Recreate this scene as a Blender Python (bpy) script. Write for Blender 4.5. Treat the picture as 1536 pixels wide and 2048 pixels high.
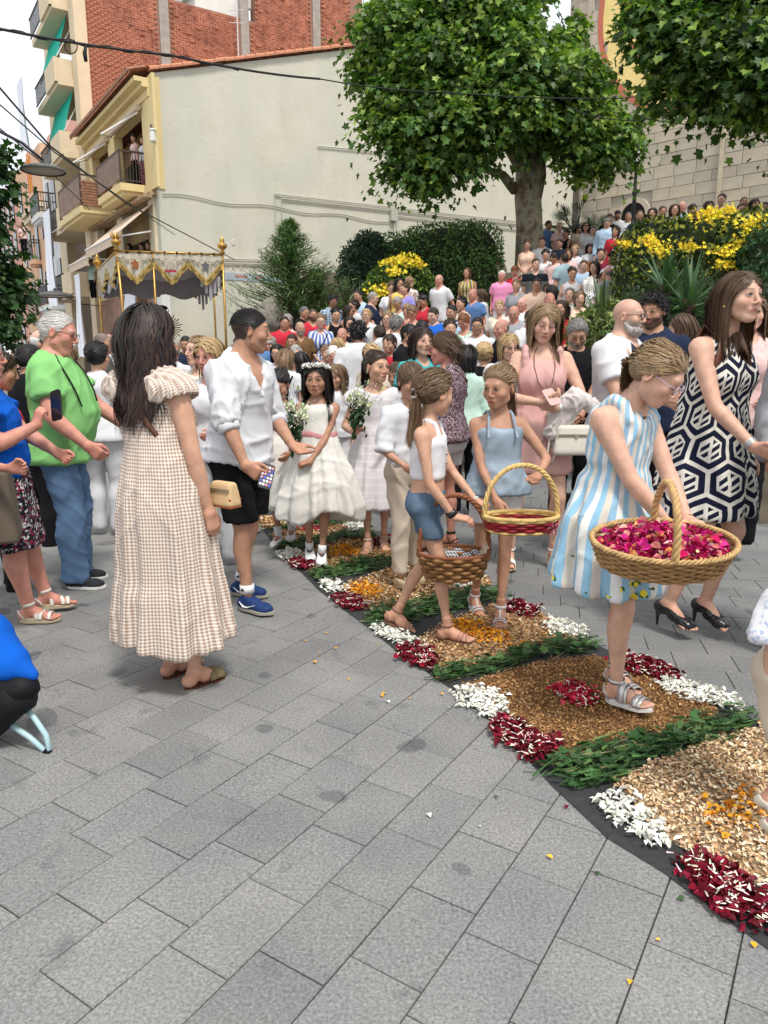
import bpy, math, random, time
import numpy as np
from mathutils import Matrix, Vector, Quaternion
for o in list(bpy.data.objects): bpy.data.objects.remove(o)
SC=bpy.context.scene; COL=SC.collection
R=math.radians; sin=math.sin; cos=math.cos; PI=math.pi
# ---------- camera ----------
PITCH=11.6; CAMH=1.4; FPX=1479.0
cam=bpy.data.cameras.new('camera'); CAM=bpy.data.objects.new('camera',cam); COL.objects.link(CAM)
cam.sensor_fit='VERTICAL'; cam.sensor_height=24.0; cam.lens=24.0*FPX/2048
cam.clip_start=0.05; cam.clip_end=2500
CAM.location=(0,0,CAMH); CAM.rotation_euler=(R(90-PITCH),0,0); SC.camera=CAM
# ---------- sky, sun, exposure ----------
w=bpy.data.worlds.new('World'); SC.world=w; w.use_nodes=True
nt=w.node_tree; nt.nodes.clear()
SUN_EL,SUN_ROT=R(62),R(205)
out=nt.nodes.new('ShaderNodeOutputWorld'); bg=nt.nodes.new('ShaderNodeBackground')
sk=nt.nodes.new('ShaderNodeTexSky'); sk.sky_type='NISHITA'; sk.sun_disc=False
sk.sun_elevation=SUN_EL; sk.sun_rotation=SUN_ROT; sk.air_density=1.0; sk.dust_density=3.0; sk.ozone_density=1.0
hs=nt.nodes.new('ShaderNodeMix'); hs.data_type='RGBA'; hs.inputs[0].default_value=0.72
hs.inputs[7].default_value=(12.3,12.6,12.9,1)
nt.links.new(sk.outputs[0],hs.inputs[6]); nt.links.new(hs.outputs[2],bg.inputs[0])
bg.inputs[1].default_value=0.080
nt.links.new(bg.outputs[0],out.inputs[0])
sl=bpy.data.lights.new('sun','SUN'); sl.energy=2.3; sl.angle=R(11); sl.color=(1,0.96,0.9)
so=bpy.data.objects.new('sun',sl); COL.objects.link(so)
# direction towards the sun: behind-left of the camera, high
so.rotation_euler=(R(28),R(0),R(205-180)); so.location=(0,0,30)
SC.view_settings.view_transform='Standard'; SC.view_settings.look='None'
SC.view_settings.exposure=0.50; SC.view_settings.gamma=1; SC.view_settings.use_curve_mapping=False
SC.cycles.max_bounces=6; SC.cycles.diffuse_bounces=3; SC.cycles.glossy_bounces=2
SC.cycles.transparent_max_bounces=6; SC.cycles.transmission_bounces=3
# ---------- a point of the place from where the photograph shows it ----------
_P=R(PITCH)
def ray(px,py):
    x=(px-768)/FPX; y=-(py-1024)/FPX
    return np.array([x,cos(_P)+y*sin(_P),-sin(_P)+y*cos(_P)])
def G(px,py,z=0.0):
    r=ray(px,py); return np.array([0,0,CAMH])+r*((z-CAMH)/r[2])
def at(px,py,Y):
    r=ray(px,py); return np.array([0,0,CAMH])+r*(Y/r[1])
# ---------- objects ----------
def tag(o,label=None,cat=None,group=None,kind=None):
    if label: o['label']=label
    if cat: o['category']=cat
    if group: o['group']=group
    if kind: o['kind']=kind
    return o
def empty(name,loc=(0,0,0),rz=0.0,label=None,cat=None,group=None,scale=1.0):
    o=bpy.data.objects.new(name,None); COL.objects.link(o); o.empty_display_size=0.2
    o.location=Vector(loc); o.rotation_euler=(0,0,rz)
    if scale!=1.0: o.scale=(scale,)*3
    return tag(o,label,cat,group)
def mk(name,me,mat=None,parent=None):
    if mat is not None and not me.materials: me.materials.append(mat)
    o=bpy.data.objects.new(name,me); COL.objects.link(o)
    if parent: o.parent=parent
    return o
def npmesh(name,V,Fa,smooth=True,col=None,uv=None):
    """V (n,3); Fa (m,k) ints (k=3 or 4) or list of such arrays"""
    V=np.asarray(V,np.float32); Fs=Fa if isinstance(Fa,list) else [Fa]
    Fs=[np.asarray(f,np.int32) for f in Fs if len(f)]
    me=bpy.data.meshes.new(name); me.vertices.add(len(V)); me.vertices.foreach_set('co',V.ravel())
    idx=np.concatenate([f.ravel() for f in Fs]); tot=np.concatenate([np.full(len(f),f.shape[1],np.int32) for f in Fs])
    st=np.concatenate([[0],np.cumsum(tot)[:-1]]).astype(np.int32)
    me.loops.add(len(idx)); me.loops.foreach_set('vertex_index',idx)
    me.polygons.add(len(tot)); me.polygons.foreach_set('loop_start',st)
    me.polygons.foreach_set('use_smooth',np.full(len(tot),smooth))
    if col is not None:
        a=me.attributes.new('Col','FLOAT_COLOR','POINT'); c=np.ones((len(V),4),np.float32); c[:,:3]=col; a.data.foreach_set('color',c.ravel())
    me.update(calc_edges=True); me.validate()
    if uv is not None:
        u=me.uv_layers.new(name='UVMap'); u.data.foreach_set('uv',np.asarray(uv,np.float32)[idx].ravel())
    return me
class MB:
    """collects shapes into one mesh"""
    def __init__(s): s.V=[];s.F={};s.n=0;s.C=[]
    def add(s,V,F,c=(1,1,1)):
        V=np.asarray(V,float).reshape(-1,3)
        for f in (F if isinstance(F,list) and len(F) and isinstance(F[0],np.ndarray) and F[0].ndim==2 else [np.asarray(F)]):
            s.F.setdefault(f.shape[1],[]).append(f+s.n)
        s.V.append(V); cc=np.asarray(c,float); s.C.append(np.broadcast_to(cc,(len(V),3)).copy()); s.n+=len(V); return s
    def box(s,c,d,rz=0,c3=(1,1,1),M=None):
        x,y,z=[k/2 for k in d]
        V=np.array([[i,j,k] for i in(-x,x) for j in(-y,y) for k in(-z,z)],float)
        if rz: V=V@np.array([[cos(rz),sin(rz),0],[-sin(rz),cos(rz),0],[0,0,1]])
        if M is not None: V=V@np.array(M).T
        return s.add(V+np.array(c,float),np.array([[0,1,3,2],[4,6,7,5],[0,4,5,1],[2,3,7,6],[0,2,6,4],[1,5,7,3]]),c3)
    def tube(s,pts,r,n=6,c3=(1,1,1),cap=True,flat=None):
        P=np.array(pts,float); m=len(P); r=np.broadcast_to(np.asarray(r,float),(m,))
        T=np.gradient(P,axis=0); T/=np.linalg.norm(T,axis=1)[:,None]+1e-9
        up=np.array([0,0,1.]) if abs(T[0][2])<.9 else np.array([0,1.,0])
        V=[]
        N=np.cross(T[0],up); N/=np.linalg.norm(N)
        for i in range(m):
            N=N-T[i]*(N@T[i]); N/=np.linalg.norm(N)+1e-9; B=np.cross(T[i],N)
            for k in range(n):
                a=2*PI*k/n; V.append(P[i]+r[i]*(cos(a)*N+sin(a)*B*(flat or 1)))
        F=[[i*n+k,i*n+(k+1)%n,(i+1)*n+(k+1)%n,(i+1)*n+k] for i in range(m-1) for k in range(n)]
        b=s.n; s.add(V,np.array(F),c3)
        if cap:
            for i0,rev in ((0,1),((m-1)*n,0)):
                for k in range(1,n-1):
                    f=[b+i0,b+i0+k,b+i0+k+1]
                    s.F.setdefault(3,[]).append(np.array([f[::-1] if rev else f]))
        return s
    def lathe(s,prof,c=(0,0,0),n=16,c3=(1,1,1),sx=1,sy=1):
        V=[];m=len(prof)
        for r,z in prof:
            for k in range(n): a=2*PI*k/n; V.append((c[0]+r*cos(a)*sx,c[1]+r*sin(a)*sy,c[2]+z))
        F=[[i*n+k,i*n+(k+1)%n,(i+1)*n+(k+1)%n,(i+1)*n+k] for i in range(m-1) for k in range(n)]
        return s.add(V,np.array(F),c3)
    def prism(s,poly,z0,z1,c3=(1,1,1)):
        n=len(poly); V=[(x,y,z0) for x,y in poly]+[(x,y,z1) for x,y in poly]; b=s.n
        s.add(V,np.array([[i,(i+1)%n,n+(i+1)%n,n+i] for i in range(n)]),c3)
        from mathutils.geometry import tessellate_polygon
        T=tessellate_polygon([[Vector((x,y,0)) for x,y in poly]])
        for t in T:
            t=list(t); a,bb,cc=[poly[k] for k in t]
            if (bb[0]-a[0])*(cc[1]-a[1])-(bb[1]-a[1])*(cc[0]-a[0])<0: t=t[::-1]
            s.F.setdefault(3,[]).append(np.array([[b+n+k for k in t]])); s.F[3].append(np.array([[b+k for k in t[::-1]]]))
        return s
    def build(s,name,mat=None,parent=None,smooth=False,M=None):
        V=np.concatenate(s.V); 
        if M is not None:
            M=np.array(M); V=V@M[:3,:3].T+M[:3,3]
        me=npmesh(name,V,[np.concatenate(f) for f in s.F.values()],smooth,np.concatenate(s.C))
        return mk(name,me,mat,parent)
# ---------- materials ----------
_M={}
def mat(name,col=(.5,.5,.5),rough=.8,metal=0.0,spec=.3,noise=None,bump=None,attr=False,fn=None,sub=0,emit=None,coord='Object'):
    """noise=(scale,amount[,detail]) varies colour; bump=(scale,strength,dist)"""
    if name in _M: return _M[name]
    m=bpy.data.materials.new(name); m.use_nodes=True; _M[name]=m
    t=m.node_tree; N=t.nodes; L=t.links; b=N['Principled BSDF']
    b.inputs['Roughness'].default_value=rough; b.inputs['Metallic'].default_value=metal; b.inputs['Specular IOR Level'].default_value=spec
    b.inputs['Base Color'].default_value=(*col,1)
    if sub: b.inputs['Subsurface Weight'].default_value=sub; b.inputs['Subsurface Radius'].default_value=(.02,.008,.004); b.inputs['Subsurface Scale'].default_value=.5
    tc=N.new('ShaderNodeTexCoord'); src=None
    if attr:
        a=N.new('ShaderNodeAttribute'); a.attribute_name='Col'; src=a.outputs['Color']
        if col!=(.5,.5,.5):
            mm=N.new('ShaderNodeMix'); mm.data_type='RGBA'; mm.blend_type='MULTIPLY'; mm.inputs[0].default_value=1; L.new(src,mm.inputs[6]); mm.inputs[7].default_value=(*col,1); src=mm.outputs[2]
    if noise:
        n=N.new('ShaderNodeTexNoise'); n.inputs['Scale'].default_value=noise[0]; n.inputs['Detail'].default_value=noise[2] if len(noise)>2 else 5
        L.new(tc.outputs[coord],n.inputs['Vector'])
        mr=N.new('ShaderNodeMapRange'); mr.inputs[1].default_value=.3; mr.inputs[2].default_value=.7; mr.inputs[3].default_value=1-noise[1]; mr.inputs[4].default_value=1+noise[1]
        L.new(n.outputs[0],mr.inputs[0])
        mm=N.new('ShaderNodeMix'); mm.data_type='RGBA'; mm.blend_type='MULTIPLY'; mm.inputs[0].default_value=1
        if src: L.new(src,mm.inputs[6])
        else: mm.inputs[6].default_value=(*col,1)
        L.new(mr.outputs[0],mm.inputs[7]); src=mm.outputs[2]
    if fn: src=fn(N,L,tc,src,b) or src
    if src: L.new(src,b.inputs['Base Color'])
    if bump:
        n=N.new('ShaderNodeTexNoise'); n.inputs['Scale'].default_value=bump[0]; n.inputs['Detail'].default_value=4
        L.new(tc.outputs[coord],n.inputs['Vector'])
        bb=N.new('ShaderNodeBump'); bb.inputs['Strength'].default_value=bump[1]; bb.inputs['Distance'].default_value=bump[2]
        L.new(n.outputs[0],bb.inputs['Height']); L.new(bb.outputs[0],b.inputs['Normal'])
    if emit: b.inputs['Emission Color'].default_value=(*emit[:3],1); b.inputs['Emission Strength'].default_value=emit[3]
    return m
def ramp(N,L,src,stops,interp='LINEAR'):
    r=N.new('ShaderNodeValToRGB'); r.color_ramp.interpolation=interp; e=r.color_ramp.elements
    while len(e)<len(stops): e.new(.5)
    for k,(p,c) in enumerate(stops): e[k].position=p; e[k].color=(*c,1)
    L.new(src,r.inputs[0]); return r.outputs[0]
def mathn(N,L,op,a,b=None,c=None):
    m=N.new('ShaderNodeMath'); m.operation=op
    for i,v in enumerate((a,b,c)):
        if v is None: continue
        if isinstance(v,(int,float)): m.inputs[i].default_value=v
        else: L.new(v,m.inputs[i])
    return m.outputs[0]
def mixc(N,L,f,a,b,bt='MIX'):
    m=N.new('ShaderNodeMix'); m.data_type='RGBA'; m.blend_type=bt
    for i,v in ((0,f),(6,a),(7,b)):
        if isinstance(v,(int,float)): m.inputs[i].default_value=v
        elif isinstance(v,tuple): m.inputs[i].default_value=(*v,1)
        else: L.new(v,m.inputs[i])
    return m.outputs[2]
def nz(N,L,v,scale,detail=5,rough=.5):
    n=N.new('ShaderNodeTexNoise'); n.inputs['Scale'].default_value=scale; n.inputs['Detail'].default_value=detail; n.inputs['Roughness'].default_value=rough
    if v is not None: L.new(v,n.inputs['Vector'])
    return n.outputs[0]
def obj_rand(N,L,v=None):
    return N.new('ShaderNodeObjectInfo').outputs['Random']
# ---------- distance-field modelling: smooth unions meshed by surface nets ----------
A_=np.array
def smin(a,b,k):
    h=np.maximum(k-np.abs(a-b),0)/k
    return np.minimum(a,b)-h*h*k*.25
def smax(a,b,k): return -smin(-a,-b,k)
def cone(a,b,ra,rb):
    a=A_(a,float);b=A_(b,float);ba=b-a;l=ba@ba+1e-12;R_=max(ra,rb)
    def f(x,y,z):
        px=x-a[0];py=y-a[1];pz=z-a[2]
        t=np.clip((px*ba[0]+py*ba[1]+pz*ba[2])/l,0,1)
        return np.sqrt((px-t*ba[0])**2+(py-t*ba[1])**2+(pz-t*ba[2])**2)-(ra+(rb-ra)*t)
    f.b=(np.minimum(a,b)-R_,np.maximum(a,b)+R_); return f
def chain(pts,rs):
    C=[cone(pts[i],pts[i+1],rs[i],rs[i+1]) for i in range(len(pts)-1)]
    def f(x,y,z):
        d=C[0](x,y,z)
        for c in C[1:]: d=np.minimum(d,c(x,y,z))
        return d
    f.b=(np.min([c.b[0] for c in C],0),np.max([c.b[1] for c in C],0)); return f
def ell(c,r,Rm=None):
    c=A_(c,float);r=np.broadcast_to(A_(r,float),(3,)).copy()
    Q=np.eye(3) if Rm is None else np.array(Rm.to_3x3() if hasattr(Rm,'to_3x3') else Rm).T
    def f(x,y,z):
        px=x-c[0];py=y-c[1];pz=z-c[2]
        if Rm is not None: px,py,pz=(Q[0,0]*px+Q[0,1]*py+Q[0,2]*pz,Q[1,0]*px+Q[1,1]*py+Q[1,2]*pz,Q[2,0]*px+Q[2,1]*py+Q[2,2]*pz)
        k0=np.sqrt((px/r[0])**2+(py/r[1])**2+(pz/r[2])**2); k1=np.sqrt((px/r[0]**2)**2+(py/r[1]**2)**2+(pz/r[2]**2)**2)+1e-9
        return k0*(k0-1)/k1
    m=r if Rm is None else np.full(3,r.max()); f.b=(c-m,c+m); return f
def prof(rows,pleat=None,sup=2.3,off=0.0):
    """rows: (z,a,b,cx,cy) from bottom to top: stacked super-ellipses"""
    A=A_(rows,float); zs=A[:,0]
    zz=np.linspace(zs[0],zs[-1],90)
    # smooth interpolation
    T=[np.interp(zz,zs,A[:,k]) for k in range(1,5)]
    ker=np.array([1,2,3,2,1])/9.
    T=[np.convolve(np.pad(t,2,mode='edge'),ker,'valid') for t in T]
    mx=A[:,1:3].max()+off+np.abs(A[:,3:5]).max()+(0.06 if pleat else 0)
    def f(x,y,z):
        a=np.interp(z,zz,T[0])+off;b=np.interp(z,zz,T[1])+off;cx=np.interp(z,zz,T[2]);cy=np.interp(z,zz,T[3])
        px=x-cx;py=y-cy
        k=(np.abs(px/a)**sup+np.abs(py/b)**sup)**(1/sup)
        if pleat: k=k-pleat(np.arctan2(py/b,px/a),z)/np.minimum(a,b)
        d=(k-1)*np.minimum(a,b)
        dz=np.maximum(zs[0]-off-z,z-zs[-1]-off)
        return smax(d,dz,.03)
    f.b=(A_([-mx,-mx,zs[0]-off]),A_([mx,mx,zs[-1]+off])); return f
class Field:
    def __init__(s,lo,hi,h):
        s.o=A_(lo,float); s.h=h; n=np.ceil((A_(hi)-s.o)/h).astype(int)+1
        s.ax=[(s.o[i]+h*np.arange(n[i])).astype(np.float32) for i in range(3)]; s.D=np.full(n,1.0,np.float32)
    def win(s,b,m):
        sl=[];
        for i in range(3):
            a=int(max(0,math.floor((b[0][i]-m-s.o[i])/s.h))); e=int(min(len(s.ax[i]),math.ceil((b[1][i]+m-s.o[i])/s.h)+1))
            if e-a<2: return None
            sl.append(slice(a,e))
        x,y,z=s.ax[0][sl[0]][:,None,None],s.ax[1][sl[1]][None,:,None],s.ax[2][sl[2]][None,None,:]
        return tuple(sl),x,y,z
    def add(s,f,k=.01,kf=None):
        w=s.win(f.b,(k if kf is None else .07)+3*s.h)
        if w is None: return s
        sl,x,y,z=w; kk=k if kf is None else kf(x,y,z)
        s.D[sl]=smin(s.D[sl],f(x,y,z),kk); return s
    def sub(s,f,k=.005):
        w=s.win(f.b,k+3*s.h)
        if w is None: return s
        sl,x,y,z=w; s.D[sl]=smax(s.D[sl],-f(x,y,z),k); return s
    def clip(s,f,k=.003):
        x,y,z=s.ax[0][:,None,None],s.ax[1][None,:,None],s.ax[2][None,None,:]
        s.D=smax(s.D,f(x,y,z),k); return s
    def mesh(s): return snets(s.D,s.o,s.h)
_CO=np.array([[i,j,k] for i in(0,1) for j in(0,1) for k in(0,1)])
_ED=[(a,b) for a in range(8) for b in range(a+1,8) if np.abs(_CO[a]-_CO[b]).sum()==1]
def snets(D,o,h):
    S=D<0; c=np.zeros(A_(D.shape)-1,np.uint8)
    for i,j,k in _CO: c+=S[i:D.shape[0]-1+i,j:D.shape[1]-1+j,k:D.shape[2]-1+k]
    act=(c>0)&(c<8); ids=np.argwhere(act); idx=np.full(act.shape,-1,np.int32); idx[act]=np.arange(len(ids))
    if not len(ids): return np.zeros((0,3)),np.zeros((0,4),np.int32)
    v=np.stack([D[ids[:,0]+i,ids[:,1]+j,ids[:,2]+k] for i,j,k in _CO],1)
    acc=np.zeros((len(ids),3)); n=np.zeros(len(ids))
    for a,b in _ED:
        va,vb=v[:,a],v[:,b]; m=(va<0)!=(vb<0); t=np.where(m,va/np.where(m,va-vb,1),0)
        acc+=m[:,None]*(_CO[a]+t[:,None]*(_CO[b]-_CO[a])); n+=m
    V=(ids+acc/n[:,None])*h+o
    F=[]
    for ax in range(3):
        a1,a2=(ax+1)%3,(ax+2)%3
        s0=[slice(None)]*3; s1=[slice(None)]*3; s0[ax]=slice(0,-1); s1[ax]=slice(1,None)
        for a in(a1,a2): s0[a]=slice(1,-1); s1[a]=slice(1,-1)
        A=S[tuple(s0)];B=S[tuple(s1)]; e=np.argwhere(A!=B)
        if not len(e): continue
        fl=A[tuple(e.T)]
        base=e.copy(); base[:,a1]+=1; base[:,a2]+=1
        def cell(d1,d2):
            q=base.copy(); q[:,a1]+=d1; q[:,a2]+=d2; return idx[q[:,0],q[:,1],q[:,2]]
        Q=np.stack([cell(-1,-1),cell(0,-1),cell(0,0),cell(-1,0)],1)
        Q[~fl]=Q[~fl][:,::-1]; F.append(Q)
    F=np.concatenate(F); F=F[(F>=0).all(1)]
    return V,F
def vnorm(V,F):
    n=np.cross(V[F[:,2]]-V[F[:,0]],V[F[:,3]]-V[F[:,1]]); N=np.zeros_like(V)
    for k in range(4): np.add.at(N,F[:,k],n)
    return N/(np.linalg.norm(N,axis=1)[:,None]+1e-12)
def wrink(V,N,amp,seed=0,sc=1.0,dirn=(0.3,0.2,1.0)):
    """soft cloth folds: warped ridges, outward only"""
    r=np.random.RandomState(seed); x,y,z=V.T*sc; d=np.zeros(len(V))
    for i in range(6):
        k=r.randn(3)*A_([10,10,8]); ph=r.rand()*6; q=r.randn(3)*4.5; q2=r.randn(3)*9
        warp=2.2*np.sin(V@q*sc+ph)+.7*np.sin(V@q2*sc+2*ph); u=V@k*sc*(1+.25*i)+warp
        m=np.clip(.25+np.sin(V@(r.randn(3)*7)*sc+r.rand()*6),0,1)
        d+=(1-np.abs(np.sin(u)))**2.6*m*(1.5/(1+.35*i))
    return V+N*(amp*np.minimum(d,1.6)*.8)[:,None]
# ---------- people ----------
def rotm(yaw=0,pitch=0,roll=0):
    """head frame: +Y looks forward; yaw>0 turns to the person's left, pitch>0 looks down"""
    return np.array(Matrix.Rotation(R(yaw),3,'Z')@Matrix.Rotation(R(-pitch),3,'X')@Matrix.Rotation(R(roll),3,'Y'))
def ik(S,W,l1,l2,hint):
    S,W,hint=A_(S,float),A_(W,float),A_(hint,float); d=W-S; L=np.linalg.norm(d); 
    if L>l1+l2-.004: W=S+d/L*(l1+l2-.004); d=W-S; L=l1+l2-.004
    a=(l1*l1-l2*l2+L*L)/(2*L); h=math.sqrt(max(l1*l1-a*a,0)); u=d/L; n=hint-u*(hint@u); n/=np.linalg.norm(n)+1e-9
    return S+u*a+n*h,W
SKIN_T=dict(fair=(.60,.36,.26),light=(.56,.32,.215),tan=(.44,.235,.15),dark=(.33,.165,.10),red=(.56,.26,.19))
HAIR_T=dict(black=(.012,.010,.010),dkbrown=(.030,.018,.012),brown=(.075,.042,.024),ltbrown=(.17,.105,.058),blonde=(.38,.26,.13),dkblonde=(.24,.155,.085),grey=(.30,.28,.26),white=(.66,.63,.58),red=(.16,.06,.025),salt=(.14,.13,.12))
def skinmat(): return mat('skin',rough=.52,spec=.35,attr=True,noise=(22,.13,7),sub=.12,bump=(420,.12,.0006))
def skinlo(): return mat('skin_plain',rough=.55,spec=.3,attr=True)
def hairmat(): return mat('hair',rough=.5,spec=.28,attr=True,noise=(60,.15,3))
class Body: pass
def skeleton(p):
    b=Body(); H=p['H']; b.p=p; b.H=H; u=b.u=H/1.75; sex=p.get('sex','m'); b.sex=sex
    b.hh=p.get('hh',.232 if H>1.6 else .15+.05*H); b.hs=b.hh/.23
    wide=p.get('wide',1.0); b.wide=wide
    b.hipz=.525*H; b.shz=H-b.hh-.078*u
    b.sw=p.get('sw',(.178 if sex=='m' else .155)*u*(.5+.5*wide))
    lx,ly=p.get('lean',(0,0)); b.lean=A_([lx,ly,0])
    b.off=lambda z: b.lean*np.clip((z-b.hipz)/(b.shz-b.hipz),-.3,1.4)
    w=wide*u
    bel=p.get('belly',0)*u
    if sex=='m': rows=[(-.10,.125,.10,0,-.01),(0,.165,.118,0,-.012),(.10,.158,.112+bel*.6,0,.0+bel*.5),(.22,.155,.108+bel,0,bel*.7+.005),(.34,.172,.118+bel*.5,0,bel*.3+.005),(.44,.180,.116,0,.0),(.50,.165,.092,0,-.01),(.545,.105,.07,0,-.018),(.575,.06,.055,0,-.018)]
    elif sex=='f': rows=[(-.10,.135,.105,0,-.015),(0,.172,.122,0,-.018),(.09,.155,.108+bel*.6,0,-.005+bel*.5),(.20,.128,.092+bel,0,.0+bel*.6),(.32,.142,.104+bel*.4,0,.005),(.40,.152,.108,0,.006),(.47,.148,.088,0,-.008),(.52,.10,.066,0,-.018),(.555,.055,.05,0,-.018)]
    else: rows=[(-.10,.125,.10,0,-.01),(0,.148,.112,0,-.012),(.10,.136,.105+bel*.6,0,.0+bel*.5),(.22,.126,.096+bel,0,bel*.6),(.34,.138,.10,0,.0),(.44,.146,.098,0,.0),(.50,.135,.08,0,-.01),(.54,.085,.06,0,-.015),(.565,.05,.05,0,-.015)]
    k=(b.shz-b.hipz)/.50
    b.rows=[]
    for z,a,bb,cx,cy in rows:
        zz=b.hipz+z*k; o=b.off(zz); b.rows.append((zz,a*w,bb*w,cx+o[0],cy*u+o[1]))
    def at(z):
        Rr=A_(b.rows); return [np.interp(z,Rr[:,0],Rr[:,i]) for i in range(1,5)]
    b.rowat=at
    # arms
    al=p.get('armlen',1.0)*u; b.ul,b.fl=.295*al,.255*al; fat=p.get('fat',1.0)*(1 if sex=='m' else .86)*u*(.6+.4*wide); b.fat=fat
    b.S,b.E,b.W={},{},{}; o=b.off(b.shz)
    for s,kx in (('R',1),('L',-1)):
        S=A_([kx*b.sw,-.012*u,b.shz-.032*u])+o; 
        t=p.get('arm'+s,('down',)); 
        if t[0]=='down': Wt=S+A_([kx*.05,.05,-.53])*u; hint=A_([kx*.4,-1,0])
        else: Wt=A_(t[1],float)*[1,1,1]; hint=A_(t[2] if len(t)>2 else [kx*.6,-.7,-.6],float)
        if t[0]=='u': Wt=Wt*u
        b.S[s]=S; b.E[s],b.W[s]=ik(S,Wt,b.ul,b.fl,hint)
    # legs
    b.Hj,b.K,b.An,b.fy={},{},{},{}
    th=(b.hipz-.03*u-.085*u)/2+.004
    for s,kx in (('R',1),('L',-1)):
        lg=p.get('leg'+s,(kx*.10,0,0)); x,y,z=lg[:3]; fyaw=lg[3] if len(lg)>3 else -kx*8; fp=lg[4] if len(lg)>4 else 0
        Hj=A_([kx*.088*w,-.01,b.hipz-.03*u]); fd=A_([-sin(R(fyaw)),cos(R(fyaw)),0])
        An=A_([x*u,y*u,z+.078*u]); b.Hj[s]=Hj; b.K[s],b.An[s]=ik(Hj,An,th,th,fd+A_([kx*.05,0,0])); b.fy[s]=(fyaw,fp)
    # head
    yaw,pit=p.get('head',(0,0))[:2]; rol=p.get('head',(0,0,0))[2] if len(p.get('head',(0,0)))>2 else 0
    b.HR=rotm(yaw,pit,rol); tilt=R(pit)
    b.nb=A_([0,-.02*u,b.shz+.035*u])+b.off(b.shz+.03)
    b.Hc=A_([0,.012*u,H-b.hh*.52])+b.off(H-.1)+A_([-sin(R(yaw))*.02,.02+.03*sin(tilt),-.012*abs(sin(tilt))])*u
    if 'hd' in p: b.Hc=b.Hc+A_(p['hd'])
    b.nr=p.get('neck',.056 if sex=='m' else .045 if sex=='f' else .042)*u*(1 if H>1.5 else 1.08)
    return b
def torso_f(b,off=0,rows=None,pleat=None): return prof(rows or b.rows,pleat,2.4,off)
def arm_f(b,s,add=0.0,t1=1.0,cut=None):
    """arm as a chain; t in 0..2: 1=elbow, 2=wrist"""
    f=b.fat; S,E,W=b.S[s],b.E[s],b.W[s]
    P=[S,S+(E-S)*.35,S+(E-S)*.85,E,E+(W-E)*.25,W]; r=[.050*f,.048*f,.039*f,.037*f,.040*f,.025*f]
    ts=[0,.35,.85,1,1.25,2]
    if t1<2:
        n=sum(t<t1 for t in ts); q0,q1=P[n-1],P[n]; a=(t1-ts[n-1])/(ts[n]-ts[n-1]); P=P[:n]+[q0+(q1-q0)*a]; r=r[:n]+[r[n-1]+(r[n]-r[n-1])*a]
    if callable(add): r=[x+add(i/(len(r)-1)) for i,x in enumerate(r)]
    else: r=[x+add for x in r]
    return chain(P,r),P[-1],(P[-1]-P[-2])/np.linalg.norm(P[-1]-P[-2])
def leg_f(b,s,add=0.0,z1=None):
    f=b.p.get('legfat',1.0)*(1.0 if b.sex!='k' else .86)*b.u*(.6+.4*b.wide); Hj,K,An=b.Hj[s],b.K[s],b.An[s]
    back=A_([sin(R(b.fy[s][0])),-cos(R(b.fy[s][0])),0])*.018*b.u
    P=[Hj,Hj+(K-Hj)*.5,K,K+(An-K)*.3+back,K+(An-K)*.7+back*.3,An]; r=[.088*f,.070*f,.052*f,.054*f,.036*f,.031*f]
    if z1 is not None:
        Q=[P[0]];q=[r[0]]
        for i in range(1,len(P)):
            if P[i][2]<z1:
                a=(P[i-1][2]-z1)/(P[i-1][2]-P[i][2]); Q.append(P[i-1]+(P[i]-P[i-1])*a); q.append(r[i-1]+(r[i]-r[i-1])*a); break
            Q.append(P[i]);q.append(r[i])
        P,r=Q,q
    if callable(add): r=[x+add(i/(len(r)-1)) for i,x in enumerate(r)]
    else: r=[x+add for x in r]
    return chain(P,r),P[-1]
def halfspace(n,c):
    n=A_(n,float); c=A_(c,float)
    def f(x,y,z): return (x-c[0])*n[0]+(y-c[1])*n[1]+(z-c[2])*n[2]
    return f
def shoulder_k(b,s,k0=.055,k1=.004):
    S=b.S[s]; u=b.u
    return lambda x,y,z: k1+k0*np.exp(-((x-S[0])**2+(y-S[1])**2+(z-S[2]-.0)**2)/(.10*u)**2)
def hipk(b):
    return lambda x,y,z: .004+.05*np.exp(-np.maximum(b.hipz-.03-z,0)/(.05*b.u))
def foot_prims(b,s,add=0.0,toes=True):
    An=b.An[s]; fyaw,fp=b.fy[s]; u=b.u*b.p.get('foot',1.0)
    M=np.array(Matrix.Rotation(R(fyaw),3,'Z')@Matrix.Rotation(R(-fp),3,'X')); kx=1 if s=='R' else -1
    def q(x,y,z): return An+M@(A_([x*kx,y,z-.078])*u)
    P=[(ell(q(0,-.028,.036),(.031*u+add,.042*u+add,.034*u+add),M),.02),(cone(q(0,0,.07),q(0,.06,.045),.033*u+add,.027*u+add),.02),(cone(q(.004,.05,.033),q(.008,.115,.022),.03*u+add,.021*u+add),.02),(cone(q(-.012,.05,.03),q(-.02,.125,.02),.024*u+add,.018*u+add),.02)]
    if toes:
        for i,(tx,ty,tr) in enumerate(((-.026,.172,.0115),(-.006,.170,.0088),(.010,.163,.0082),(.024,.154,.0078),(.037,.143,.0075))):
            P.append((cone(q(tx*.85,ty-.045,.018),q(tx,ty,.012),tr*u,tr*u*.95),.004))
    else: P.append((cone(q(-.018,.12,.026),q(-.012,.152,.024),.024*u+add,.019*u+add),.02)); P.append((cone(q(.012,.11,.024),q(.014,.142,.022),.022*u+add,.018*u+add),.02))
    return P,q,M
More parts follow.
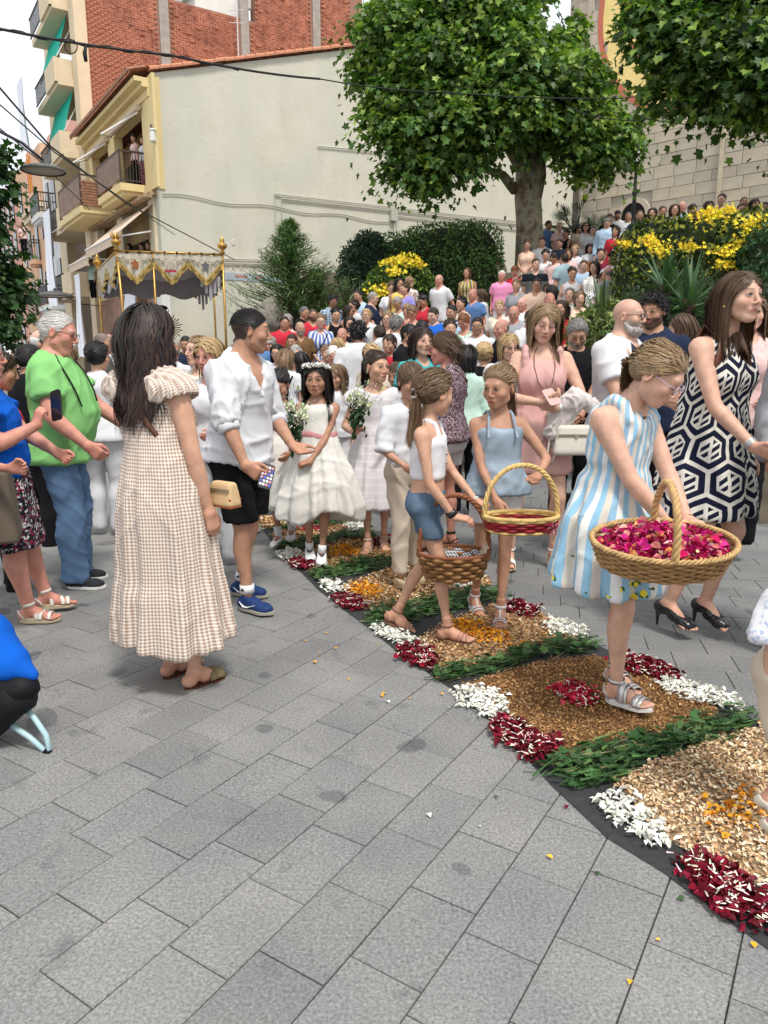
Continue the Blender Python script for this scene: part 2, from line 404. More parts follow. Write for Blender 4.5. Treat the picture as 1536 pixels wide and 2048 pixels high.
def hand_frame(b,s):
    d=b.W[s]-b.E[s]; d/=np.linalg.norm(d); kx=1 if s=='R' else -1
    t=b.p.get('hand'+s,{}); 
    if 'd' in t: d=A_(t['d'],float); d/=np.linalg.norm(d)
    n=A_(t.get('n',(-kx,.15,0)),float); n=n-d*(n@d); n/=np.linalg.norm(n)      # palm normal
    a=np.cross(d,n) if s=='R' else np.cross(n,d)                               # towards the thumb side
    return d,n,a,t.get('curl',.35),t.get('sp',.0)
def hand_prims(b,s,lo=False):
    d,n,a,c,sp=hand_frame(b,s); u=b.u*b.p.get('handk',1.0)*(1.0 if b.sex=='m' else .93)
    W=b.W[s]; Pp=[]
    T=b.p.get('hand'+s,{}).get('th',.5)
    for i,(ax,L,r) in enumerate(((.030,.072,.0092),(.010,.080,.0094),(-.010,.074,.009),(-.029,.058,.008))):
        kn=W+(d*.088+a*ax)*u-(d*abs(ax+.0)*.12)*u; Pp.append((cone(W+(d*.01+a*ax*.55)*u,kn,.0155*u,.0115*u),.016))
        if lo: continue
        q=kn; ang=0; da=c*(1+.12*i)
        for j,f in enumerate((.48,.30,.24)):
            ang+=(.75,1.0,.7)[j]*da*1.15
            dd=(d+a*(sp*(ax/.03)))*cos(ang)+n*sin(ang); dd/=np.linalg.norm(dd); q2=q+dd*L*f*u
            Pp.append((cone(q,q2,r*u*(1-.1*j),r*u*(.92-.12*j)),.003)); q=q2
    if lo:
        Pp.append((ell(W+d*.12*u+n*.01*u*(1+3*c),(.032*u,.032*u,.032*u)),.02)); return Pp
    q=W+(d*.028+a*.026+n*.006)*u; q1=q+(d*.032+a*(.030-.012*T)+n*.016*T)*u; q2=q1+(d*.030+a*(.012-.02*T)+n*.018*T)*u; q3=q2+(d*.022+a*(.004-.018*T)+n*.012*T)*u
    Pp+=[(cone(q,q1,.015*u,.0125*u),.012),(cone(q1,q2,.0115*u,.0098*u),.004),(cone(q2,q3,.0095*u,.0078*u),.003)]
    return Pp
def head_prims(b,hl=False):
    s=b.hs; k=b.sex; p=b.p; fem=k!='m'
    jw=p.get('jaw',.042 if fem else .049); ch=p.get('chin',0)
    P=[(ell((0,-.014,.032),(.074,.094,.083)),.01),(ell((0,.018,-.022),(.061,.066,.082 if k!='k' else .076)),.03)]
    for x in(-1,1):
        P.append((cone((x*jw,.005,-.058),(x*.016,.050,-.093 if k!='k' else -.085),.021,.017),.03))
    P.append((ell((0,.059,-.094 if k!='k' else -.087),(.019,.014,.015)),.02))
    P.append((cone((-.030,.072,.022),(.030,.072,.022),.014,.014),.02))
    for x in(-1,1): P.append((ell((x*.040,.052,-.026),(.024,.024,.022)),.025))
    P.append((ell((0,.071,-.06),(.026,.016,.02)),.014))
    return P
def head_fine(b):
    k=b.sex; ns=b.p.get('nose',1.0 if k!='k' else .72); F=[]
    F.append(('-',ell((.031,.098,.005),(.019,.016,.011)),.014)); F.append(('-',ell((-.031,.098,.005),(.019,.016,.011)),.014))
    for x in(-1,1): F.append(('+',ell((x*.031,.0735,.004),(.0145,.0130,.0125)),.004))
    F.append(('+',cone((0,.084,.014),(0,.090+.014*ns,-.028),.0075,.0098*(.6+.4*ns)),.009))
    for x in(-1,1): F.append(('+',ell((x*.0115,.088+.004*ns,-.034),(.0085,.011,.0075)),.006))
    F.append(('+',cone((-.018,.083,-.0605),(0,.0885,-.058),.003,.0052),.004)); F.append(('+',cone((.018,.083,-.0605),(0,.0885,-.058),.003,.0052),.004))
    F.append(('+',cone((-.014,.081,-.067),(.014,.081,-.067),.0045,.0045),.005)); F.append(('-',cone((-.020,.0885,-.0632),(.020,.0885,-.0632),.0014,.0014),.002))
    for x in(-1,1):
        Mr=np.array(Matrix.Rotation(R(-x*22),3,'Z')@Matrix.Rotation(R(-12),3,'X'))
        F.append(('+',ell((x*.077,-.012,-.004),(.0085,.020,.032),Mr),.007)); F.append(('-',ell((x*.086,-.006,.0),(.006,.011,.018),Mr),.005))
    return F
def smask(d,w): return np.clip(.5-d/w,0,1)
def face_paint(V,b,skin,lo=False):
    """V in head coords (metres/head scale). colours: lips, brows, eyes, stubble"""
    p=b.p; x,y,z=V.T; n=len(V); C=np.tile(A_(skin),(n,1)); hair=A_(HAIR_T.get(p.get('hair','brown'),(.1,.06,.03))); hair=hair*p.get('browk',1.0)
    def lay(m,c): 
        nonlocal C; C=C*(1-m[:,None])+A_(c)*m[:,None]
    front=y>.045
    ax=np.abs(x)
    # warmth on cheeks, nose and ears
    lay(.30*np.exp(-((ax-.042)**2+(z+.03)**2)/.02**2)*front,A_(skin)*[1.05,.78,.75]); lay(.3*np.exp(-(x**2+(z+.03)**2)/.012**2)*front,A_(skin)*[1.05,.75,.7]); lay(.35*smask(.070-ax,.01)*(np.abs(y+.01)<.03),A_(skin)*[1.0,.72,.66])
    lip=p.get('lip',(skin[0]*.85,skin[1]*.52,skin[2]*.55))
    ll=smask(np.sqrt((x/.0235)**2+((z+.0628)/.0095)**2)-1,.25)*front; lay(ll*.85,lip)
    if p.get('smile'): lay(smask(np.sqrt((x/.017)**2+((z+.0630)/.0042)**2)-1,.3)*front,(.75,.70,.64))
    lay(smask(np.sqrt((x/.0225)**2+((z+.0632)/.0014)**2)-1,.8)*front*.7,(.09,.03,.025))
    if p.get('beard'):
        bc=A_(HAIR_T[p['beard'][0]]); st=p['beard'][1]
        jaw=smask(np.maximum(z+.038-.45*np.maximum(.075-y,0)*.6,-.2-z),.02)*(y>-.01)*(1-smask(np.sqrt((x/.02)**2+((z+.0625)/.009)**2)-1,.3)); lay(jaw*st,bc)
    bz=.0265+.004*np.sin(np.clip((ax-.012)/.038,0,1)*PI)-.10*np.maximum(ax-.042,0)
    br=smask(np.abs(z-bz)-.0030,.003)*smask(np.abs(ax-.031)-.0185,.006)*front; lay(br*p.get('brow',.8),hair*.8)
    ey=p.get('eyes','open'); ex=ax-.031; gx=p.get('gaze',0)
    if ey=='open':
        alm=smask(np.sqrt((ex/.0135)**2+((z-.0035)/.0050)**2)-1,.25)*front
        lay(smask(np.sqrt((ex/.0155)**2+((z-.0045)/.0075)**2)-1,.2)*front*.75,A_(skin)*[.60,.48,.45]); lay(alm,(.46,.43,.41))
        sx=(x-np.sign(x)*.031-gx); lay(smask(np.sqrt((sx)**2+(z-.0040)**2)-.0054,.002)*alm,p.get('iris',(.05,.028,.016)))
        lay(smask(np.abs(z-(.0097-.9*ex**2/.03))-.0014,.0018)*smask(np.abs(ex)-.015,.003)*front*.85,(.02,.013,.01))
    else:
        lay(smask(np.sqrt((ex/.0165)**2+((z-.004)/.010)**2)-1,.4)*front*.35,A_(skin)*[.7,.55,.5])
        lay(smask(np.abs(z-(-.0035+1.2*ex**2/.03))-.0016,.002)*smask(np.abs(ex)-.015,.003)*front*.9,(.03,.018,.014))
    if p.get('scalp'): # hair shading on a cropped scalp
        m=scalp_mask(V,p.get('hairline',.062)); lay(m*p['scalp'][1],HAIR_T[p['scalp'][0]])
    return C
def scalp_mask(V,fz=.062):
    x,y,z=V.T; ax=np.abs(x)
    # boundary: forehead at z=fz for y>.05, falling behind the ears to z=-.055 at the nape
    lim=np.interp(y,[-.10,-.045,-.028,-.010,.012,.032,.055,.075],[-.062,-.056,-.045,.022,.000,.018,fz-.022,fz-.004])
    return smask(lim-z,.010)
def skin_body(b,par,skin,lod=0,mt=None,foot=('bare','bare'),hands=True,vis=(0,9)):
    """one continuous body mesh: torso, limbs, head, hands and feet"""
    u=b.u; h=(.0185,.034,.048,.024)[lod]; lo=A_([-.62,-.62,.0]);hi=A_([.62,.75,b.H-.02])
    allp=np.array([*b.S.values(),*b.E.values(),*b.W.values(),*b.K.values(),*b.An.values(),*b.Hj.values()])
    lo=np.minimum(allp.min(0)-.12,[-.26*b.wide,-.24,0]); hi=np.maximum(allp.max(0)+.12,[.26*b.wide,.26+b.p.get('belly',0),0]); hi[2]=max(b.Hc[2],allp[:,2].max()+.1)
    Fd=Field(lo,hi,h); Fd.add(torso_f(b),.02); 
    for s in 'LR':
        Fd.add(leg_f(b,s)[0],kf=hipk(b))
    if b.sex=='f':
        r=A_(b.rowat(b.shz-.155*u)); 
        for x in(-1,1): Fd.add(ell((r[2]+x*.07*u,r[3]+r[1]*.72,b.shz-.165*u),(.058*u,.05*u,.058*u)),.04)
    Fd.add(cone(b.nb-A_([0,0,.06*u]),b.Hc+b.HR@A_([0,-.02,-.02]),b.nr*1.15,b.nr*.98),.045)
    for s in 'LR': Fd.add(arm_f(b,s,t1=2)[0],kf=shoulder_k(b,s))
    V,Q=Fd.mesh(); Vs=[V];Qs=[Q];Cs=[np.tile(A_(skin),(len(V),1))]
    # redder elbows and knees
    for J in [*b.E.values(),*b.K.values()]:
        m=np.exp(-((V-J)**2).sum(1)/(.05*u)**2)*.3; Cs[0]=Cs[0]*(1-m[:,None])+m[:,None]*A_(skin)*[.92,.72,.68]
    # head
    s=b.hs; hh=(.0050,.0115,.0150,.0066)[lod]
    Hf=Field((-.105,-.125,-.165),(.105,.125,.13),hh)
    for f,k in head_prims(b): Hf.add(f,k)
    inv=b.HR.T; nb=inv@(b.nb-b.Hc)/s
    Hf.add(cone(nb,(0,-.02,-.02),(b.nr*1.12-.002)/s,(b.nr*.97-.002)/s),.022)
    if b.p.get('dbl'): Hf.add(ell((0,.035,-.105),(.04,.035,.022)),.03)
    if lod in(0,3):
        for sg,f,k in head_fine(b): (Hf.add if sg=='+' else Hf.sub)(f,k)
    else:
        Hf.add(cone((0,.084,.012),(0,.104,-.028),.008,.012),.008)
        for x in(-1,1): Hf.add(ell((x*.078,-.01,-.004),(.009,.018,.03)),.008)
    if lod in(0,3):
        em=MB(); op=b.p.get('eyes','open')=='open'; gx=b.p.get('gaze',0)
        for x in(-1,1):
            if op:
                n_=10; c=A_([x*.031+gx,.0858,.0040]); ir=b.p.get('iris',(.035,.018,.010)); rr=.0056
                em.add([c+A_([0,.0016,0])]+[c+A_([rr*cos(2*PI*i/n_),0,rr*.92*sin(2*PI*i/n_)]) for i in range(n_)]+[c+A_([rr*1.1*cos(2*PI*i/n_),-.004,rr*.9*sin(2*PI*i/n_)]) for i in range(n_)],np.array([[0,0,1+(i+1)%n_,1+i] for i in range(n_)]+[[1+i,1+(i+1)%n_,11+(i+1)%n_,11+i] for i in range(n_)]),ir)
                em.V[-1]=em.V[-1]; em.tube([(x*.031+d_,.0868-.16*abs(d_)**1.0*.35,.0098-.30*d_*d_/.015) for d_ in(-.0145,-.008,0,.008,.0145)],[.0008,.0014,.0017,.0014,.0008],4,(.02,.013,.01))
            else: em.tube([(x*.031+d_,.0868-.05*abs(d_),-.0030+1.1*d_*d_/.03) for d_ in(-.0145,-.008,0,.008,.0145)],[.0007,.0012,.0014,.0012,.0007],4,(.03,.018,.014))
        ev=np.concatenate(em.V); f4=np.concatenate(em.F[4]); eq=[f4]; 
        if 3 in em.F: f3=np.concatenate(em.F[3]); eq.append(np.concatenate([f3,f3[:,2:]],1))
        eye=(ev,np.concatenate(eq),np.concatenate(em.C))
        Vs.append((eye[0]*s)@b.HR.T+b.Hc); Qs.append(eye[1]); Cs.append(eye[2])
    V,Q=Hf.mesh(); Cs.append(face_paint(V,b,skin,lod)); Vs.append((V*s)@b.HR.T+b.Hc); Qs.append(Q)
    # hands
    if hands:
        for sd in 'LR':
            if b.p.get('nohand'+sd): continue
            W=b.W[sd]; Fh=Field(W-.2*u,W+.2*u,(.0056,.017,.022,.0075)[lod])
            for f,k in hand_prims(b,sd,lod in(1,2)): Fh.add(f,k)
            d=(W-b.E[sd]); d/=np.linalg.norm(d); Fh.add(cone(W-d*.05*u,W+d*.004,.027*b.fat-.0012,.0245*b.fat-.001),.02)
            V,Q=Fh.mesh(); Vs.append(V);Qs.append(Q);Cs.append(np.tile(A_(skin)*[1,.93,.92],(len(V),1)))
    for sd,ft in zip('LR',foot):
        if ft!='bare' or lod: continue
        P,q,M=foot_prims(b,sd); An=b.An[sd]; Ff=Field(An-.24*u,An+A_([.24,.24,.09])*u,.005)
        for f,k in P: Ff.add(f,k)
        d=b.K[sd]-An; d/=np.linalg.norm(d); Ff.add(cone(An,An+d*.07*u,.0305*u*.95,.033*u*.95),.02); V,Q=Ff.mesh(); Vs.append(V);Qs.append(Q);Cs.append(np.tile(A_(skin)*[1,.93,.92],(len(V),1)))
    n=0;QQ=[]
    for V,Q in zip(Vs,Qs): QQ.append(Q+n); n+=len(V)
    me=npmesh('body',np.concatenate(Vs),np.concatenate(QQ),True,np.concatenate(Cs))
    return mk('body',me,mt or skinmat(),par)
def cyl_uv(V,Q,b,rr=.16):
    cx=np.interp(V[:,2],A_(b.rows)[:,0],A_(b.rows)[:,3]); cy=np.interp(V[:,2],A_(b.rows)[:,0],A_(b.rows)[:,4])
    a=np.arctan2(V[:,0]-cx,V[:,1]-cy); aa=a[Q]; aa=np.where(aa-aa[:,:1]>PI,aa-2*PI,aa); aa=np.where(aa-aa[:,:1]<-PI,aa+2*PI,aa)
    return np.stack([aa*rr,V[:,2][Q]],-1).reshape(-1,2)
def cloth_mesh(name,V,Q,b,mt,par,amp=.006,seed=0,sc=1.0,col=None,rr=.16):
    if amp: V=wrink(V,vnorm(V,Q),amp,seed,sc)
    me=npmesh(name,V,Q,True,np.ones(3) if col is None else col)
    u=me.uv_layers.new(name='UVMap'); uvs=cyl_uv(V,Q,b,rr); 
    if len(uvs)==len(u.data): u.data.foreach_set('uv',uvs.astype(np.float32).ravel())
    return mk(name,me,mt,par)
def neckcut(b,kind,depth=.06,w=.075):
    c=b.nb+A_([0,.03*b.u,0]); u=b.u
    if kind=='crew': return ell(c+A_([0,.01,.035])*u,(w*u,.075*u,depth*u))
    if kind=='scoop': return ell(c+A_([0,.06,.03])*u,(w*u,.085*u,depth*u))
    if kind=='v':
        zb=c[2]-depth*u; k=w/depth
        def f(x,y,z): return np.maximum(np.abs(x-c[0])-np.maximum(z-zb,0)*k-.004,np.maximum(c[1]-.045*u-y,zb-z))*.7
        f.b=(c-A_([.2,.1,.3]),c+A_([.2,.3,.2])); return f
def top(b,par,mt,hem=.0,fit=.014,sleeve=.55,slfit=.014,neck=('crew',.05,.07),flare=0.0,name='shirt',amp=.008,seed=0,h=.014,tails=0,lod=0,bel=None,straps=None,topz=None,side=None,sc=1.0):
    """hem: metres below the hip line (negative = above)"""
    u=b.u; z0=b.hipz-hem*u; Rr=A_(b.rows); rows=[]
    zs=[z0]+[r[0] for r in b.rows if r[0]>z0+.02]
    for z in zs:
        a,bb,cx,cy=b.rowat(max(z,b.rows[1][0])) if z<b.rows[1][0] else b.rowat(z)
        f=flare*np.clip((b.hipz+.22*u-z)/(.25*u),0,1.6); rows.append((z,a+f,bb+f*.8,cx,cy))
    if topz is not None: rows=[r for r in rows if r[0]<b.shz+topz*u]+[(b.shz+topz*u,*b.rowat(b.shz+topz*u))]
    ext=np.array([*b.S.values(),*b.E.values(),*b.W.values()]) if sleeve>0 else np.array([*b.S.values()])
    lo=np.minimum(ext.min(0)-.12,[rows[0][3]-.32*b.wide,rows[0][4]-.3*b.wide,z0-.03]);hi=np.maximum(ext.max(0)+.12,[rows[0][3]+.32*b.wide,rows[0][4]+.36*b.wide,b.shz+.14]); lo[2]=min(z0-.03,ext[:,2].min()-.1 if sleeve>1 else 9)
    h=.024 if lod else h
    F=Field(lo,hi,h); F.add(prof(rows,None,2.4,fit),.02)
    if b.sex=='f':
        r=A_(b.rowat(b.shz-.155*u))
        for x in(-1,1): F.add(ell((r[2]+x*.068*u,r[3]+r[1]*.72,b.shz-.168*u),(.060*u+fit,.052*u+fit,.062*u+fit)),.05)
    for s in 'LR':
        if sleeve<=0: continue
        f,e,d=arm_f(b,s,(lambda t:.006+slfit*(.25+1.1*t)),sleeve); F2=f
        def g(x,y,z,f=F2,e=e,d=d): return np.maximum(f(x,y,z),(x-e[0])*d[0]+(y-e[1])*d[1]+(z-e[2])*d[2])
        g.b=f.b; F.add(g,kf=shoulder_k(b,s,.042,.005))
    if straps:
        for x in(-1,1):
            zt=b.shz+(topz or 0)*u-.01; r=b.rowat(zt); sh=b.nb+A_([x*straps*u,-.005,-.015+.0])*1.0; o=b.off(zt)
            F.add(chain([A_([o[0]+x*(straps+.012)*u,r[3]+r[1]*.95,zt-.02]),A_([o[0]+x*straps*u,r[3]+r[1]*.55,b.shz+.026*u]),A_([o[0]+x*straps*u,r[3]-.005,b.shz+.045*u]),A_([o[0]+x*straps*u,r[3]-r[1]*.75,b.shz+.0*u]),A_([o[0]+x*(straps+.012)*u,r[3]-r[1]*.97,zt-.03])],[.017*u]*5),.012)
    if neck: F.sub(neckcut(b,*neck),.004)
    F.clip(lambda x,y,z: (z0-z)+0*x+0*y if not tails else z0-z+tails*np.abs(np.sin(np.arctan2(x,y)))**2+0*x)
    V,Q=F.mesh(); return cloth_mesh(name,V,Q,b,mt,par,amp,seed,sc)
def pants(b,par,mt,z1=.06,fit=.012,wide=.02,waist=.10,name='trousers',amp=.008,seed=0,h=.013,lod=0,cutz=True):
    u=b.u; zt=b.hipz+waist*u; rows=[]
    for z in [b.rows[0][0]]+[r[0] for r in b.rows[1:] if r[0]<zt-.02]+[zt]: rows.append((z,*b.rowat(z)))
    allp=np.array([*b.K.values(),*b.An.values(),*b.Hj.values()]); lo=allp.min(0)-.13; hi=allp.max(0)+.13; lo[0]=min(lo[0],-.26*b.wide);hi[0]=max(hi[0],.26*b.wide);lo[1]=min(lo[1],-.24);hi[1]=max(hi[1],.26*b.wide); lo[2]=max(0.01,z1-.02); hi[2]=zt+.03
    F=Field(lo,hi,.024 if lod else h); F.add(prof(rows,None,2.4,fit),.02)
    for s in 'LR':
        f,e=leg_f(b,s,(lambda t:fit+wide*t)); F.add(f,kf=hipk(b))
    F.clip(lambda x,y,z: z1-z+0*x+0*y); F.clip(lambda x,y,z: z-zt+0*x+0*y)
    V,Q=F.mesh(); return cloth_mesh(name,V,Q,b,mt,par,amp,seed)
def skirt(b,par,mt,rows,npl=14,pamp=.02,ptop=None,name='skirt',amp=.006,seed=0,h=.0125,top_off=.012,bodice=True,straps=None,topz=-.03,neck=None,lod=0,sleeve=0,sharp=1.0,wav=0.0,sc=1.0,slfit=.012):
    """dress or skirt. rows: (z, a, b, cx, cy) absolute, hem first; the bodice follows the body above the last row"""
    u=b.u; r2=[tuple(r) for r in rows]; zl=r2[-1][0]; rs=np.random.RandomState(seed); ph=rs.rand(4)*6
    if bodice:
        for r in b.rows:
            if r[0]>zl+.02 and r[0]<b.shz+topz*u: r2.append((r[0],r[1]+top_off,r[2]+top_off,r[3],r[4]))
        zt=b.shz+topz*u; q=b.rowat(zt); r2.append((zt,q[0]+top_off*.7,q[1]+top_off*.8,q[2],q[3]))
    zh=rows[0][0]; zp=ptop if ptop is not None else zl
    def pl(th,z):
        t=np.clip((zp-z)/(zp-zh),0,1)**.7
        ww=np.sin(npl*th+ph[0]+1.2*np.sin(2*th+ph[1])+ .8*np.sin(z*5+ph[2])); ww2=np.sin((npl*1.7)*th+ph[3]+np.sin(3*th))
        return pamp*t*(np.sign(ww)*np.abs(ww)**sharp*.75+.35*ww2)
    A=A_(r2); mx=A[:,1].max()+pamp*1.6+.02; my=A[:,2].max()+pamp*1.6+.02
    lo=A_([A[:,3].min()-mx,A[:,4].min()-my,zh-.03]);hi=A_([A[:,3].max()+mx,A[:,4].max()+my,b.shz+.10])
    if sleeve>0:
        ext=np.array([*b.S.values()]); lo=np.minimum(lo,ext.min(0)-.14); hi=np.maximum(hi,ext.max(0)+.14); lo[2]=zh-.03
    F=Field(lo,hi,.024 if lod else h); F.add(prof(r2,pl,2.15,0),.02)
    if bodice and b.sex=='f':
        r=A_(b.rowat(b.shz-.155*u))
        for x in(-1,1): F.add(ell((r[2]+x*.068*u,r[3]+r[1]*.72,b.shz-.17*u),(.060*u+.012,.052*u+.014,.062*u+.012)),.05)
    for s in 'LR':
        if sleeve<=0: continue
        f,e,d=arm_f(b,s,slfit,sleeve)
        def g(x,y,z,f=f,e=e,d=d): return np.maximum(f(x,y,z),(x-e[0])*d[0]+(y-e[1])*d[1]+(z-e[2])*d[2])
        g.b=f.b; F.add(g,kf=shoulder_k(b,s,.06,.006))
    if straps:
        sx,sr=straps
        for x in(-1,1):
            zt=b.shz+topz*u-.01; r=b.rowat(zt); o=b.off(zt)
            F.add(chain([A_([o[0]+x*(sx+.012)*u,r[3]+r[1]*.92,zt-.02]),A_([o[0]+x*sx*u,r[3]+r[1]*.55,b.shz+.026*u]),A_([o[0]+x*sx*u,r[3]-.005,b.shz+.045*u]),A_([o[0]+x*sx*u,r[3]-r[1]*.75,b.shz+.0*u]),A_([o[0]+x*(sx+.012)*u,r[3]-r[1]*.97,zt-.03])],[sr*u]*5),.012)
    if neck: F.sub(neckcut(b,*neck),.004)
    if wav: F.clip(lambda x,y,z: zh-z+wav*(.5+.5*np.sin(3*np.arctan2(x,y)+ph[1]))+0*x)
    else: F.clip(lambda x,y,z: zh-z+0*x+0*y)
    V,Q=F.mesh(); return cloth_mesh(name,V,Q,b,mt,par,amp,seed,sc,rr=max(A[:,1].mean(),.1))
def shoe(b,s,par,mt,solemt,solec=None,h=.0055,name='shoe',low=False,heel=0,wh=1.0):
    P,q,M=foot_prims(b,s,.006,False); An=b.An[s]; u=b.u
    o=empty(name); o.parent=par; 
    F=Field(An-.26*u,An+A_([.26,.26,.1])*u,h)
    for f,k in P: F.add(f,k)
    c=q(0,0,.078+(.0 if low else .012)); n=M@A_([0,.25,1.0])
    F.clip(lambda x,y,z:(x-c[0])*n[0]+(y-c[1])*n[1]+(z-c[2])*n[2])
    c2=q(0,0,.014); n2=M@A_([0,0,-1.]); F.clip(lambda x,y,z:(x-c2[0])*n2[0]+(y-c2[1])*n2[1]+(z-c2[2])*n2[2])
    if low: F.sub(ell(q(0,.02,.085),(.026*u,.062*u,.045*u),M),.006)
    V,Q=F.mesh(); me=npmesh('upper',V,Q,True,np.ones(3)); up=mk(name if False else 'upper',me,mt,o)
    sole(b,s,o,solemt,.0,.016,.010); return o,q,M
def sole(b,s,par,mt,z0=0,z1=.014,add=.004,heel=0,name='sole',w=1.0):
    An=b.An[s];fyaw,fp=b.fy[s];u=b.u*b.p.get('foot',1.0);M=np.array(Matrix.Rotation(R(fyaw),3,'Z')@Matrix.Rotation(R(-fp),3,'X'));kx=1 if s=='R' else -1
    pts=[]
    for t in range(28):
        a=2*PI*t/28; y=.062+.118*cos(a); wd=np.interp(y,[-.06,-.02,.05,.12,.185],[.020,.034,.034,.046,.028]); x=sin(a)**1*wd; x=np.sign(x)*min(abs(x)*1.25,wd); pts.append((x-.003*(y>.1),y))
    pts=[(x*(1+add/.04)*w,.062+(y-.062)*(1+add/.12)) for x,y in pts]
    m=MB(); V=[];n=len(pts)
    for zz in (z0-.000,z1):
        for x,y in pts: hl=heel*np.clip((.07-y)/.08,0,1); V.append(An+M@(A_([x*kx,y,zz-.078+(hl if zz==z1 else 0)])*u))
    F4=np.array([[i,(i+1)%n,n+(i+1)%n,n+i] for i in range(n)]); T=[[n,n+i,n+i+1] for i in range(1,n-1)]+[[0,i+1,i] for i in range(1,n-1)]
    m.add(V,[F4,np.array(T)]); return m.build(name,mt,par)
def strapband(b,s,par,mt,y,z,w=.012,wid=.040,th=.0035,name='strap',hgt=.03,skew=0,y2=None):
    """a band over the foot at length y, arching from sole edge to sole edge"""
    P,q,M=foot_prims(b,s); m=MB(); n=10; V=[]
    for i in range(n+1):
        a=PI*i/n; x=-cos(a)*wid; zz=.012+sin(a)**.75*hgt; yy=y+skew*cos(a)
        for dy in(-w,w): 
            for t in (0,th): V.append(q(x*(1+t/wid),yy+dy,zz+t))
    F=[]
    for i in range(n):
        k=i*4; F+=[[k,k+4,k+6,k+2],[k+1,k+3,k+7,k+5],[k,k+1,k+5,k+4],[k+2,k+6,k+7,k+3]]
    m.add(V,np.array(F)); return m.build(name,mt,par,True)
def anklestrap(b,s,par,mt,z=.10,r=.036,name='ankle_strap',w=.008):
    An=b.An[s];K=b.K[s];d=(K-An)/np.linalg.norm(K-An); c=An+d*(z-.078)*b.u; m=MB(); pts=[]
    n=14; x=np.cross(d,[0,1,0]);x/=np.linalg.norm(x);y=np.cross(d,x); V=[]
    for i in range(n): 
        a=2*PI*i/n; e=(x*cos(a)+y*sin(a))*r*b.u; V+=[c+e-d*w,c+e*1.06-d*w,c+e*1.06+d*w,c+e+d*w]
    F=[]
    for i in range(n):
        k=i*4;l=((i+1)%n)*4; F+=[[k+1,l+1,l+2,k+2],[k+2,l+2,l+3,k+3],[k+3,l+3,l,k],[k,l,l+1,k+1]]
    m.add(V,np.array(F)); return m.build(name,mt,par,True)
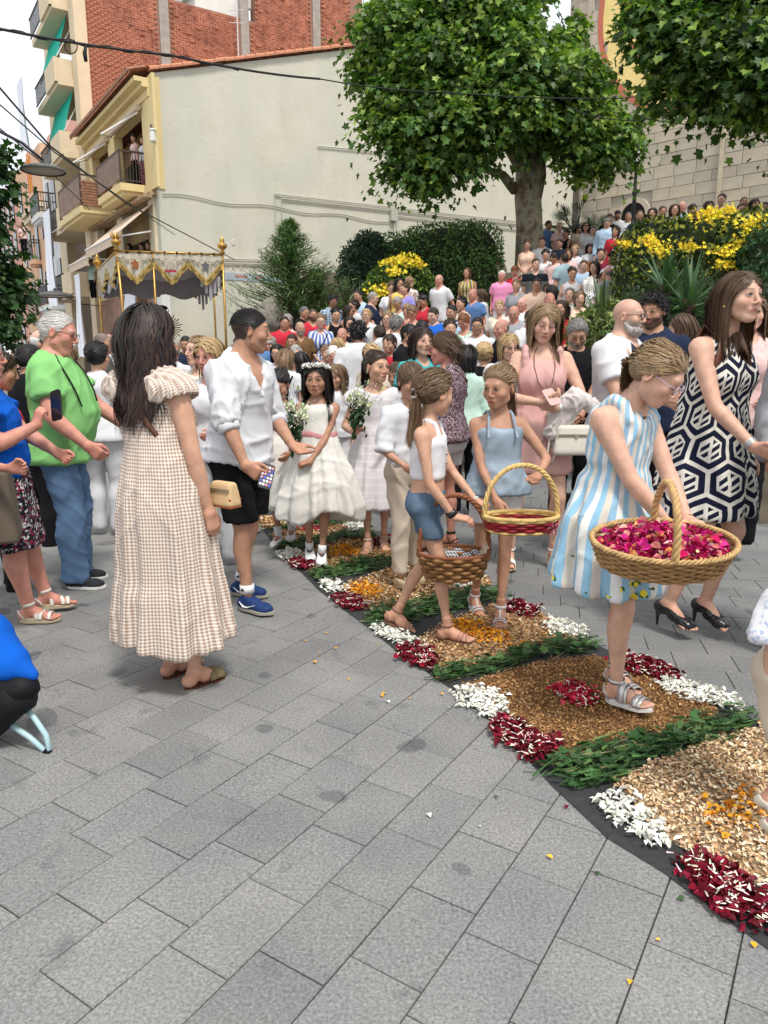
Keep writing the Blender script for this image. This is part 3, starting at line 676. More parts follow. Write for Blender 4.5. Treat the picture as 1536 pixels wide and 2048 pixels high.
# ---------- hair ----------
def hair(b,par,style,col,seed=1,n=520,L=.3,lod=0,thick=1.0,part=0.0,tie=None,wave=.012,col2=None,fz=.062,vol=1.0,steps=9,name='hair',cap=1.0,fringe=False,gr=1.0,fade=None):
    rs=np.random.RandomState(seed); s=b.hs; c1=A_(HAIR_T[col] if isinstance(col,str) else col); c2=A_(HAIR_T[col2] if isinstance(col2,str) else (col2 if col2 is not None else c1*1.9+.01))
    capres=(.0075,.012,.016)[lod if lod else (0 if n>=800 else 1 if n>150 else 2)]; parts=[]; tie=A_(tie if tie is not None else (0,-.112,.03),float)
    # cap following the skull inside the hairline
    capt=.008*vol*cap
    F=Field((-.12,-.145,-.14),(.12,.12,.14),capres)
    F.add(ell((0,-.014,.032),(.074+capt,.094+capt,.083+capt*1.2)),.01)
    if style in('long','bob','curly','short','bun','pony'): F.add(ell((0,-.045,-.01),(.062+capt,.060+capt,.06+capt)),.03)
    if lod and style in('long','bob'):
        Ld=.16 if style=='long' else .08
        for x in(-1,1): F.add(chain([(x*.065,-.01,.02),(x*.078,-.012,-.05),(x*.075,-.02,-.05-Ld*.5)],[.028,.026,.02]),.02)
        F.add(chain([(0,-.07,.0),(0,-.075,-.06),(0,-.07,-.08-Ld*.3)],[.05,.05,.045]),.03)
    if lod and style=='bun': F.add(ell((0,-.115,.02),(.034,.034,.036)),.01)
    if lod and style=='pony': F.add(chain([(0,-.10,.03),(0,-.14,.0),(0,-.135,-.10)],[.022,.026,.012]),.015)
    fcut=lambda x,y,z: (np.interp(y,[-.10,-.045,-.028,-.010,.012,.032,.055,.075],[-.065,-.058,-.045,-.030 if style in('long','bob') else .020,.002,.020,fz-.022,fz-.004]) - z - (.022*np.abs(x)/.07*0))+0*x
    def fc(x,y,z):
        d=fcut(x,y,z)*.8
        if style in('long','bob'): d=np.where((np.abs(x)>.060)&(y<.035),np.minimum(d,-.20-z),d)
        if lod and style in('long','bob','pony','bun'): d=np.where(y<-.03,-.01,d)
        return d
    F.clip(fc,.004 if style in('long','bob') and lod else .026)
    if fade is not None: F.clip(lambda x,y,z: fade-z-.25*np.clip(y,-1,.0)*0+0*x+0*y,.01)
    V,Q=F.mesh(); n0=rs.rand(8)*6
    st=.5+.5*np.sin(V[:,0]*260+V[:,2]*40+n0[0]+2*np.sin(V[:,1]*60)); Cc=c1*.75+(c2-c1)*(.25*st[:,None]) if not lod else c1+(c2-c1)*(.4*st[:,None])
    if hasattr(b,'skin'):
        lm=np.interp(V[:,1],[-.10,-.045,-.028,-.010,.012,.032,.055,.075],[-.065,-.058,-.045,.020,.002,.020,fz-.022,fz-.004]); th=np.clip((V[:,2]-lm)/.016,0,1)[:,None]**.8; th=np.where((V[:,1:2]>-.01),th,1); Cc=Cc*th+b.skin*.75*(1-th)
    if style=='curly': V=V+vnorm(V,Q)*(.010*np.sin(V@A_([130,90,110])+1)*np.sin(V@A_([-90,120,80])))[:,None]
    parts.append((V,Q,Cc))
    if not lod:
        # roots on the scalp
        n=int(n*.8) if n>700 else n; thick=thick*(1.14 if n>560 else 1)
        d=rs.randn(n*5,3); d/=np.linalg.norm(d,axis=1)[:,None]; P=A_([0,-.014,.032])+d*A_([.076,.096,.085])
        m=scalp_mask(P,fz)>.5
        if fade is not None: m&=P[:,2]>fade+.012
        P=P[m][:n]; N=(P-A_([0,-.014,.032]))/A_([.076,.096,.085])**2; N/=np.linalg.norm(N,axis=1)[:,None]; k=len(P)
        g=b.HR.T@A_([0,0,-1.])       # gravity in head frame
        Ls=L*(.75+.4*rs.rand(k)); 
        if fringe: Ls=np.where((P[:,1]>.04),Ls*.5,Ls)
        st=steps; path=[P.copy()]; ph=rs.rand(k)*6; lay=rs.rand(k)
        side=np.sign(P[:,0]-part); side[side==0]=1
        for i in range(st):
            p=path[-1]; t=(i+1)/st; nn=(p-A_([0,-.014,.032]))/A_([.076,.096,.085])**2; nn/=np.linalg.norm(nn,axis=1)[:,None]
            if style in('long','bob'):
                D=np.tile(g,(k,1))*1.0+np.stack([side*.9*np.clip((p[:,2]-.05)/.05,0,1),-.45*(p[:,2]>.0)*np.ones(k)-.3*(p[:,1]>.02)*(p[:,2]>-.03),0*ph],1)
            elif style=='short': D=np.tile(A_([part*3,.6 if fringe else -.5,-.55]),(k,1))+nn*.25+rs.randn(k,3)*.12
            elif style=='comb': D=np.tile(A_([.2,-1,-.2]),(k,1))+nn*.12+rs.randn(k,3)*.08
            elif style=='curly': D=nn*.6+rs.randn(k,3)*.9
            elif style in('pony','bun'): D=(tie-p); D/=np.linalg.norm(D,axis=1)[:,None]+1e-6; D=D+.0*nn
            if style in('pony','bun') and i>=st*.45:
                # tail
                D=np.tile(g,(k,1))*1.0+A_([0,-.8*max(0,1-(t-.45)*5),0])+ (rs.randn(k,3)*.10)
                if style=='bun': D=rs.randn(k,3)*.8+(tie+A_([0,-.02,0])-p)*20
            if style in('pony','bun') and i<st*.45:
                stepl=np.linalg.norm(tie-path[0],axis=1)/(st*.45)*1.4; 
            elif style=='pony': stepl=Ls/(st*.55)
            elif style=='bun': stepl=np.full(k,.014)
            else: stepl=Ls/st
            D/=np.linalg.norm(D,axis=1)[:,None]+1e-9
            # tangent to the skull near it
            rel=(p-A_([0,-.014,.032])); e=np.sqrt((rel/A_([.078,.098,.087]))**2@np.ones(3)); near=(e<1.12)
            if style in('comb','short'): D=np.where(near[:,None],D-nn*(D*nn).sum(1)[:,None]*.96,D)
            elif style not in('curly',): D=np.where(near[:,None],D-nn*np.minimum((D*nn).sum(1),9)[:,None]*.0-nn*np.minimum((D*nn).sum(1),0)[:,None],D)
            D/=np.linalg.norm(D,axis=1)[:,None]+1e-9
            q=p+D*stepl[:,None]
            if wave and style in('long','pony') : q=q+np.stack([np.sin(t*9+ph*.6+2*side),.6*np.cos(t*8+ph),0*ph],1)*wave*t*.5
            # keep outside head, with layers, and outside neck/shoulders
            rel=q-A_([0,-.014,.032]); la=(.008+.018*lay*vol)*(1 if style in('long','bob','curly') else .55 if style!='comb' else .38); ax=A_([.074,.094,.083]); E=np.sqrt(((rel/(ax+la[:,None]))**2).sum(1)); q=np.where((E<1)[:,None],A_([0,-.014,.032])+rel/E[:,None],q)
            lo_=(q[:,2]<.02)
            if style in('long','bob'):
                fm=(q[:,1]>.0)&(np.abs(q[:,0])<.070)&(q[:,2]<.055-.02*lay); q[:,0]=np.where(fm,side*(.070+.014*lay),q[:,0]); q[:,1]=np.where(fm,np.minimum(q[:,1],.050),q[:,1])
            if style in('pony','bun') and i==int(math.ceil(st*.45))-1: q=tie+rs.randn(k,3)*A_([.009,.006,.009])
            rel=q-A_([0,-.01,-.05]); ax=A_([.066,.060,.06]); E=np.sqrt(((rel/(ax+la[:,None]))**2).sum(1)); q=np.where((E<1)[:,None],A_([0,-.01,-.05])+rel/E[:,None],q)
            if style in('long','pony'):
                w3=(q*s)@b.HR.T+b.Hc
                zz=w3[:,2]; a_,b_,cx,cy=[np.interp(zz,A_(b.rows)[:,0],A_(b.rows)[:,j]) for j in range(1,5)]
                ex=np.sqrt(((w3[:,0]-cx)/(a_+.012+.02*lay))**2+((w3[:,1]-cy)/(b_+.012+.02*lay*vol))**2); ins=(ex<1)&(zz<b.shz+.05)
                f=np.where(ins,1/np.maximum(ex,.2),1); w3[:,1]=np.where(ins,cy+(w3[:,1]-cy)*f,w3[:,1]); w3[:,0]=np.where(ins,cx+(w3[:,0]-cx)*(1+(f-1)*.3),w3[:,0])
                q=((w3-b.Hc)@b.HR)/s
            path.append(q)
        Pth=np.stack(path,1); m_=st+1; r0=.0034*thick*(.7+.6*rs.rand(k)); tt=np.linspace(0,1,m_)
        rad=r0[:,None]*np.interp(tt,[0,.1,.7,1],[.6,1,.9,.15])*1.7; T=np.gradient(Pth,axis=1); T/=np.linalg.norm(T,axis=2)[...,None]+1e-9
        up=Pth-A_([0,-.014,0]); Nn=np.cross(T,up); Nn/=np.linalg.norm(Nn,axis=2)[...,None]+1e-9; B=np.cross(T,Nn)
        ring=np.stack([Pth+rad[...,None]*Nn,Pth-rad[...,None]*Nn],2)
        V=ring.reshape(-1,3); i0=(np.arange(k)[:,None]*m_+np.arange(m_-1)[None,:])*2; i1=i0+1
        Q=np.stack([i0,i1,i1+2,i0+2],-1).reshape(-1,4)
        mixv=rs.rand(k)**2*.8; fade=tt*(gr-1)+1
        Cc=(c1+(c2-c1)*mixv[:,None])[:,None,:]*np.ones((1,m_,1)); 
        if gr!=1: Cc=Cc*fade[None,:,None]
        Cc=np.repeat(Cc,2,axis=1).reshape(-1,3); parts.append((V,Q,Cc))
    n_=0;QQ=[]
    for V,Q,C in parts: QQ.append(Q+n_); n_+=len(V)
    V=np.concatenate([p_[0] for p_ in parts]); V=(V*s)@b.HR.T+b.Hc
    return mk(name,npmesh(name,V,np.concatenate(QQ),True,np.concatenate([p_[2] for p_ in parts])),hairmat(),par)
def glasses(b,par,mt,rim=.0016,w=.021,hh=.016,top=False,lens=None,name='glasses'):
    o=empty(name); o.parent=par; M=np.eye(4); m=MB(); y0=.100; L=[]
    for x in(-1,1):
        pts=[(x*.032+w*cos(a)*(1 if True else 1),y0-.01*abs(cos(a)*x+1 if False else 0),.002+hh*sin(a)*(1 if sin(a)<0 else .8)) for a in np.linspace(0,2*PI,17)]; m.tube(pts,rim,5,cap=False); L.append(pts[:-1])
        m.tube([(x*(.032+w),y0,.007),(x*.074,.08,.009),(x*.080,-.012,.010),(x*.079,-.028,-.008)],rim*.9,5)
    m.tube([(-.011,y0,.004),(0,y0+.004,.008),(.011,y0,.004)],rim,5)
    T=np.eye(4); T[:3,:3]=b.HR*b.hs; T[:3,3]=b.Hc
    if top: T[:3,:3]=b.HR@np.array(Matrix.Rotation(R(62),3,'X'))*b.hs; T[:3,3]=b.Hc+b.HR@A_([0,.0,.03])*b.hs
    m.build('frame',mt,o,True,T)
    m=MB()
    for pts in L: m.add([A_(p_)+[0,-.0006,0] for p_ in pts],np.array([[0,i,i+1] for i in range(1,15)]))
    m.build('lens',lens or mat('clear_lens',(.8,.85,.88),.05,spec=.6,fn=lambda N,L_,tc,src,bs:setattr(bs.inputs['Alpha'],'default_value',.18)),o,True,T); return o
# ---------- the place: pavements ----------
rnd=random.Random(7); RS=np.random.RandomState(5)
def f_granite(dark):
    def f(N,L,tc,src,b):
        v=N.new('ShaderNodeNewGeometry').outputs['Position']
        s1=ramp(N,L,nz(N,L,v,115,3,.7),[(.32,(.58,)*3),(.47,(.92,)*3),(.60,(1.18,)*3),(.74,(1.6,)*3)])
        big=ramp(N,L,nz(N,L,v,2.2,4),[(.3,(.82,.82,.83)),(.7,(1.12,1.11,1.08))])
        rr=ramp(N,L,obj_rand(N,L),[(0,(.91,.905,.90)),(.45,(1,1,1)),(1,(1.09,1.08,1.06))])
        st=ramp(N,L,nz(N,L,v,5.5,3),[(.63,(1,1,1)),(.73,(.68,.69,.70))])
        gum=ramp(N,L,nz(N,L,v,3.1,1),[(.70,(1,1,1)),(.71,(.62,.63,.65))])
        st=mixc(N,L,1,st,gum,'MULTIPLY')
        c=mixc(N,L,1,dark,s1,'MULTIPLY'); c=mixc(N,L,1,c,big,'MULTIPLY'); c=mixc(N,L,1,c,rr,'MULTIPLY'); return mixc(N,L,.9,c,st,'MULTIPLY')
    return f
stone_l=mat('granite_slab',rough=.82,spec=.25,fn=f_granite((.208,.208,.206)),bump=(140,.35,.0015),coord='Generated')
stone_r=mat('granite_slab_dark',rough=.8,spec=.25,fn=f_granite((.185,.187,.187)),bump=(140,.3,.0015),coord='Generated')
for m_ in (stone_l,stone_r):
    t=m_.node_tree
    for n_ in t.nodes:
        if n_.type=='TEX_NOISE' and abs(n_.inputs['Scale'].default_value-140)<1: t.links.new(t.nodes.new('ShaderNodeNewGeometry').outputs['Position'],n_.inputs['Vector'])
joint=mat('sandy_joint',(.155,.145,.128),.95,noise=(3,.55))
gnd=MB().add([(-60,-6,-.06),(60,-6,-.06),(60,120,-.06),(-60,120,-.06)],np.array([[0,1,2,3]])).build('ground',mat('ground_asphalt',(.16,.16,.16),.9,noise=(6,.15))); tag(gnd,kind='structure')
# left field: long courses run at -122 deg; right field: rows at -12 deg. The carpet covers the seam.
CL=[(.93,1.2),(.93,1.54),(.78,1.81),(.67,1.96),(.56,2.25),(.45,2.63),(.30,2.98),(.08,3.37),(-.07,3.71),(-.39,4.36),(-.80,5.40),(-1.2,6.6),(-1.7,8.2),(-2.0,10)]
CRr=[(2.2,1.2),(1.9,2.0),(1.47,2.80),(1.34,3.14),(1.05,3.57),(.86,3.87),(.62,4.62),(.10,5.5),(-.29,6.26),(-.75,7.6),(-1.0,10)]
def edge_x(P,y): P=np.array(P); return np.interp(y,P[:,1],P[:,0])
def pave(name,ang,cw,cl,side,m,label,xr,yr):
    base=tag(mk(name,npmesh(name,[(-9,-1,-.012),(9,-1,-.012),(9,13.5,-.012),(-9,13.5,-.012)] if side<0 else [(-9,-1,-.014),(9,-1,-.014),(9,13.5,-.014),(-9,13.5,-.014)],np.array([[0,1,2,3]]),False),joint),kind='structure')
    a=R(ang); ux=A_([cos(a),sin(a)]); uy=A_([-sin(a),cos(a)]); L=[]
    for i in range(-90,90):
        for j in range(-70,70):
            c=ux*((j+.5*(i%2)+.13*((i*7)%3-1))*cl)+uy*(i*cw)
            if not(xr[0]<c[0]<xr[1] and yr[0]<c[1]<yr[1]): continue
            mid=.5*(edge_x(CL,c[1])+edge_x(CRr,c[1]))
            if (c[0]-mid)*side<=-.02: continue
            v=A_([c[0],c[1],-CAMH]); fw=v[1]*cos(_P)-v[2]*sin(_P)
            if fw<.3 or abs(v[0]/fw)>.95 or (v[1]*sin(_P)+v[2]*cos(_P))/fw<-.80: continue
            L.append((fw,c))
    L.sort(key=lambda t:t[0]); g=.0018; z=.0
    def slab(x0,y0): 
        x,y=cl/2-g,cw/2-g; e=.002
        V=[(-x,-y,-.02),(x,-y,-.02),(x,y,-.02),(-x,y,-.02),(-x,-y,-e),(x,-y,-e),(x,y,-e),(-x,y,-e),(-x+e,-y+e,0),(x-e,-y+e,0),(x-e,y-e,0),(-x+e,y-e,0)]
        F=np.array([[8,9,10,11],[0,1,5,4],[1,2,6,5],[2,3,7,6],[3,0,4,7],[4,5,9,8],[5,6,10,9],[6,7,11,10],[7,4,8,11]]); return V,F
    V,F=slab(0,0); me=npmesh('paving_slab',V,F,False); me.materials.append(m)
    for k,(d,c) in enumerate(L[:300]):
        o=bpy.data.objects.new('paving_slab',me); COL.objects.link(o); o.parent=base; o.location=(c[0],c[1],rnd.uniform(-.0016,.0012)); o.rotation_euler=(rnd.uniform(-.004,.004),rnd.uniform(-.003,.003),a+rnd.uniform(-.004,.004))
    mb=MB(); Mx=np.array([[cos(a),-sin(a),0],[sin(a),cos(a),0],[0,0,1]])
    for d,c in L[300:]: mb.add(A_(V)@Mx.T+A_([c[0],c[1],rnd.uniform(-.0012,.0012)]),F)
    o=mb.build('far_paving_slab',m,base); o['kind']='stuff'
pave('pavement',-122.4,.197,.285,-1,stone_l,'',(-6.5,1.6),(.8,12.5))
pave('side_pavement',-12.2,.197,.275,1,stone_r,'',(-1.5,7.0),(1.0,12.5))
# ---------- rising ground behind the crowd ----------
def xl(Y): return 1.2+(Y-15)*.64
def xr_(Y): return 3.7+(Y-15)*.55
def zst(Y): return max(0.0,.36*(Y-11.6))
def zterr(x,Y):
    st=.085*min(max(Y-9,0),10)
    if x<-4.0: return st*.3
    a=min(1,max(0,(x+4.0)/2.0))
    if x<xl(Y)-.2:                      # planted bank left of the stairs
        bank=max(0,min(4.3,.42*(Y-15.5)))
        return max(st,bank)*a+st*.3*(1-a)
    if x<xr_(Y)+.2: return min(max(zst(Y)-.12,st),zst(22)+.1)
    xb=max(xr_(Y)+.2,.285*Y)
    if x<xb: return st
    return min(4.3,max(st, .40*(Y-6.2)*min(1,(x-xb)/1.2+.35)))   # bed right of the stairs
gx=np.linspace(-14,26,121); gy=np.linspace(6.2,60,160); V=[(x,y,zterr(x,y)-.03 if zterr(x,y)>0 or y>9.5 else -.05) for y in gy for x in gx]
F=[[j*121+i,j*121+i+1,(j+1)*121+i+1,(j+1)*121+i] for j in range(159) for i in range(120)]
cT=[((.19,.188,.18) if (x<-1.2-.25*(y-9) or y<15.0 and x<xl(y)) else (.07,.058,.04)) for x,y,z in V]
tag(mk('terrain',npmesh('terrain',V,np.array(F),True,np.array(cT)),mat('paved_slope_and_soil',rough=.95,attr=True,noise=(3,.25),bump=(14,.5,.03))),kind='structure')
# ---------- stone stairs ----------
stairm=mat('pale_stone_step',(.44,.39,.32),.85,noise=(5,.12),bump=(30,.3,.004))
sr=empty('stone_stairs',(0,0,0),0,'pale stone staircase climbing between the planted beds up to the church','stairs')
for i in range(26):
    Y=11.6+.445*i; z=.16*(i+1); x0,x1=xl(Y)-.1,xr_(Y)+.1
    MB().box(((x0+x1)/2,Y+.30,z-.16),(x1-x0,.60,.32)).box(((x0+x1)/2,Y+.28,z+.012),(x1-x0+.02,.62,.024)).build('step',stairm,sr)
V=[];hh=.25
for dx,sgn in ((-.15,-1),):
    for Y in np.linspace(12.5,19.5,8): V.append((xl(Y)+dx,Y))
w_=MB()
for i in range(7):
    (x0,y0),(x1,y1)=V[i],V[i+1]; z0,z1=zst(y0)+.28,zst(y1)+.28
    w_.add([(x0-.3,y0,-.1),(x0,y0,-.1),(x1,y1,-.1),(x1-.3,y1,-.1),(x0-.3,y0,z0),(x0,y0,z0),(x1,y1,z1),(x1-.3,y1,z1)],np.array([[4,5,6,7],[0,4,7,3],[1,2,6,5],[0,1,5,4],[2,3,7,6]]))
w_.build('parapet',stairm,sr)
steel=mat('dark_metal',(.03,.03,.032),.45,metal=.6)
hr=MB().tube([(4.05,16.6,2.3),(4.05,16.6,3.05),(4.1,16.65,3.12),(5.2,19.3,4.0),(5.25,19.4,3.95),(5.25,19.4,3.0)],.03,6,(1,1,1)).build('handrail',steel); tag(hr,'dark metal handrail at the foot of the plane tree beside the stairs','handrail')
hr.location=(-.75,.3,-.15)
# ---------- corner house: cream side wall and yellow street front ----------
US=A_([-.555,.832]); C0=A_([-7.718,27.0]); HROT=math.atan2(.832,-.555)
def f_wall(N,L,tc,src,b):
    mp=N.new('ShaderNodeMapping'); mp.inputs['Scale'].default_value=(1,1,.22); L.new(tc.outputs['Object'],mp.inputs[0])
    st=ramp(N,L,nz(N,L,mp.outputs[0],2.6,6,.65),[(.45,(1,1,1)),(.62,(.965,.965,.955)),(.78,(.88,.875,.86))]); pt=ramp(N,L,nz(N,L,tc.outputs['Object'],.55,3),[(.35,(1.05,1.03,1.0)),(.5,(1,1,1)),(.62,(.93,.945,.93))]); cr=ramp(N,L,nz(N,L,tc.outputs['Object'],9,8,.8),[(.30,(.86,.85,.83)),(.40,(1,1,1))])
    return mixc(N,L,1,mixc(N,L,1,mixc(N,L,1,src,st,'MULTIPLY'),pt,'MULTIPLY'),cr,'MULTIPLY')
wallm=mat('cream_render',(.60,.575,.485),.92,noise=(1.1,.07,8),bump=(7,.45,.02),fn=f_wall)
yel=mat('yellow_paint',(.70,.56,.29),.85,noise=(2,.05)); cream=mat('pale_cream_paint',(.66,.58,.42),.85,noise=(2,.05))
darkin=mat('dark_interior',(.05,.042,.035),.9); tilem=mat('terracotta_tile',(.50,.22,.13),.85,noise=(5,.25))
glassm=mat('window_glass',(.05,.06,.065),.12,spec=.6)
H1=empty('corner_house',(C0[0],C0[1],0),HROT,'corner house with blank cream side wall and yellow balconied street front','house')
def hp(n,mb,m,par=None,sm=False): return mb.build(n,m,par or H1,sm)
m=MB(); PF=[(-.0,0),(0,10.75),(-7.7,13.05),(-11.5,14.2),(-20.3,11.6),(-20.3,0)]
A1=[(0,y,z) for y,z in PF]; B1=[(9.0,y,z) for y,z in PF]
A1=[(0,min(y,-.0),z) for y,z in PF]; B1=[(9.0,y,z) for y,z in PF]
# side wall slab .35 thick, then the roof; the street front is set back behind its pillars
n=len(PF); B1=[(.35,y,z) for y,z in PF]
m.add(A1+B1,[np.array([[i,n+i,n+(i+1)%n,(i+1)%n] for i in range(n)]),np.array([[0,i+1,i] for i in range(1,n-1)]),np.array([[n,n+i,n+i+1] for i in range(1,n-1)])]); sw_=hp('side_wall',m,wallm)
hp('roof',MB().add([(-.05,.75,10.72),(9.2,.75,10.72),(9.2,-11.5,14.32),(-.05,-11.5,14.32),(-.05,-20.4,11.7),(9.2,-20.4,11.7),(-.05,.75,10.6),(9.2,.75,10.6)],np.array([[0,1,2,3],[3,2,5,4],[0,6,7,1]])),tilem)
tm=MB()
for a in range(6):
    t0,t1=PI*a/6,PI*(a+1)/6
    tm.add([(0,-.11*cos(t0),.07*sin(t0)),(0,-.11*cos(t1),.07*sin(t1)),(.40,-.095*cos(t1),.06*sin(t1)),(.40,-.095*cos(t0),.06*sin(t0))],np.array([[0,1,2,3]]))
tm.add([(0,-.13,-.07),(0,.13,-.07),(.4,.13,-.07),(.4,-.13,-.07),(0,-.13,.0),(0,.13,.0),(.4,.13,.0),(.4,-.13,.0)],np.array([[0,1,5,4],[1,2,6,5],[2,3,7,6],[3,0,4,7],[4,5,6,7]]))
tme=tm.build('roof_tile',tilem,H1); sl_=math.atan2(2.3,7.7); tme.location=(-.02,.1,10.86); 
def tile_rot(o): o.rotation_euler=(0,-sl_,-PI/2)
tile_rot(tme)
for i in range(1,31):
    o=tme.copy(); COL.objects.link(o); o.parent=H1; y=-.385*i; o.location=(-.02+rnd.uniform(-.01,.01),y+.1,10.86+.385*i*math.tan(sl_)+rnd.uniform(-.008,.008)); tile_rot(o)
# eave tiles along the street
m=MB()
for i in range(60):
    x=.05+i*.15
    for a in range(4):
        t0,t1=PI*a/4,PI*(a+1)/4; m.add([(x+.05-.055*cos(t0),.82,10.72+.06*sin(t0)),(x+.05-.055*cos(t1),.82,10.72+.06*sin(t1)),(x+.05-.055*cos(t1),.2,10.92+.06*sin(t1)),(x+.05-.055*cos(t0),.2,10.92+.06*sin(t0))],np.array([[0,1,2,3]]))
    m.box((x+.05,.80,10.70),(.10,.04,.09))
o=hp('eave_tiles',m,mat('weathered_tile',(.30,.17,.11),.9,noise=(8,.3))); o['kind']='stuff'
hp('cornice',MB().box((4.5,.30,10.50),(9.0,.6,.14)).box((4.5,.18,10.36),(9.0,.36,.14)).box((4.5,.06,10.16),(8.98,.22,.26)),yel)
hp('front_wall',MB().box((4.7,-1.35,5.2),(8.6,.2,10.4)).box((4.7,-.7,7.2),(8.6,1.3,.22)).box((4.7,-.7,4.0),(8.6,1.3,.25)).box((8.95,-.7,5.2),(.1,1.3,10.4)),mat('ochre_wall',(.55,.40,.20),.9,noise=(2,.1)))
for x0,x1 in ((.36,1.05),(4.75,5.7),(8.35,9.0)): hp('pillar',MB().box(((x0+x1)/2,-.05,8.6),(x1-x0,.32,3.0)),yel)
hp('corner_band',MB().box((.10,.08,8.9),(.9,.1,3.5)).box((-.015,-.05,8.9),(.05,.35,3.5)),yel)
hp('beam',MB().box((4.7,-.05,9.98),(8.6,.30,.28)).box((4.7,-.02,7.18),(8.6,.34,.30)).box((4.7,-.05,4.1),(8.6,.3,.3)),yel)
for x0,x1 in ((.36,.95),(4.4,5.2),(8.35,9.0)): hp('pillar',MB().box(((x0+x1)/2,-.05,5.6),(x1-x0,.30,2.85)),cream)
for x0,x1,z0,z1 in ((1.5,4.3,7.4,9.6),(6.0,8.0,7.5,9.5),(1.3,3.9,4.3,6.4),(5.6,8.0,4.3,6.3)):
    f=hp('window',MB().box(((x0+x1)/2,-1.22,(z0+z1)/2),(x1-x0,.08,z1-z0)),mat('brown_frame',(.09,.05,.03),.6)); 
    for k in range(2):
        w2=(x1-x0)/2; hp('pane',MB().box((x0+w2*(k+.5),-1.17,(z0+z1)/2),(w2-.14,.03,z1-z0-.14)),glassm,f)
hp('ground_floor',MB().box((4.7,-.4,2.0),(8.6,.9,3.9)),mat('salmon_stone',(.36,.22,.17),.9,noise=(2,.15)))
d_=hp('door',MB().box((3.2,.08,1.5),(1.3,.08,2.6)),mat('dark_wood',(.03,.022,.018),.6)); hp('notice',MB().box((2.2,.1,2.0),(.5,.04,.6)),mat('paper_white',(.7,.7,.68),.8))
hp('corner_pillar',MB().box((.1,.05,2.0),(.8,.3,4.0)),mat('white_render',(.68,.68,.64),.9,noise=(2,.05)))
# balcony with grey boards and dark rails
rail=mat('brown_rail',(.07,.05,.04),.6); board=mat('brown_board',(.23,.15,.11),.7,noise=(4,.2))
def balcony(x0,x1,d,zf,hh_,side,par,frontm,sidem,slabm,n=9):
    b=empty('balcony'); b.parent=par
    MB().box(((x0+x1)/2,d/2,zf-.12),(x1-x0,d,.24)).box(((x0+x1)/2,d/2-.05,zf-.30),(x1-x0-.25,d-.12,.14)).build('floor_slab',slabm,b)
    MB().box(((x0+x1)/2,d-.03,zf+.1+(hh_-.1)/2),(x1-x0-.1,.04,hh_-.14)).build('front_panel',frontm,b)
    r=MB().box(((x0+x1)/2,d-.03,zf+hh_),(x1-x0,.07,.06)); 
    for xx in (x0+.03,x1-.03): r.box((xx,d-.03,zf+hh_/2),(.06,.06,hh_)).box((xx,d/2,zf+hh_),(.05,d,.06)).box((xx,d/2,zf+.1),(.04,d,.04))
    r.build('rail_frame',rail,b)
    for k in range(n):
        if side: MB().box((x0+.03,d*(k+.5)/n,zf+hh_/2+.05),(.025,.025,hh_-.1)).build('baluster',rail,b)
    if sidem is not None: MB().box((x0+.02,d/2,zf+hh_/2-.1),(.05,d-.12,hh_-.35)).build('side_panel',sidem,b)
    return b
balcony(1.15,4.4,.95,7.45,1.05,True,H1,board,None,yel)
bb=balcony(5.5,9.6,1.35,7.35,1.15,False,H1,board,None,yel)
for k in range(9): hp('brick_course',MB().box((5.5-.03+.012*(k%2),.68,7.4+.105*k),(.10,1.2+.04*(k%3),.085)),mat('old_brick',(.30,.15,.09),.9,noise=(9,.35)),bb)
# awning arms and rolled awnings
aw=mat('beige_canvas',(.62,.49,.38),.9,noise=(3,.05)); white=mat('white_paint',(.72,.71,.68),.6)
for n_,(x0,x1,z1,z2,d) in enumerate(((.4,4.6,6.75,5.55,1.5),(5.3,8.8,6.3,5.4,1.3))):
    a_=empty('awning'); a_.parent=H1
    MB().add([(x0,.1,z1),(x1,.1,z1),(x1,d,z2),(x0,d,z2),(x0,.1,z1-.03),(x1,.1,z1-.03),(x1,d,z2-.03),(x0,d,z2-.03),(x0,d+.01,z2-.3),(x1,d+.01,z2-.3)],np.array([[0,1,2,3],[7,6,5,4],[3,2,6,7],[0,3,7,4],[1,5,6,2],[3,8,9,2]])).build('canvas',aw,a_)
    MB().tube([(x0+.3,.12,z1-.9),(x0+.15,d-.05,z2-.02)],.03,5).build('arm',white,a_); MB().tube([(x0,d,z2),(x1,d,z2)],.035,6).build('front_bar',white,a_)
for x0,x1 in ((.9,4.6),(5.4,8.4)):
    a_=empty('awning'); a_.parent=H1
    MB().tube([(x0,.25,9.9),(x1,.25,9.9)],.10,8).build('roll',aw,a_); MB().tube([(x0+.1,.25,9.75),(x0+.2,1.5,8.9)],.035,5).build('arm',white,a_); MB().tube([(x1-.1,.25,9.75),(x0+.2,1.5,8.9)],.03,5).build('arm',white,a_)
# tiled ledge above the first floor opening
m=MB()
for i in range(26):
    x=.3+.32*i
    for j in range(2): m.box((x,.1+.22*j,7.02-.10*j),(.26,.3,.10))
o=hp('ledge_tiles',m,mat('mossy_tile',(.34,.24,.14),.9,noise=(8,.35))); o['kind']='stuff'
wl_=empty('wall_lantern'); wl_.parent=H1; MB().lathe([(.02,.35),(.13,.28),(.10,.26),(.10,-.05),(.05,-.1),(0,-.1)],(-.35,.2,8.6),8).build('lantern_body',white,wl_); MB().tube([(-.35,.2,8.95),(-.2,.2,9.1),(.02,.12,9.0)],.02,5).build('bracket',steel,wl_)
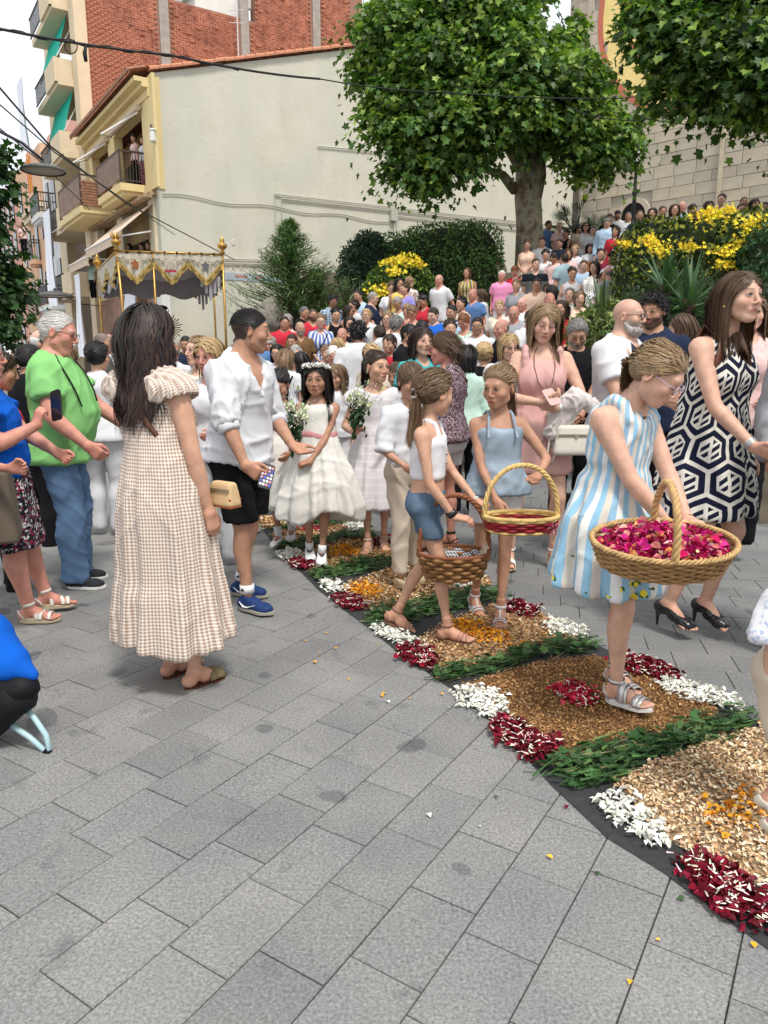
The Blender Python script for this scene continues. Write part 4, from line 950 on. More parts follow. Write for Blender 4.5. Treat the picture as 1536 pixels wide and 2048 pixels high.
# conduits, blue band, box, chipped patches on the side wall (x=-0.0x faces the square)
pipem=mat('painted_pipe',(.52,.51,.44),.8); 
def wline(n,pts,r,m): hp(n,MB().tube([(-.03-r,-s,z) for s,z in pts],r,5),m)
rs_=np.random.RandomState(3)
wline('cable',[(.1+.35*i,6.98+.06*math.sin(i*.7)+.0*i) for i in range(28)],.018,mat('grey_cable',(.30,.29,.26),.8))
wline('conduit',[(20,7.75),(4.34,7.47),(4.34,5.12),(1.6,4.98)],.028,pipem); wline('conduit',[(20,7.62),(4.62,7.34),(4.62,4.98),(1.6,4.84)],.028,pipem)
wline('conduit',[(6.2,9.40),(9.6,9.62)],.022,pipem); wline('conduit',[(9.75,7.1),(9.75,5.2)],.04,pipem); wline('cable',[(9.9,7.25),(14,7.3),(20,7.4)],.025,pipem)
hp('junction_box',MB().box((-.09,-9.7,7.25),(.16,.34,.45)),mat('box_grey',(.45,.44,.38),.7))
hp('painted_band',MB().box((-.012,-7.2,4.42),(.02,13.5,.26)),mat('pale_blue_paint',(.36,.42,.47),.85,noise=(3,.08)))
hp('red_marks',MB().box((-.026,-2.9,4.45),(.006,.5,.08)).box((-.026,-3.6,4.43),(.006,.25,.06)),mat('faded_red',(.52,.22,.2),.9))
m=MB()
for i in range(26):
    s,z=rs_.uniform(.6,9.5),rs_.uniform(3.4,6.6); a=rs_.uniform(.05,.13); m.add([(-.02,-s+a*cos(t)*.7*(1+.3*sin(3*t)),z+a*sin(t)) for t in np.linspace(0,2*PI,7)[:-1]]+[(0,-s+1.3*a*cos(t)*.7,z+1.3*a*sin(t)) for t in np.linspace(0,2*PI,7)[:-1]],[np.array([[0,5,4,3],[0,3,2,1]]),np.array([[i_,(i_+1)%6,6+(i_+1)%6,6+i_] for i_ in range(6)])])
o=hp('peeling_plaster',m,wallm); o['kind']='stuff'
# ---------- brick apartment building behind ----------
H2=empty('apartment_building',(C0[0],C0[1],0),HROT,'tall apartment building with red brick side wall and cream balconies under green awnings','building')
brickm=mat('red_brick',(.36,.15,.095),.92,noise=(1.5,.25),fn=lambda N,L,tc,src,b: mixc(N,L,1,src,ramp(N,L,nz(N,L,tc.outputs['Object'],4.1,1),[(.3,(.72,.62,.62)),(.5,(1,1,1)),(.72,(1.15,1.1,1.05))]),'MULTIPLY'))
mort=mat('mortar',(.30,.17,.12),.95); conc=mat('weathered_concrete',(.33,.31,.28),.9,noise=(4,.15))
a2=mat('apartment_cream',(.66,.55,.38),.88,noise=(2,.05))
hp('side_wall',MB().box((9.35,-4.1,8.6),(.5,8.0,17.0)).box((9.35,-11,10.6),(.5,6,21)).box((12.6,-13.4,8.6),(6.5,.6,17)),mort,H2)
def brick_at(y,z,w=.27): return (9.085,-y,z)
bme=MB().box((0,0,0),(.05,.27,.088)).build('brick',brickm,H2); bme.location=(9.085,-.5,11.2)
cnt=1; rest=MB(); cand=[]
for r_ in range(0,100):
    z=10.9+r_*.1
    for c_ in range(0,46):
        y=.15+c_*.285+(.14 if r_%2 else 0)
        if y>13.7 or (y<8 and z>17.05) or z>20: continue
        if any(abs(y-p_)<.33 for p_ in (3.59,7.45,11.3)): continue
        if z<10.75+y*.30+.0: continue
        cand.append((y,z))
cand.sort(key=lambda t:t[0]*1.2+abs(t[1]-14))
for i,(y,z) in enumerate(cand):
    dx=rnd.choice([0,0,0,.012,-.010,-.03 if rnd.random()<.2 else 0])
    if i<290: o=bme.copy(); COL.objects.link(o); o.parent=H2; o.location=(9.085+dx,-y,z)
    else: rest.box((9.085+dx,-y,z),(.05,.27,.088))
o=rest.build('far_brick',brickm,H2); o['kind']='stuff'
for y_ in (3.59,7.45,11.3): hp('concrete_pillar',MB().box((9.09,-y_,14.5),(.10,.42,13)),conc,H2)
hp('front_pier',MB().box((9.45,.02,8.5),(.9,.5,17.5)),a2,H2); hp('left_pier',MB().box((15.6,-.1,8.5),(1.6,.4,17.5)),a2,H2)
hp('recess_wall',MB().box((12.4,-1.5,9),(5.2,.2,18)),mat('recess_cream',(.50,.40,.26),.9),H2)
for k,zf in enumerate((4.4,7.35,10.25,13.15,16.1)):
    b=empty('balcony'); b.parent=H2
    MB().box((12.35,-.25,zf-.02),(4.9,2.3,.26)).build('floor_slab',a2,b)
    MB().box((9.98+.08,.35,zf+.45),(.16,1.3,.95)).box((11.0,.94,zf+.45),(2.1,.14,.95)).build('parapet',a2,b)
    m=MB().box((13.4,.94,zf+1.0),(2.9,.05,.05)).box((13.4,.94,zf+.2),(2.9,.05,.05))
    m.build('rail',steel,b)
    for q in range(14): MB().box((12.1+q*.2,.94,zf+.6),(.025,.025,.85)).build('baluster',steel,b)
    hp('window',MB().box((11.6,-1.37,zf+1.2),(1.8,.06,1.9)),glassm,H2)
hp('shutter',MB().box((13.6,-1.36,5.7),(1.8,.1,1.6)),mat('shutter_brown',(.16,.12,.09),.7),H2)
green=mat('green_canvas',(.0,.42,.30),.8,noise=(4,.05)); 
for z1,z2,d in ((16.3,14.3,.75),(13.2,11.2,.75)):
    a_=empty('green_awning'); a_.parent=H2
    MB().add([(10.4,.15,z1),(14.5,.15,z1),(14.5,d,z2),(10.4,d,z2),(10.4,.15,z1-.03),(14.5,.15,z1-.03),(14.5,d,z2-.03),(10.4,d,z2-.03)],np.array([[0,1,2,3],[7,6,5,4],[3,2,6,7],[0,3,7,4],[1,5,6,2],[0,4,5,1]])).build('canvas',green,a_)
    MB().tube([(10.4,.1,z1-.8),(10.4,d,z2)],.025,5).build('arm',white,a_); MB().tube([(10.4,d,z2),(14.5,d,z2)],.03,5).build('front_bar',white,a_)
hp('roof_terrace',MB().box((10.2,-6.5,17.5),(1.6,2.6,.7)).box((11,-6.5,18.4),(3,3,1.2)),mat('white_render',(.68,.68,.64),.9,noise=(2,.05)),H2)
ch=MB().lathe([(.16,0),(.16,2.2),(.28,2.25),(.28,2.7),(.16,2.85),(0,2.9)],(7.9,-9.9,12.9),10).build('chimney',mat('flue_grey',(.55,.55,.56),.5,metal=.3)); ch.location=(C0[0],C0[1],0); ch.rotation_euler=(0,0,HROT); tag(ch,'grey metal flue with a round cap standing above the cream wall roof edge','chimney')
an=MB().tube([(8.2,-6.7,12.7),(8.2,-6.7,17.5)],.03,5).tube([(8.2,-6.3,16.9),(8.2,-7.1,17.1)],.015,4).tube([(8.2,-6.3,16.4),(8.2,-7.1,16.55)],.015,4).build('antenna',mat('pole_white',(.6,.6,.6),.5)); an.location=(C0[0],C0[1],0); an.rotation_euler=(0,0,HROT); tag(an,'thin white aerial mast in front of the brick wall','antenna')
# ---------- farther houses down the street ----------
H3=empty('white_house',(C0[0],C0[1],0),HROT,'narrow white house with dark balconies beyond the apartment building','house')
wm=mat('white_facade',(.72,.72,.71),.9,noise=(2,.04)); hp('wall',MB().box((18.3,-3,6.0),(3.6,6,12.4)),wm,H3)
for z,h_ in ((9.0,1.5),(4.4,1.6)):
    b=balcony(16.9,19.3,.9,z-.1,1.0,True,H3,mat('dark_panel',(.03,.03,.035),.6) if z<5 else steel,None,wm,8)
for x,z,w2,h2 in ((18.9,10.0,.6,1.5),(17.3,9.9,.9,2.0),(18.9,7.6,.5,1.2),(17.4,5.6,1.0,2.2),(19.3,6.0,.4,1.4)): hp('window',MB().box((x,.03,z),(w2,.08,h2)),glassm,H3)
H4=empty('peach_house',(C0[0],C0[1],0),HROT,'peach coloured house with small windows at the far left of the street','house')
pm=mat('peach_render',(.68,.43,.28),.9,noise=(2,.05)); hp('wall',MB().box((24.6,-3,6.4),(8.8,6,13.4)),pm,H4); hp('cornice',MB().box((22.8,.15,9.6),(5.0,.35,.3)).box((22.8,.22,9.9),(5.2,.5,.2)),cream,H4)
hp('upper_storey',MB().box((24,-4,14.2),(9,4,2.6)),mat('pink_render',(.62,.36,.30),.9,noise=(2,.05)),H4)
b=balcony(22.5,23.7,.5,7.2,1.1,True,H4,steel,None,pm,4); b=balcony(21.6,24.4,.7,3.9,1.2,True,H4,mat('beige_rail',(.4,.28,.2),.8),None,pm,8)
for x,z,w2,h2 in ((23.1,8.3,.8,2.2),(21.6,5.8,.4,1.3),(22.8,5.9,.6,2.0),(24.2,5.6,.4,1.2),(25.7,8.2,.8,2),(25.6,5.2,.8,2),(27.5,11.4,.8,1.8),(27.5,8.2,.8,1.8),(21.2,8.5,.3,.6),(24.4,8.5,.3,.6)): hp('window',MB().box((x,.03,z),(w2,.08,h2)),glassm,H4)
H5=empty('salmon_house',(C0[0],C0[1],0),HROT,'salmon coloured house glimpsed behind the dark tree at the left edge','house')
hp('wall',MB().box((34,-3,6.5),(9.6,6,13)),mat('salmon_render',(.62,.34,.26),.9,noise=(2,.05)),H5)
for x in (31,33,35,37): 
    for z in (3,6,9,11.5): hp('window',MB().box((x,.03,z),(.9,.08,1.8)),glassm,H5)
# cloths hanging from the balconies
cl_=mat('white_sheet',(.78,.80,.86),.9,bump=(5,.4,.03))
def hang(x,y,z,w2,h2,label,par=None):
    n1,n2=9,14; V=[];rr=np.random.RandomState(int(x*7))
    for th in (0,.015):
        for j in range(n2+1):
            for i in range(n1+1): V.append((x+w2*(i/n1-.5),y+.10*math.sin(i*1.3+j*.25)*j/n2+th,z-h2*j/n2+.04*math.sin(i*2.1)*(j==n2)))
    k=(n1+1)*(n2+1); F=[[a,a+1,a+n1+2,a+n1+1] for j in range(n2) for i in range(n1) for a in [j*(n1+1)+i]]; F=[f[::-1] for f in F]+[[k+q for q in f] for f in F]
    o=mk('hanging_cloth',npmesh('hanging_cloth',V,np.array(F),True),cl_); o.location=(C0[0],C0[1],0); o.rotation_euler=(0,0,HROT); tag(o,label,'cloth','white cloths hung from the balconies'); return o
hang(13.6,1.15,8.4,1.7,4.4,'long white cloth hanging from the second floor balcony below the street lamp'); hang(14.3,1.7,14.2,1.5,3.0,'white cloth hanging from the upper balcony beside the green awning'); hang(7.6,1.25,4.95,1.0,3.4,'white cloth hanging below the person on the first floor balcony'); hang(2.4,.5,4.1,1.5,1.1,'short white cloth hung on the wall behind the processional canopy')
fl=MB(); 
for i in range(9): fl.box((17.2+.08*i,1.05+.03*(i%3),10.9),(.078,.02,1.9),c3=((.75,.5,.05) if i%2 else (.55,.05,.04)))
fl=fl.build('flag',mat('flag_cloth',rough=.9,attr=True)); fl.location=(C0[0],C0[1],0); fl.rotation_euler=(0,0,HROT); tag(fl,'red and yellow striped flag hanging over a balcony of the white house','flag')
# ---------- church ----------
UC=A_([.70,-.714]); OC=A_([10.25,38.99]); CROT=math.atan2(-.714,.70)
CH=empty('church',(OC[0],OC[1],0),CROT,'pale ashlar stone church wall with yellow painted roundel edged in red','church')
ash=mat('ashlar_stone',(.47,.43,.35),.9,noise=(2.2,.12,6),bump=(16,.4,.01),fn=lambda N,L,tc,src,b: mixc(N,L,1,src,ramp(N,L,obj_rand(N,L),[(0,(.86,.83,.80)),(.5,(1,1,1)),(.8,(1.08,1.03,.93)),(1,(.93,.94,.95))]),'MULTIPLY'))
lime=mat('lime_mortar',(.36,.33,.28),.95)
hp('wall',MB().box((9,.55,12),(21.4,1.0,24)),lime,CH)
sm=MB().box((0,0,0),(.93,.09,.50)).build('stone',ash,CH); sm.location=(-1.0,.02,4.6); cnt=0; rest=MB()
row=0; z=4.6; 
while z<24:
    hgt=(.52,.46,.55,.48)[row%4]; x=-1.55-.4*rnd.random()
    while x<18.5:
        w2=rnd.uniform(.75,1.25); cx=x+w2/2; zc=z+hgt/2
        if x>-1.5 and not(abs(cx-2.35)<.8 and zc<8.9):
            inarc=(cx-5.0)**2+(zc-17.2)**2<5.1**2
            if not inarc:
                yy=.03+rnd.uniform(-.012,.012)
                if 6<zc<15 and cx<10.5 and cnt<292: o=sm.copy(); COL.objects.link(o); o.parent=CH; o.location=(cx,yy,zc); o.scale=((w2-.025)/.93,1,(hgt-.022)/.50); cnt+=1
                else: rest.box((cx,yy,zc),(w2-.025,.09,hgt-.022))
        x+=w2
    z+=hgt; row+=1
o=rest.build('far_stone',ash,CH); o['kind']='stuff'
nA=40
def arcring(r0,r1,y,m,n_): 
    k=MB()
    for i in range(nA):
        t0,t1=2*PI*i/nA,2*PI*(i+1)/nA; k.add([(5+r0*cos(t0),y,17.2+r0*sin(t0)),(5+r1*cos(t0),y,17.2+r1*sin(t0)),(5+r1*cos(t1),y,17.2+r1*sin(t1)),(5+r0*cos(t1),y,17.2+r0*sin(t1)),(5+r1*cos(t0),y+.2,17.2+r1*sin(t0)),(5+r1*cos(t1),y+.2,17.2+r1*sin(t1))],np.array([[3,2,1,0],[1,2,5,4]]))
    hp(n_,k,m,CH)
arcring(0,4.86,-.02,mat('yellow_ochre_paint',(.80,.66,.27),.9,noise=(2,.08)),'painted_roundel'); arcring(4.85,5.12,-.035,mat('red_ochre_paint',(.50,.17,.11),.9),'red_border'); arcring(3.6,3.72,-.03,mat('red_ochre_paint'),'red_border')
m=MB()
for i in range(12):
    t0,t1=PI*i/12,PI*(i+1)/12; r0,r1=.62,.85
    m.add([(2.35+r*cos(t),y,8.1+r*sin(t)) for r in (r0,r1) for t in (t0,t1) for y in (-.12,.05)],np.array([[0,4,6,2],[4,5,7,6],[0,2,3,1],[1,3,7,5]]))
hp('door_arch',m,mat('moulding_stone',(.50,.44,.35),.9),CH); hp('doorway',MB().box((2.35,-.0,7.5),(1.24,.1,1.5)).lathe([(.62,0),(.62,.05)],(0,0,0),16),mat('doorway_shade',(.012,.011,.010),.9),CH)  # flat black panel; the shade inside the doorway is put into its colour
m=MB(); m.add([(2.35+.62*cos(t),-.06,8.1+.62*sin(t)) for t in np.linspace(0,PI,13)],np.array([[0,i+1,i] for i in range(1,12)])); hp('door_head',m,mat('doorway_shade'),CH)
for x in (1.35,6.3): hp('pilaster_edge',MB().box((x-1.9 if x<2 else x,-.05,12),(.14,.18,20)),ash,CH)
# ---------- vegetation ----------
def leafmat(name,tl=.3,rough=.5):
    if name in _M: return _M[name]
    m=mat(name,rough=rough,spec=.35,attr=True); t=m.node_tree; N=t.nodes;L=t.links; b=N['Principled BSDF']; out=N['Material Output']
    tr=N.new('ShaderNodeBsdfTranslucent'); mx=N.new('ShaderNodeMixShader'); mx.inputs[0].default_value=tl
    a=N.new('ShaderNodeAttribute'); a.attribute_name='Col'; c=mixc(N,L,1,a.outputs['Color'],(1.3,1.5,.5),'MULTIPLY'); L.new(c,tr.inputs[0])
    L.new(b.outputs[0],mx.inputs[1]); L.new(tr.outputs[0],mx.inputs[2]); L.new(mx.outputs[0],out.inputs[0]); return m
SH={'maple':[(0,-.40),(.46,-.36),(.34,-.06),(.60,.14),(.24,.20),(.02,.62),(-.22,.22),(-.58,.12),(-.34,-.08),(-.44,-.38)],
    'oval':[(0,-.5),(.22,-.12),(.2,.2),(0,.5),(-.2,.2),(-.22,-.12)],'star':[(0,-.5),(.12,-.1),(.5,-.15),(.18,.1),(.3,.5),(0,.22),(-.3,.5),(-.18,.1),(-.5,-.15),(-.12,-.1)],'chip':[(-.24,-.4),(.2,-.5),(.28,.36),(-.16,.5)],'quad':[(-.12,-.5),(.12,-.5),(.05,.5),(-.05,.5)],
    'petal':[(0,-.5),(.3,-.1),(.34,.25),(0,.5),(-.34,.25),(-.3,-.1)],'needle':[(-.06,-.5),(.06,-.5),(.0,.5)]}
def leaves(P,S,U,Nn,C,shape='maple',fold=.18,rs=RS):
    """P centres, S sizes, U tip directions, Nn normals, C colours -> arrays"""
    P,U,Nn=A_(P),A_(U),A_(Nn); U=U/np.linalg.norm(U,axis=1)[:,None]; Nn=Nn-U*(Nn*U).sum(1)[:,None]; Nn/=np.linalg.norm(Nn,axis=1)[:,None]+1e-9; Wd=np.cross(U,Nn)
    o=A_(SH[shape]); k=len(o); n=len(P); S=np.broadcast_to(S,(n,))
    V=P[:,None]+S[:,None,None]*(Wd[:,None]*o[None,:,:1]+U[:,None]*o[None,:,1:]+Nn[:,None]*(np.abs(o[None,:,:1])*fold*2-.0))
    if shape=='maple':
        i=np.arange(1,k-1); T=np.stack([0*i,i,i+1],1); F=(np.arange(n)[:,None,None]*k+T[None]).reshape(-1,3); return V.reshape(-1,3),F,np.repeat(C,k,0)
    if shape in('quad','needle','chip'):
        F=np.arange(n)[:,None]*k+np.arange(k)[None]; return V.reshape(-1,3),F,np.repeat(C,k,0)
    # centre vertex fan
    V=np.concatenate([P[:,None]-Nn[:,None]*S[:,None,None]*.02,V],1); i=np.arange(k); T=np.stack([0*i,1+i,1+(i+1)%k],1); F=(np.arange(n)[:,None,None]*(k+1)+T[None]).reshape(-1,3)
    return V.reshape(-1,3),F,np.repeat(C,k+1,0)
def addl(mb,*a,**k): V,F,C=leaves(*a,**k); mb.add(V,F,C); return mb
def rdir(n,rs=RS): v=rs.randn(n,3); return v/np.linalg.norm(v,axis=1)[:,None]
def colvar(base,n,v=.25,bright_c=None,tp=.1,rs=RS):
    c=A_(base)*(1+v*(rs.rand(n,1)*2-1))*(1+.08*rs.randn(n,3))
    if bright_c is not None: m=rs.rand(n)<tp; c[m]=A_(bright_c)*(1+.25*(rs.rand(m.sum(),1)*2-1))
    return np.clip(c,.004,1)
barkm=mat('plane_bark',(.28,.24,.17),.9,bump=(9,.5,.03),fn=lambda N,L,tc,src,b: ramp(N,L,nz(N,L,tc.outputs['Object'],3.2,5),[(.36,(.10,.075,.05)),(.46,(.24,.19,.13)),(.54,(.33,.31,.22)),(.64,(.20,.17,.12))]))
def crown(name,blobs,n,size,base,bright_c,tp,par,seed=1,shape='maple',droop=.5,tl=.3,inner=.35,core=(.012,.02,.008),spread=.10,fold=.18):
    rs=np.random.RandomState(seed); mb=MB(); B=A_(blobs); w=B[:,3]*B[:,4]; w=w/w.sum()
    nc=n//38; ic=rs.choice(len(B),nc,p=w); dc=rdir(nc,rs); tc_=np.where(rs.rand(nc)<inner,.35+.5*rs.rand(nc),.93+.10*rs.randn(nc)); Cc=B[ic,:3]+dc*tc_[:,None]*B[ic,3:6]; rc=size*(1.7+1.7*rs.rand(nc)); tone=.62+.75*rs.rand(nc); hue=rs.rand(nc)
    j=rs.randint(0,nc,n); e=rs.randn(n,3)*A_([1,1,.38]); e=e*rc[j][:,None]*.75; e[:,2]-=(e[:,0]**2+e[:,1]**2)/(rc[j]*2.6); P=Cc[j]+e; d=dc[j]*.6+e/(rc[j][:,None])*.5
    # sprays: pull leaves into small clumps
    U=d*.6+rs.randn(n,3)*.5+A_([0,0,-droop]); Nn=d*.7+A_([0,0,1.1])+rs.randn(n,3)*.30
    top=(e[:,2]/rc[j]>-.15); C=colvar(base,n,.30,None,0,rs)*tone[j][:,None]; m_=rs.rand(n)<tp*(.35+2.2*hue[j]**2)*np.where(top,1.6,.5); C[m_]=A_(bright_c)*(.75+.5*rs.rand(m_.sum(),1))  # bright leaves favour clump tops: light from above put into the colour
    addl(mb,P,size*(.6+.8*rs.rand(n)),U,Nn,C,shape=shape,fold=fold)
    return mb.build(name,leafmat('leaf_'+name.split('_')[0],tl),par)
def sprays(mb,starts,dirs,L,nl,size,base,bright_c,tp,rs,shape='maple'):
    """leafy twigs that break the outline"""
    for s,d in zip(starts,dirs):
        t=rs.rand(nl)[:,None]; P=s+d*L*t+A_([0,0,-1])*(t**2)*L*.35+rs.randn(nl,3)*size*.45
        addl(mb,P,size*(.6+.7*rs.rand(nl)),np.tile(d,(nl,1))*.5+rs.randn(nl,3)*.5+A_([0,0,-.4]),rs.randn(nl,3)*.5+A_([0,0,1]),colvar(base,nl,.35,bright_c,tp,rs),shape=shape)
def plane_tree(name,label,tp_,trunk,limbs,blobs,n,size,seed,spr=180,nbright=.16,base=(.066,.135,.026),bright_c=(.23,.34,.06),shr=.22):
    blobs=[[*q[:3],*[max(v-shr,.06) for v in q[3:]]] for q in blobs]; t=empty(name,tp_,0,label,'tree'); m=MB()
    for pts,rs_ in [trunk]+limbs: m.tube(pts,rs_,14 if rs_[0]>.3 else 8)
    m.build('trunk',barkm,t,True); rs=np.random.RandomState(seed); mb=MB()
    c=crown('crown_leaves',blobs,n,size,base,bright_c,nbright,t,seed)
    B=A_(blobs); i=rs.randint(0,len(B),spr); d=rdir(spr,rs); S=B[i,:3]+d*B[i,3:6]*.95; sprays(mb,S,d,size*2.9,15,size,base,bright_c,nbright*1.4,rs); mb.build('outer_sprays',leafmat('leaf_crown',.3),t); return t
# middle plane tree: base beside the stairs
TB=A_([3.95,20.4,3.2])
def rel(px,py,Y): return at(px,py,Y)-TB
mt_tr=([rel(1060,560,20.4)*[1,1,1]+[0,0,-.5],rel(1060,520,20.4),rel(1059,450,20.4),rel(1056,400,20.4),rel(1062,350,20.4),rel(1065,320,20.4)],[.46,.40,.345,.35,.40,.34])
mt_l=[([rel(1062,350,20.4),rel(1020,290,20.2),rel(940,230,19.6),rel(850,170,19.3)],[.30,.20,.13,.05]),([rel(1064,330,20.4),rel(1100,270,20.4),rel(1170,210,20.2),rel(1230,170,20.2)],[.30,.19,.12,.05]),([rel(1060,330,20.4),rel(1040,230,20.6),rel(1000,100,20.8),rel(960,-40,21)],[.28,.19,.12,.06]),([rel(1065,330,20.4),rel(1090,200,20.8),rel(1110,60,21)],[.22,.14,.06]),([rel(1030,380,20.4),rel(1005,350,20.0),rel(960,335,19.7),rel(900,320,19.4)],[.14,.11,.08,.04])]
def blob(px,py,Y,r,T,ry=None,rz=None): c=at(px,py,Y)-T; return [*c,r,ry or r,rz or r*.8]
mb_=[blob(x,y,Y,r,TB) for x,y,Y,r in ((790,60,19.6,1.05),(760,110,19.6,.7),(870,0,20,1.3),(950,60,19.6,1.4),(990,-60,20.6,1.3),(1000,150,19.2,1.35),(880,140,19,1.3),(800,190,19.2,.85),(770,230,19.2,.6),(830,250,18.8,.95),(920,225,18.7,1.2),(1010,215,18.9,1.1),(1105,180,19.4,1.3),(1150,150,20,.72),(1105,95,20.6,.6),(1190,215,20,.70),(1235,255,19.8,.55),(1150,260,19.6,1.0),(1200,310,19.8,.70),(830,320,19,.72),(880,320,18.9,.8),(930,290,19,.72),(800,345,19.2,.45),(860,352,19,.50),(1150,295,20,.55),(1185,320,20,.45),(1240,300,20,.5),(1050,100,20,1.0),(760,60,19.8,.6),(1020,0,21,.9),(930,-50,20,1.3),(1160,75,21,.22),(1165,45,21,.12),(740,150,19.5,.45),(1265,240,20,.35))]
plane_tree('plane_tree','large plane tree with thick pale trunk beside the stairs in front of the cream wall',TB,mt_tr,mt_l,mb_,38000,.150,11,spr=340,nbright=.36)
# right plane tree, nearer, its trunk stands outside the picture
TR=A_([9.2,13.0,1.6]); rr_=lambda px,py,Y: at(px,py,Y)-TR
plane_tree('plane_tree','plane tree branches reaching in from the upper right corner in front of the church',TR,([rr_(1900,600,13),rr_(1880,350,13),rr_(1860,200,13)],[.38,.34,.30]),[([rr_(1860,220,13),rr_(1700,100,12.7),rr_(1500,60,12.4),rr_(1350,40,12)],[.24,.16,.10,.03]),([rr_(1860,220,13),rr_(1650,200,12.6),rr_(1480,200,12.3)],[.2,.12,.04]),([rr_(1860,220,13),rr_(1750,-60,13)],[.2,.1])],
 [blob(x,y,Y,r,TR) for x,y,Y,r in ((1300,20,12,.38),(1275,40,12,.2),(1380,80,12,.62),(1440,40,12,.8),(1500,120,12,.9),(1400,130,11.8,.5),(1450,165,11.9,.45),(1530,175,12,.6),(1600,80,12.4,1.0),(1620,190,12.4,.7),(1720,60,12.8,1.2),(1720,200,12.8,.9),(1345,120,12,.3),(1340,20,12.2,.5),(1390,175,12,.3),(1320,170,12,.16),(1540,225,12,.25),(1480,205,12,.25),(1350,-50,12.4,.6),(1480,-50,12.4,1.0),(1800,-40,13.2,1.5),(1830,150,13.2,1.1))],22000,.126,12,spr=240,nbright=.26,base=(.05,.105,.02),bright_c=(.18,.28,.04),shr=.15)
# left edge tree
TL=A_([-6.4,8.6,0]); ll_=lambda px,py,Y: at(px,py,Y)-TL
t_=plane_tree('street_tree','dark leafy tree cut by the left edge of the picture',TL,([(0,0,0),(0,0,1.6),(.05,0,2.6)],[.16,.13,.12]),[([(0,0,2.4),(.3,0,3.2),(.6,0,3.9)],[.09,.06,.03])],
 [blob(x,y,Y,r,TL) for x,y,Y,r in ((-65,310,8.6,.40),(-35,335,8.6,.18),(-105,430,8.6,.5),(-80,520,8.6,.42),(-55,600,8.6,.45),(-60,660,8.6,.50),(-100,550,8.8,.8),(-120,350,8.8,.7),(-38,590,8.6,.28),(-25,640,8.6,.2),(-42,300,8.6,.18))],8500,.086,13,spr=70,nbright=.05,base=(.022,.060,.014),bright_c=(.06,.13,.025),shr=.05)
# clipped hedges and shrubs: leafy shells over a dark solid core
def shrub(name,label,blobs,n,size,base,bright_c,tp,seed,cat='bush',shape='oval',droop=.0,core=True,spread=.03,flowers=None,extra=None,sup=2.0,part='foliage'):
    B=A_(blobs,float); c=B[:,:3].mean(0); c[2]=B[:,2].min()-B[:,5].max()*.5; t=empty(name,c,0,label,cat); rs=np.random.RandomState(seed)
    B[:,:3]-=c; m=MB()
    w=B[:,3]*B[:,5]; w=w/w.sum(); idx=rs.choice(len(B),n,p=w); d=rdir(n,rs); 
    if sup!=2: d=d/(np.abs(d)**sup).sum(1)[:,None]**(1/sup)
    t_=1+spread*rs.randn(n)-(.16*rs.rand(n)*(rs.rand(n)<.4)); wob=1+.05*np.sin(d@A_([7,5,9])*1.7+idx)
    P=B[idx,:3]+d*(t_*wob)[:,None]*B[idx,3:6]; 
    U=rs.randn(n,3)*.7+d*.5+A_([0,0,.3-droop]); Nn=d+rs.randn(n,3)*.45+A_([0,0,.3]); C=colvar(base,n,.4,bright_c,tp,rs)
    addl(m,P,size*(.6+.8*rs.rand(n)),U,Nn,C,shape=shape); m.build(part,leafmat('leaf_'+name,.2),t)
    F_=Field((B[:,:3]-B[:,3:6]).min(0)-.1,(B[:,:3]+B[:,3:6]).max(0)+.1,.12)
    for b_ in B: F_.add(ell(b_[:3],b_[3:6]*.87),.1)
    V,Q=F_.mesh(); mk('branches',npmesh('branches',V,Q,True),mat('hedge_inner_shade',(.018,.028,.010),.95),t)  # one solid core, no twigs; shade inside the foliage put into its dark colour
    if flowers:
        k,fs,fc,cents=flowers; mf=MB()
        for (px,py,Y,rr) in cents:
            q=at(px,py,Y)-c; nn=int(k*rr/.3); P=q+rs.randn(nn,3)*A_([rr,rr*.3,rr*.45])-A_([0,.12,0]); addl(mf,P,fs*(.7+.6*rs.rand(nn)),rs.randn(nn,3)+A_([0,-.3,.3]),A_([0,-1,.5])+rs.randn(nn,3)*.4,colvar(fc,nn,.2,None,0,rs),shape='star')
        mf.build('yellow_flowers',mat('flower_petal',rough=.6,attr=True),t)['kind']='stuff'
    return t
def bl(px,py,Y,rx,ry,rz): return [*at(px,py,Y),rx,ry,rz]
shrub('hedge','dark clipped hedge with rounded top standing left of the plane tree trunk',[bl(830,515,21,1.25,.9,.62),bl(890,505,20.6,1.15,.9,.70),bl(945,512,20.2,.75,.8,.80),bl(955,570,20,.62,.7,.95),bl(905,575,20.2,.8,.8,.9)],13000,.088,(.085,.17,.045),(.14,.26,.06),.25,21,sup=3.2,cat='hedge')
shrub('flowering_bush','rounded green bush with yellow blooms on top beside the dark hedge',[bl(800,572,19,.82,.8,.62),bl(770,590,18.9,.55,.7,.55),bl(835,585,19,.6,.7,.55)],7000,.095,(.055,.115,.018),(.20,.30,.04),.28,22,flowers=(170,.10,(.88,.70,.05),((782,525,18.4,.13),(815,522,18.4,.17),(836,530,18.4,.10),(788,545,18.2,.12),(762,585,18.2,.16),(780,578,18.2,.1))))
shrub('dark_shrub','tall dark bluish green shrub against the cream wall left of the hedge',[bl(738,490,20.4,.42,.4,.35),bl(722,520,20.3,.50,.45,.5),bl(710,560,20.2,.48,.45,.5),bl(735,590,20.1,.50,.45,.6),bl(748,530,20.3,.4,.4,.5)],6500,.10,(.028,.062,.032),(.05,.10,.05),.12,23,droop=.8,spread=.10)
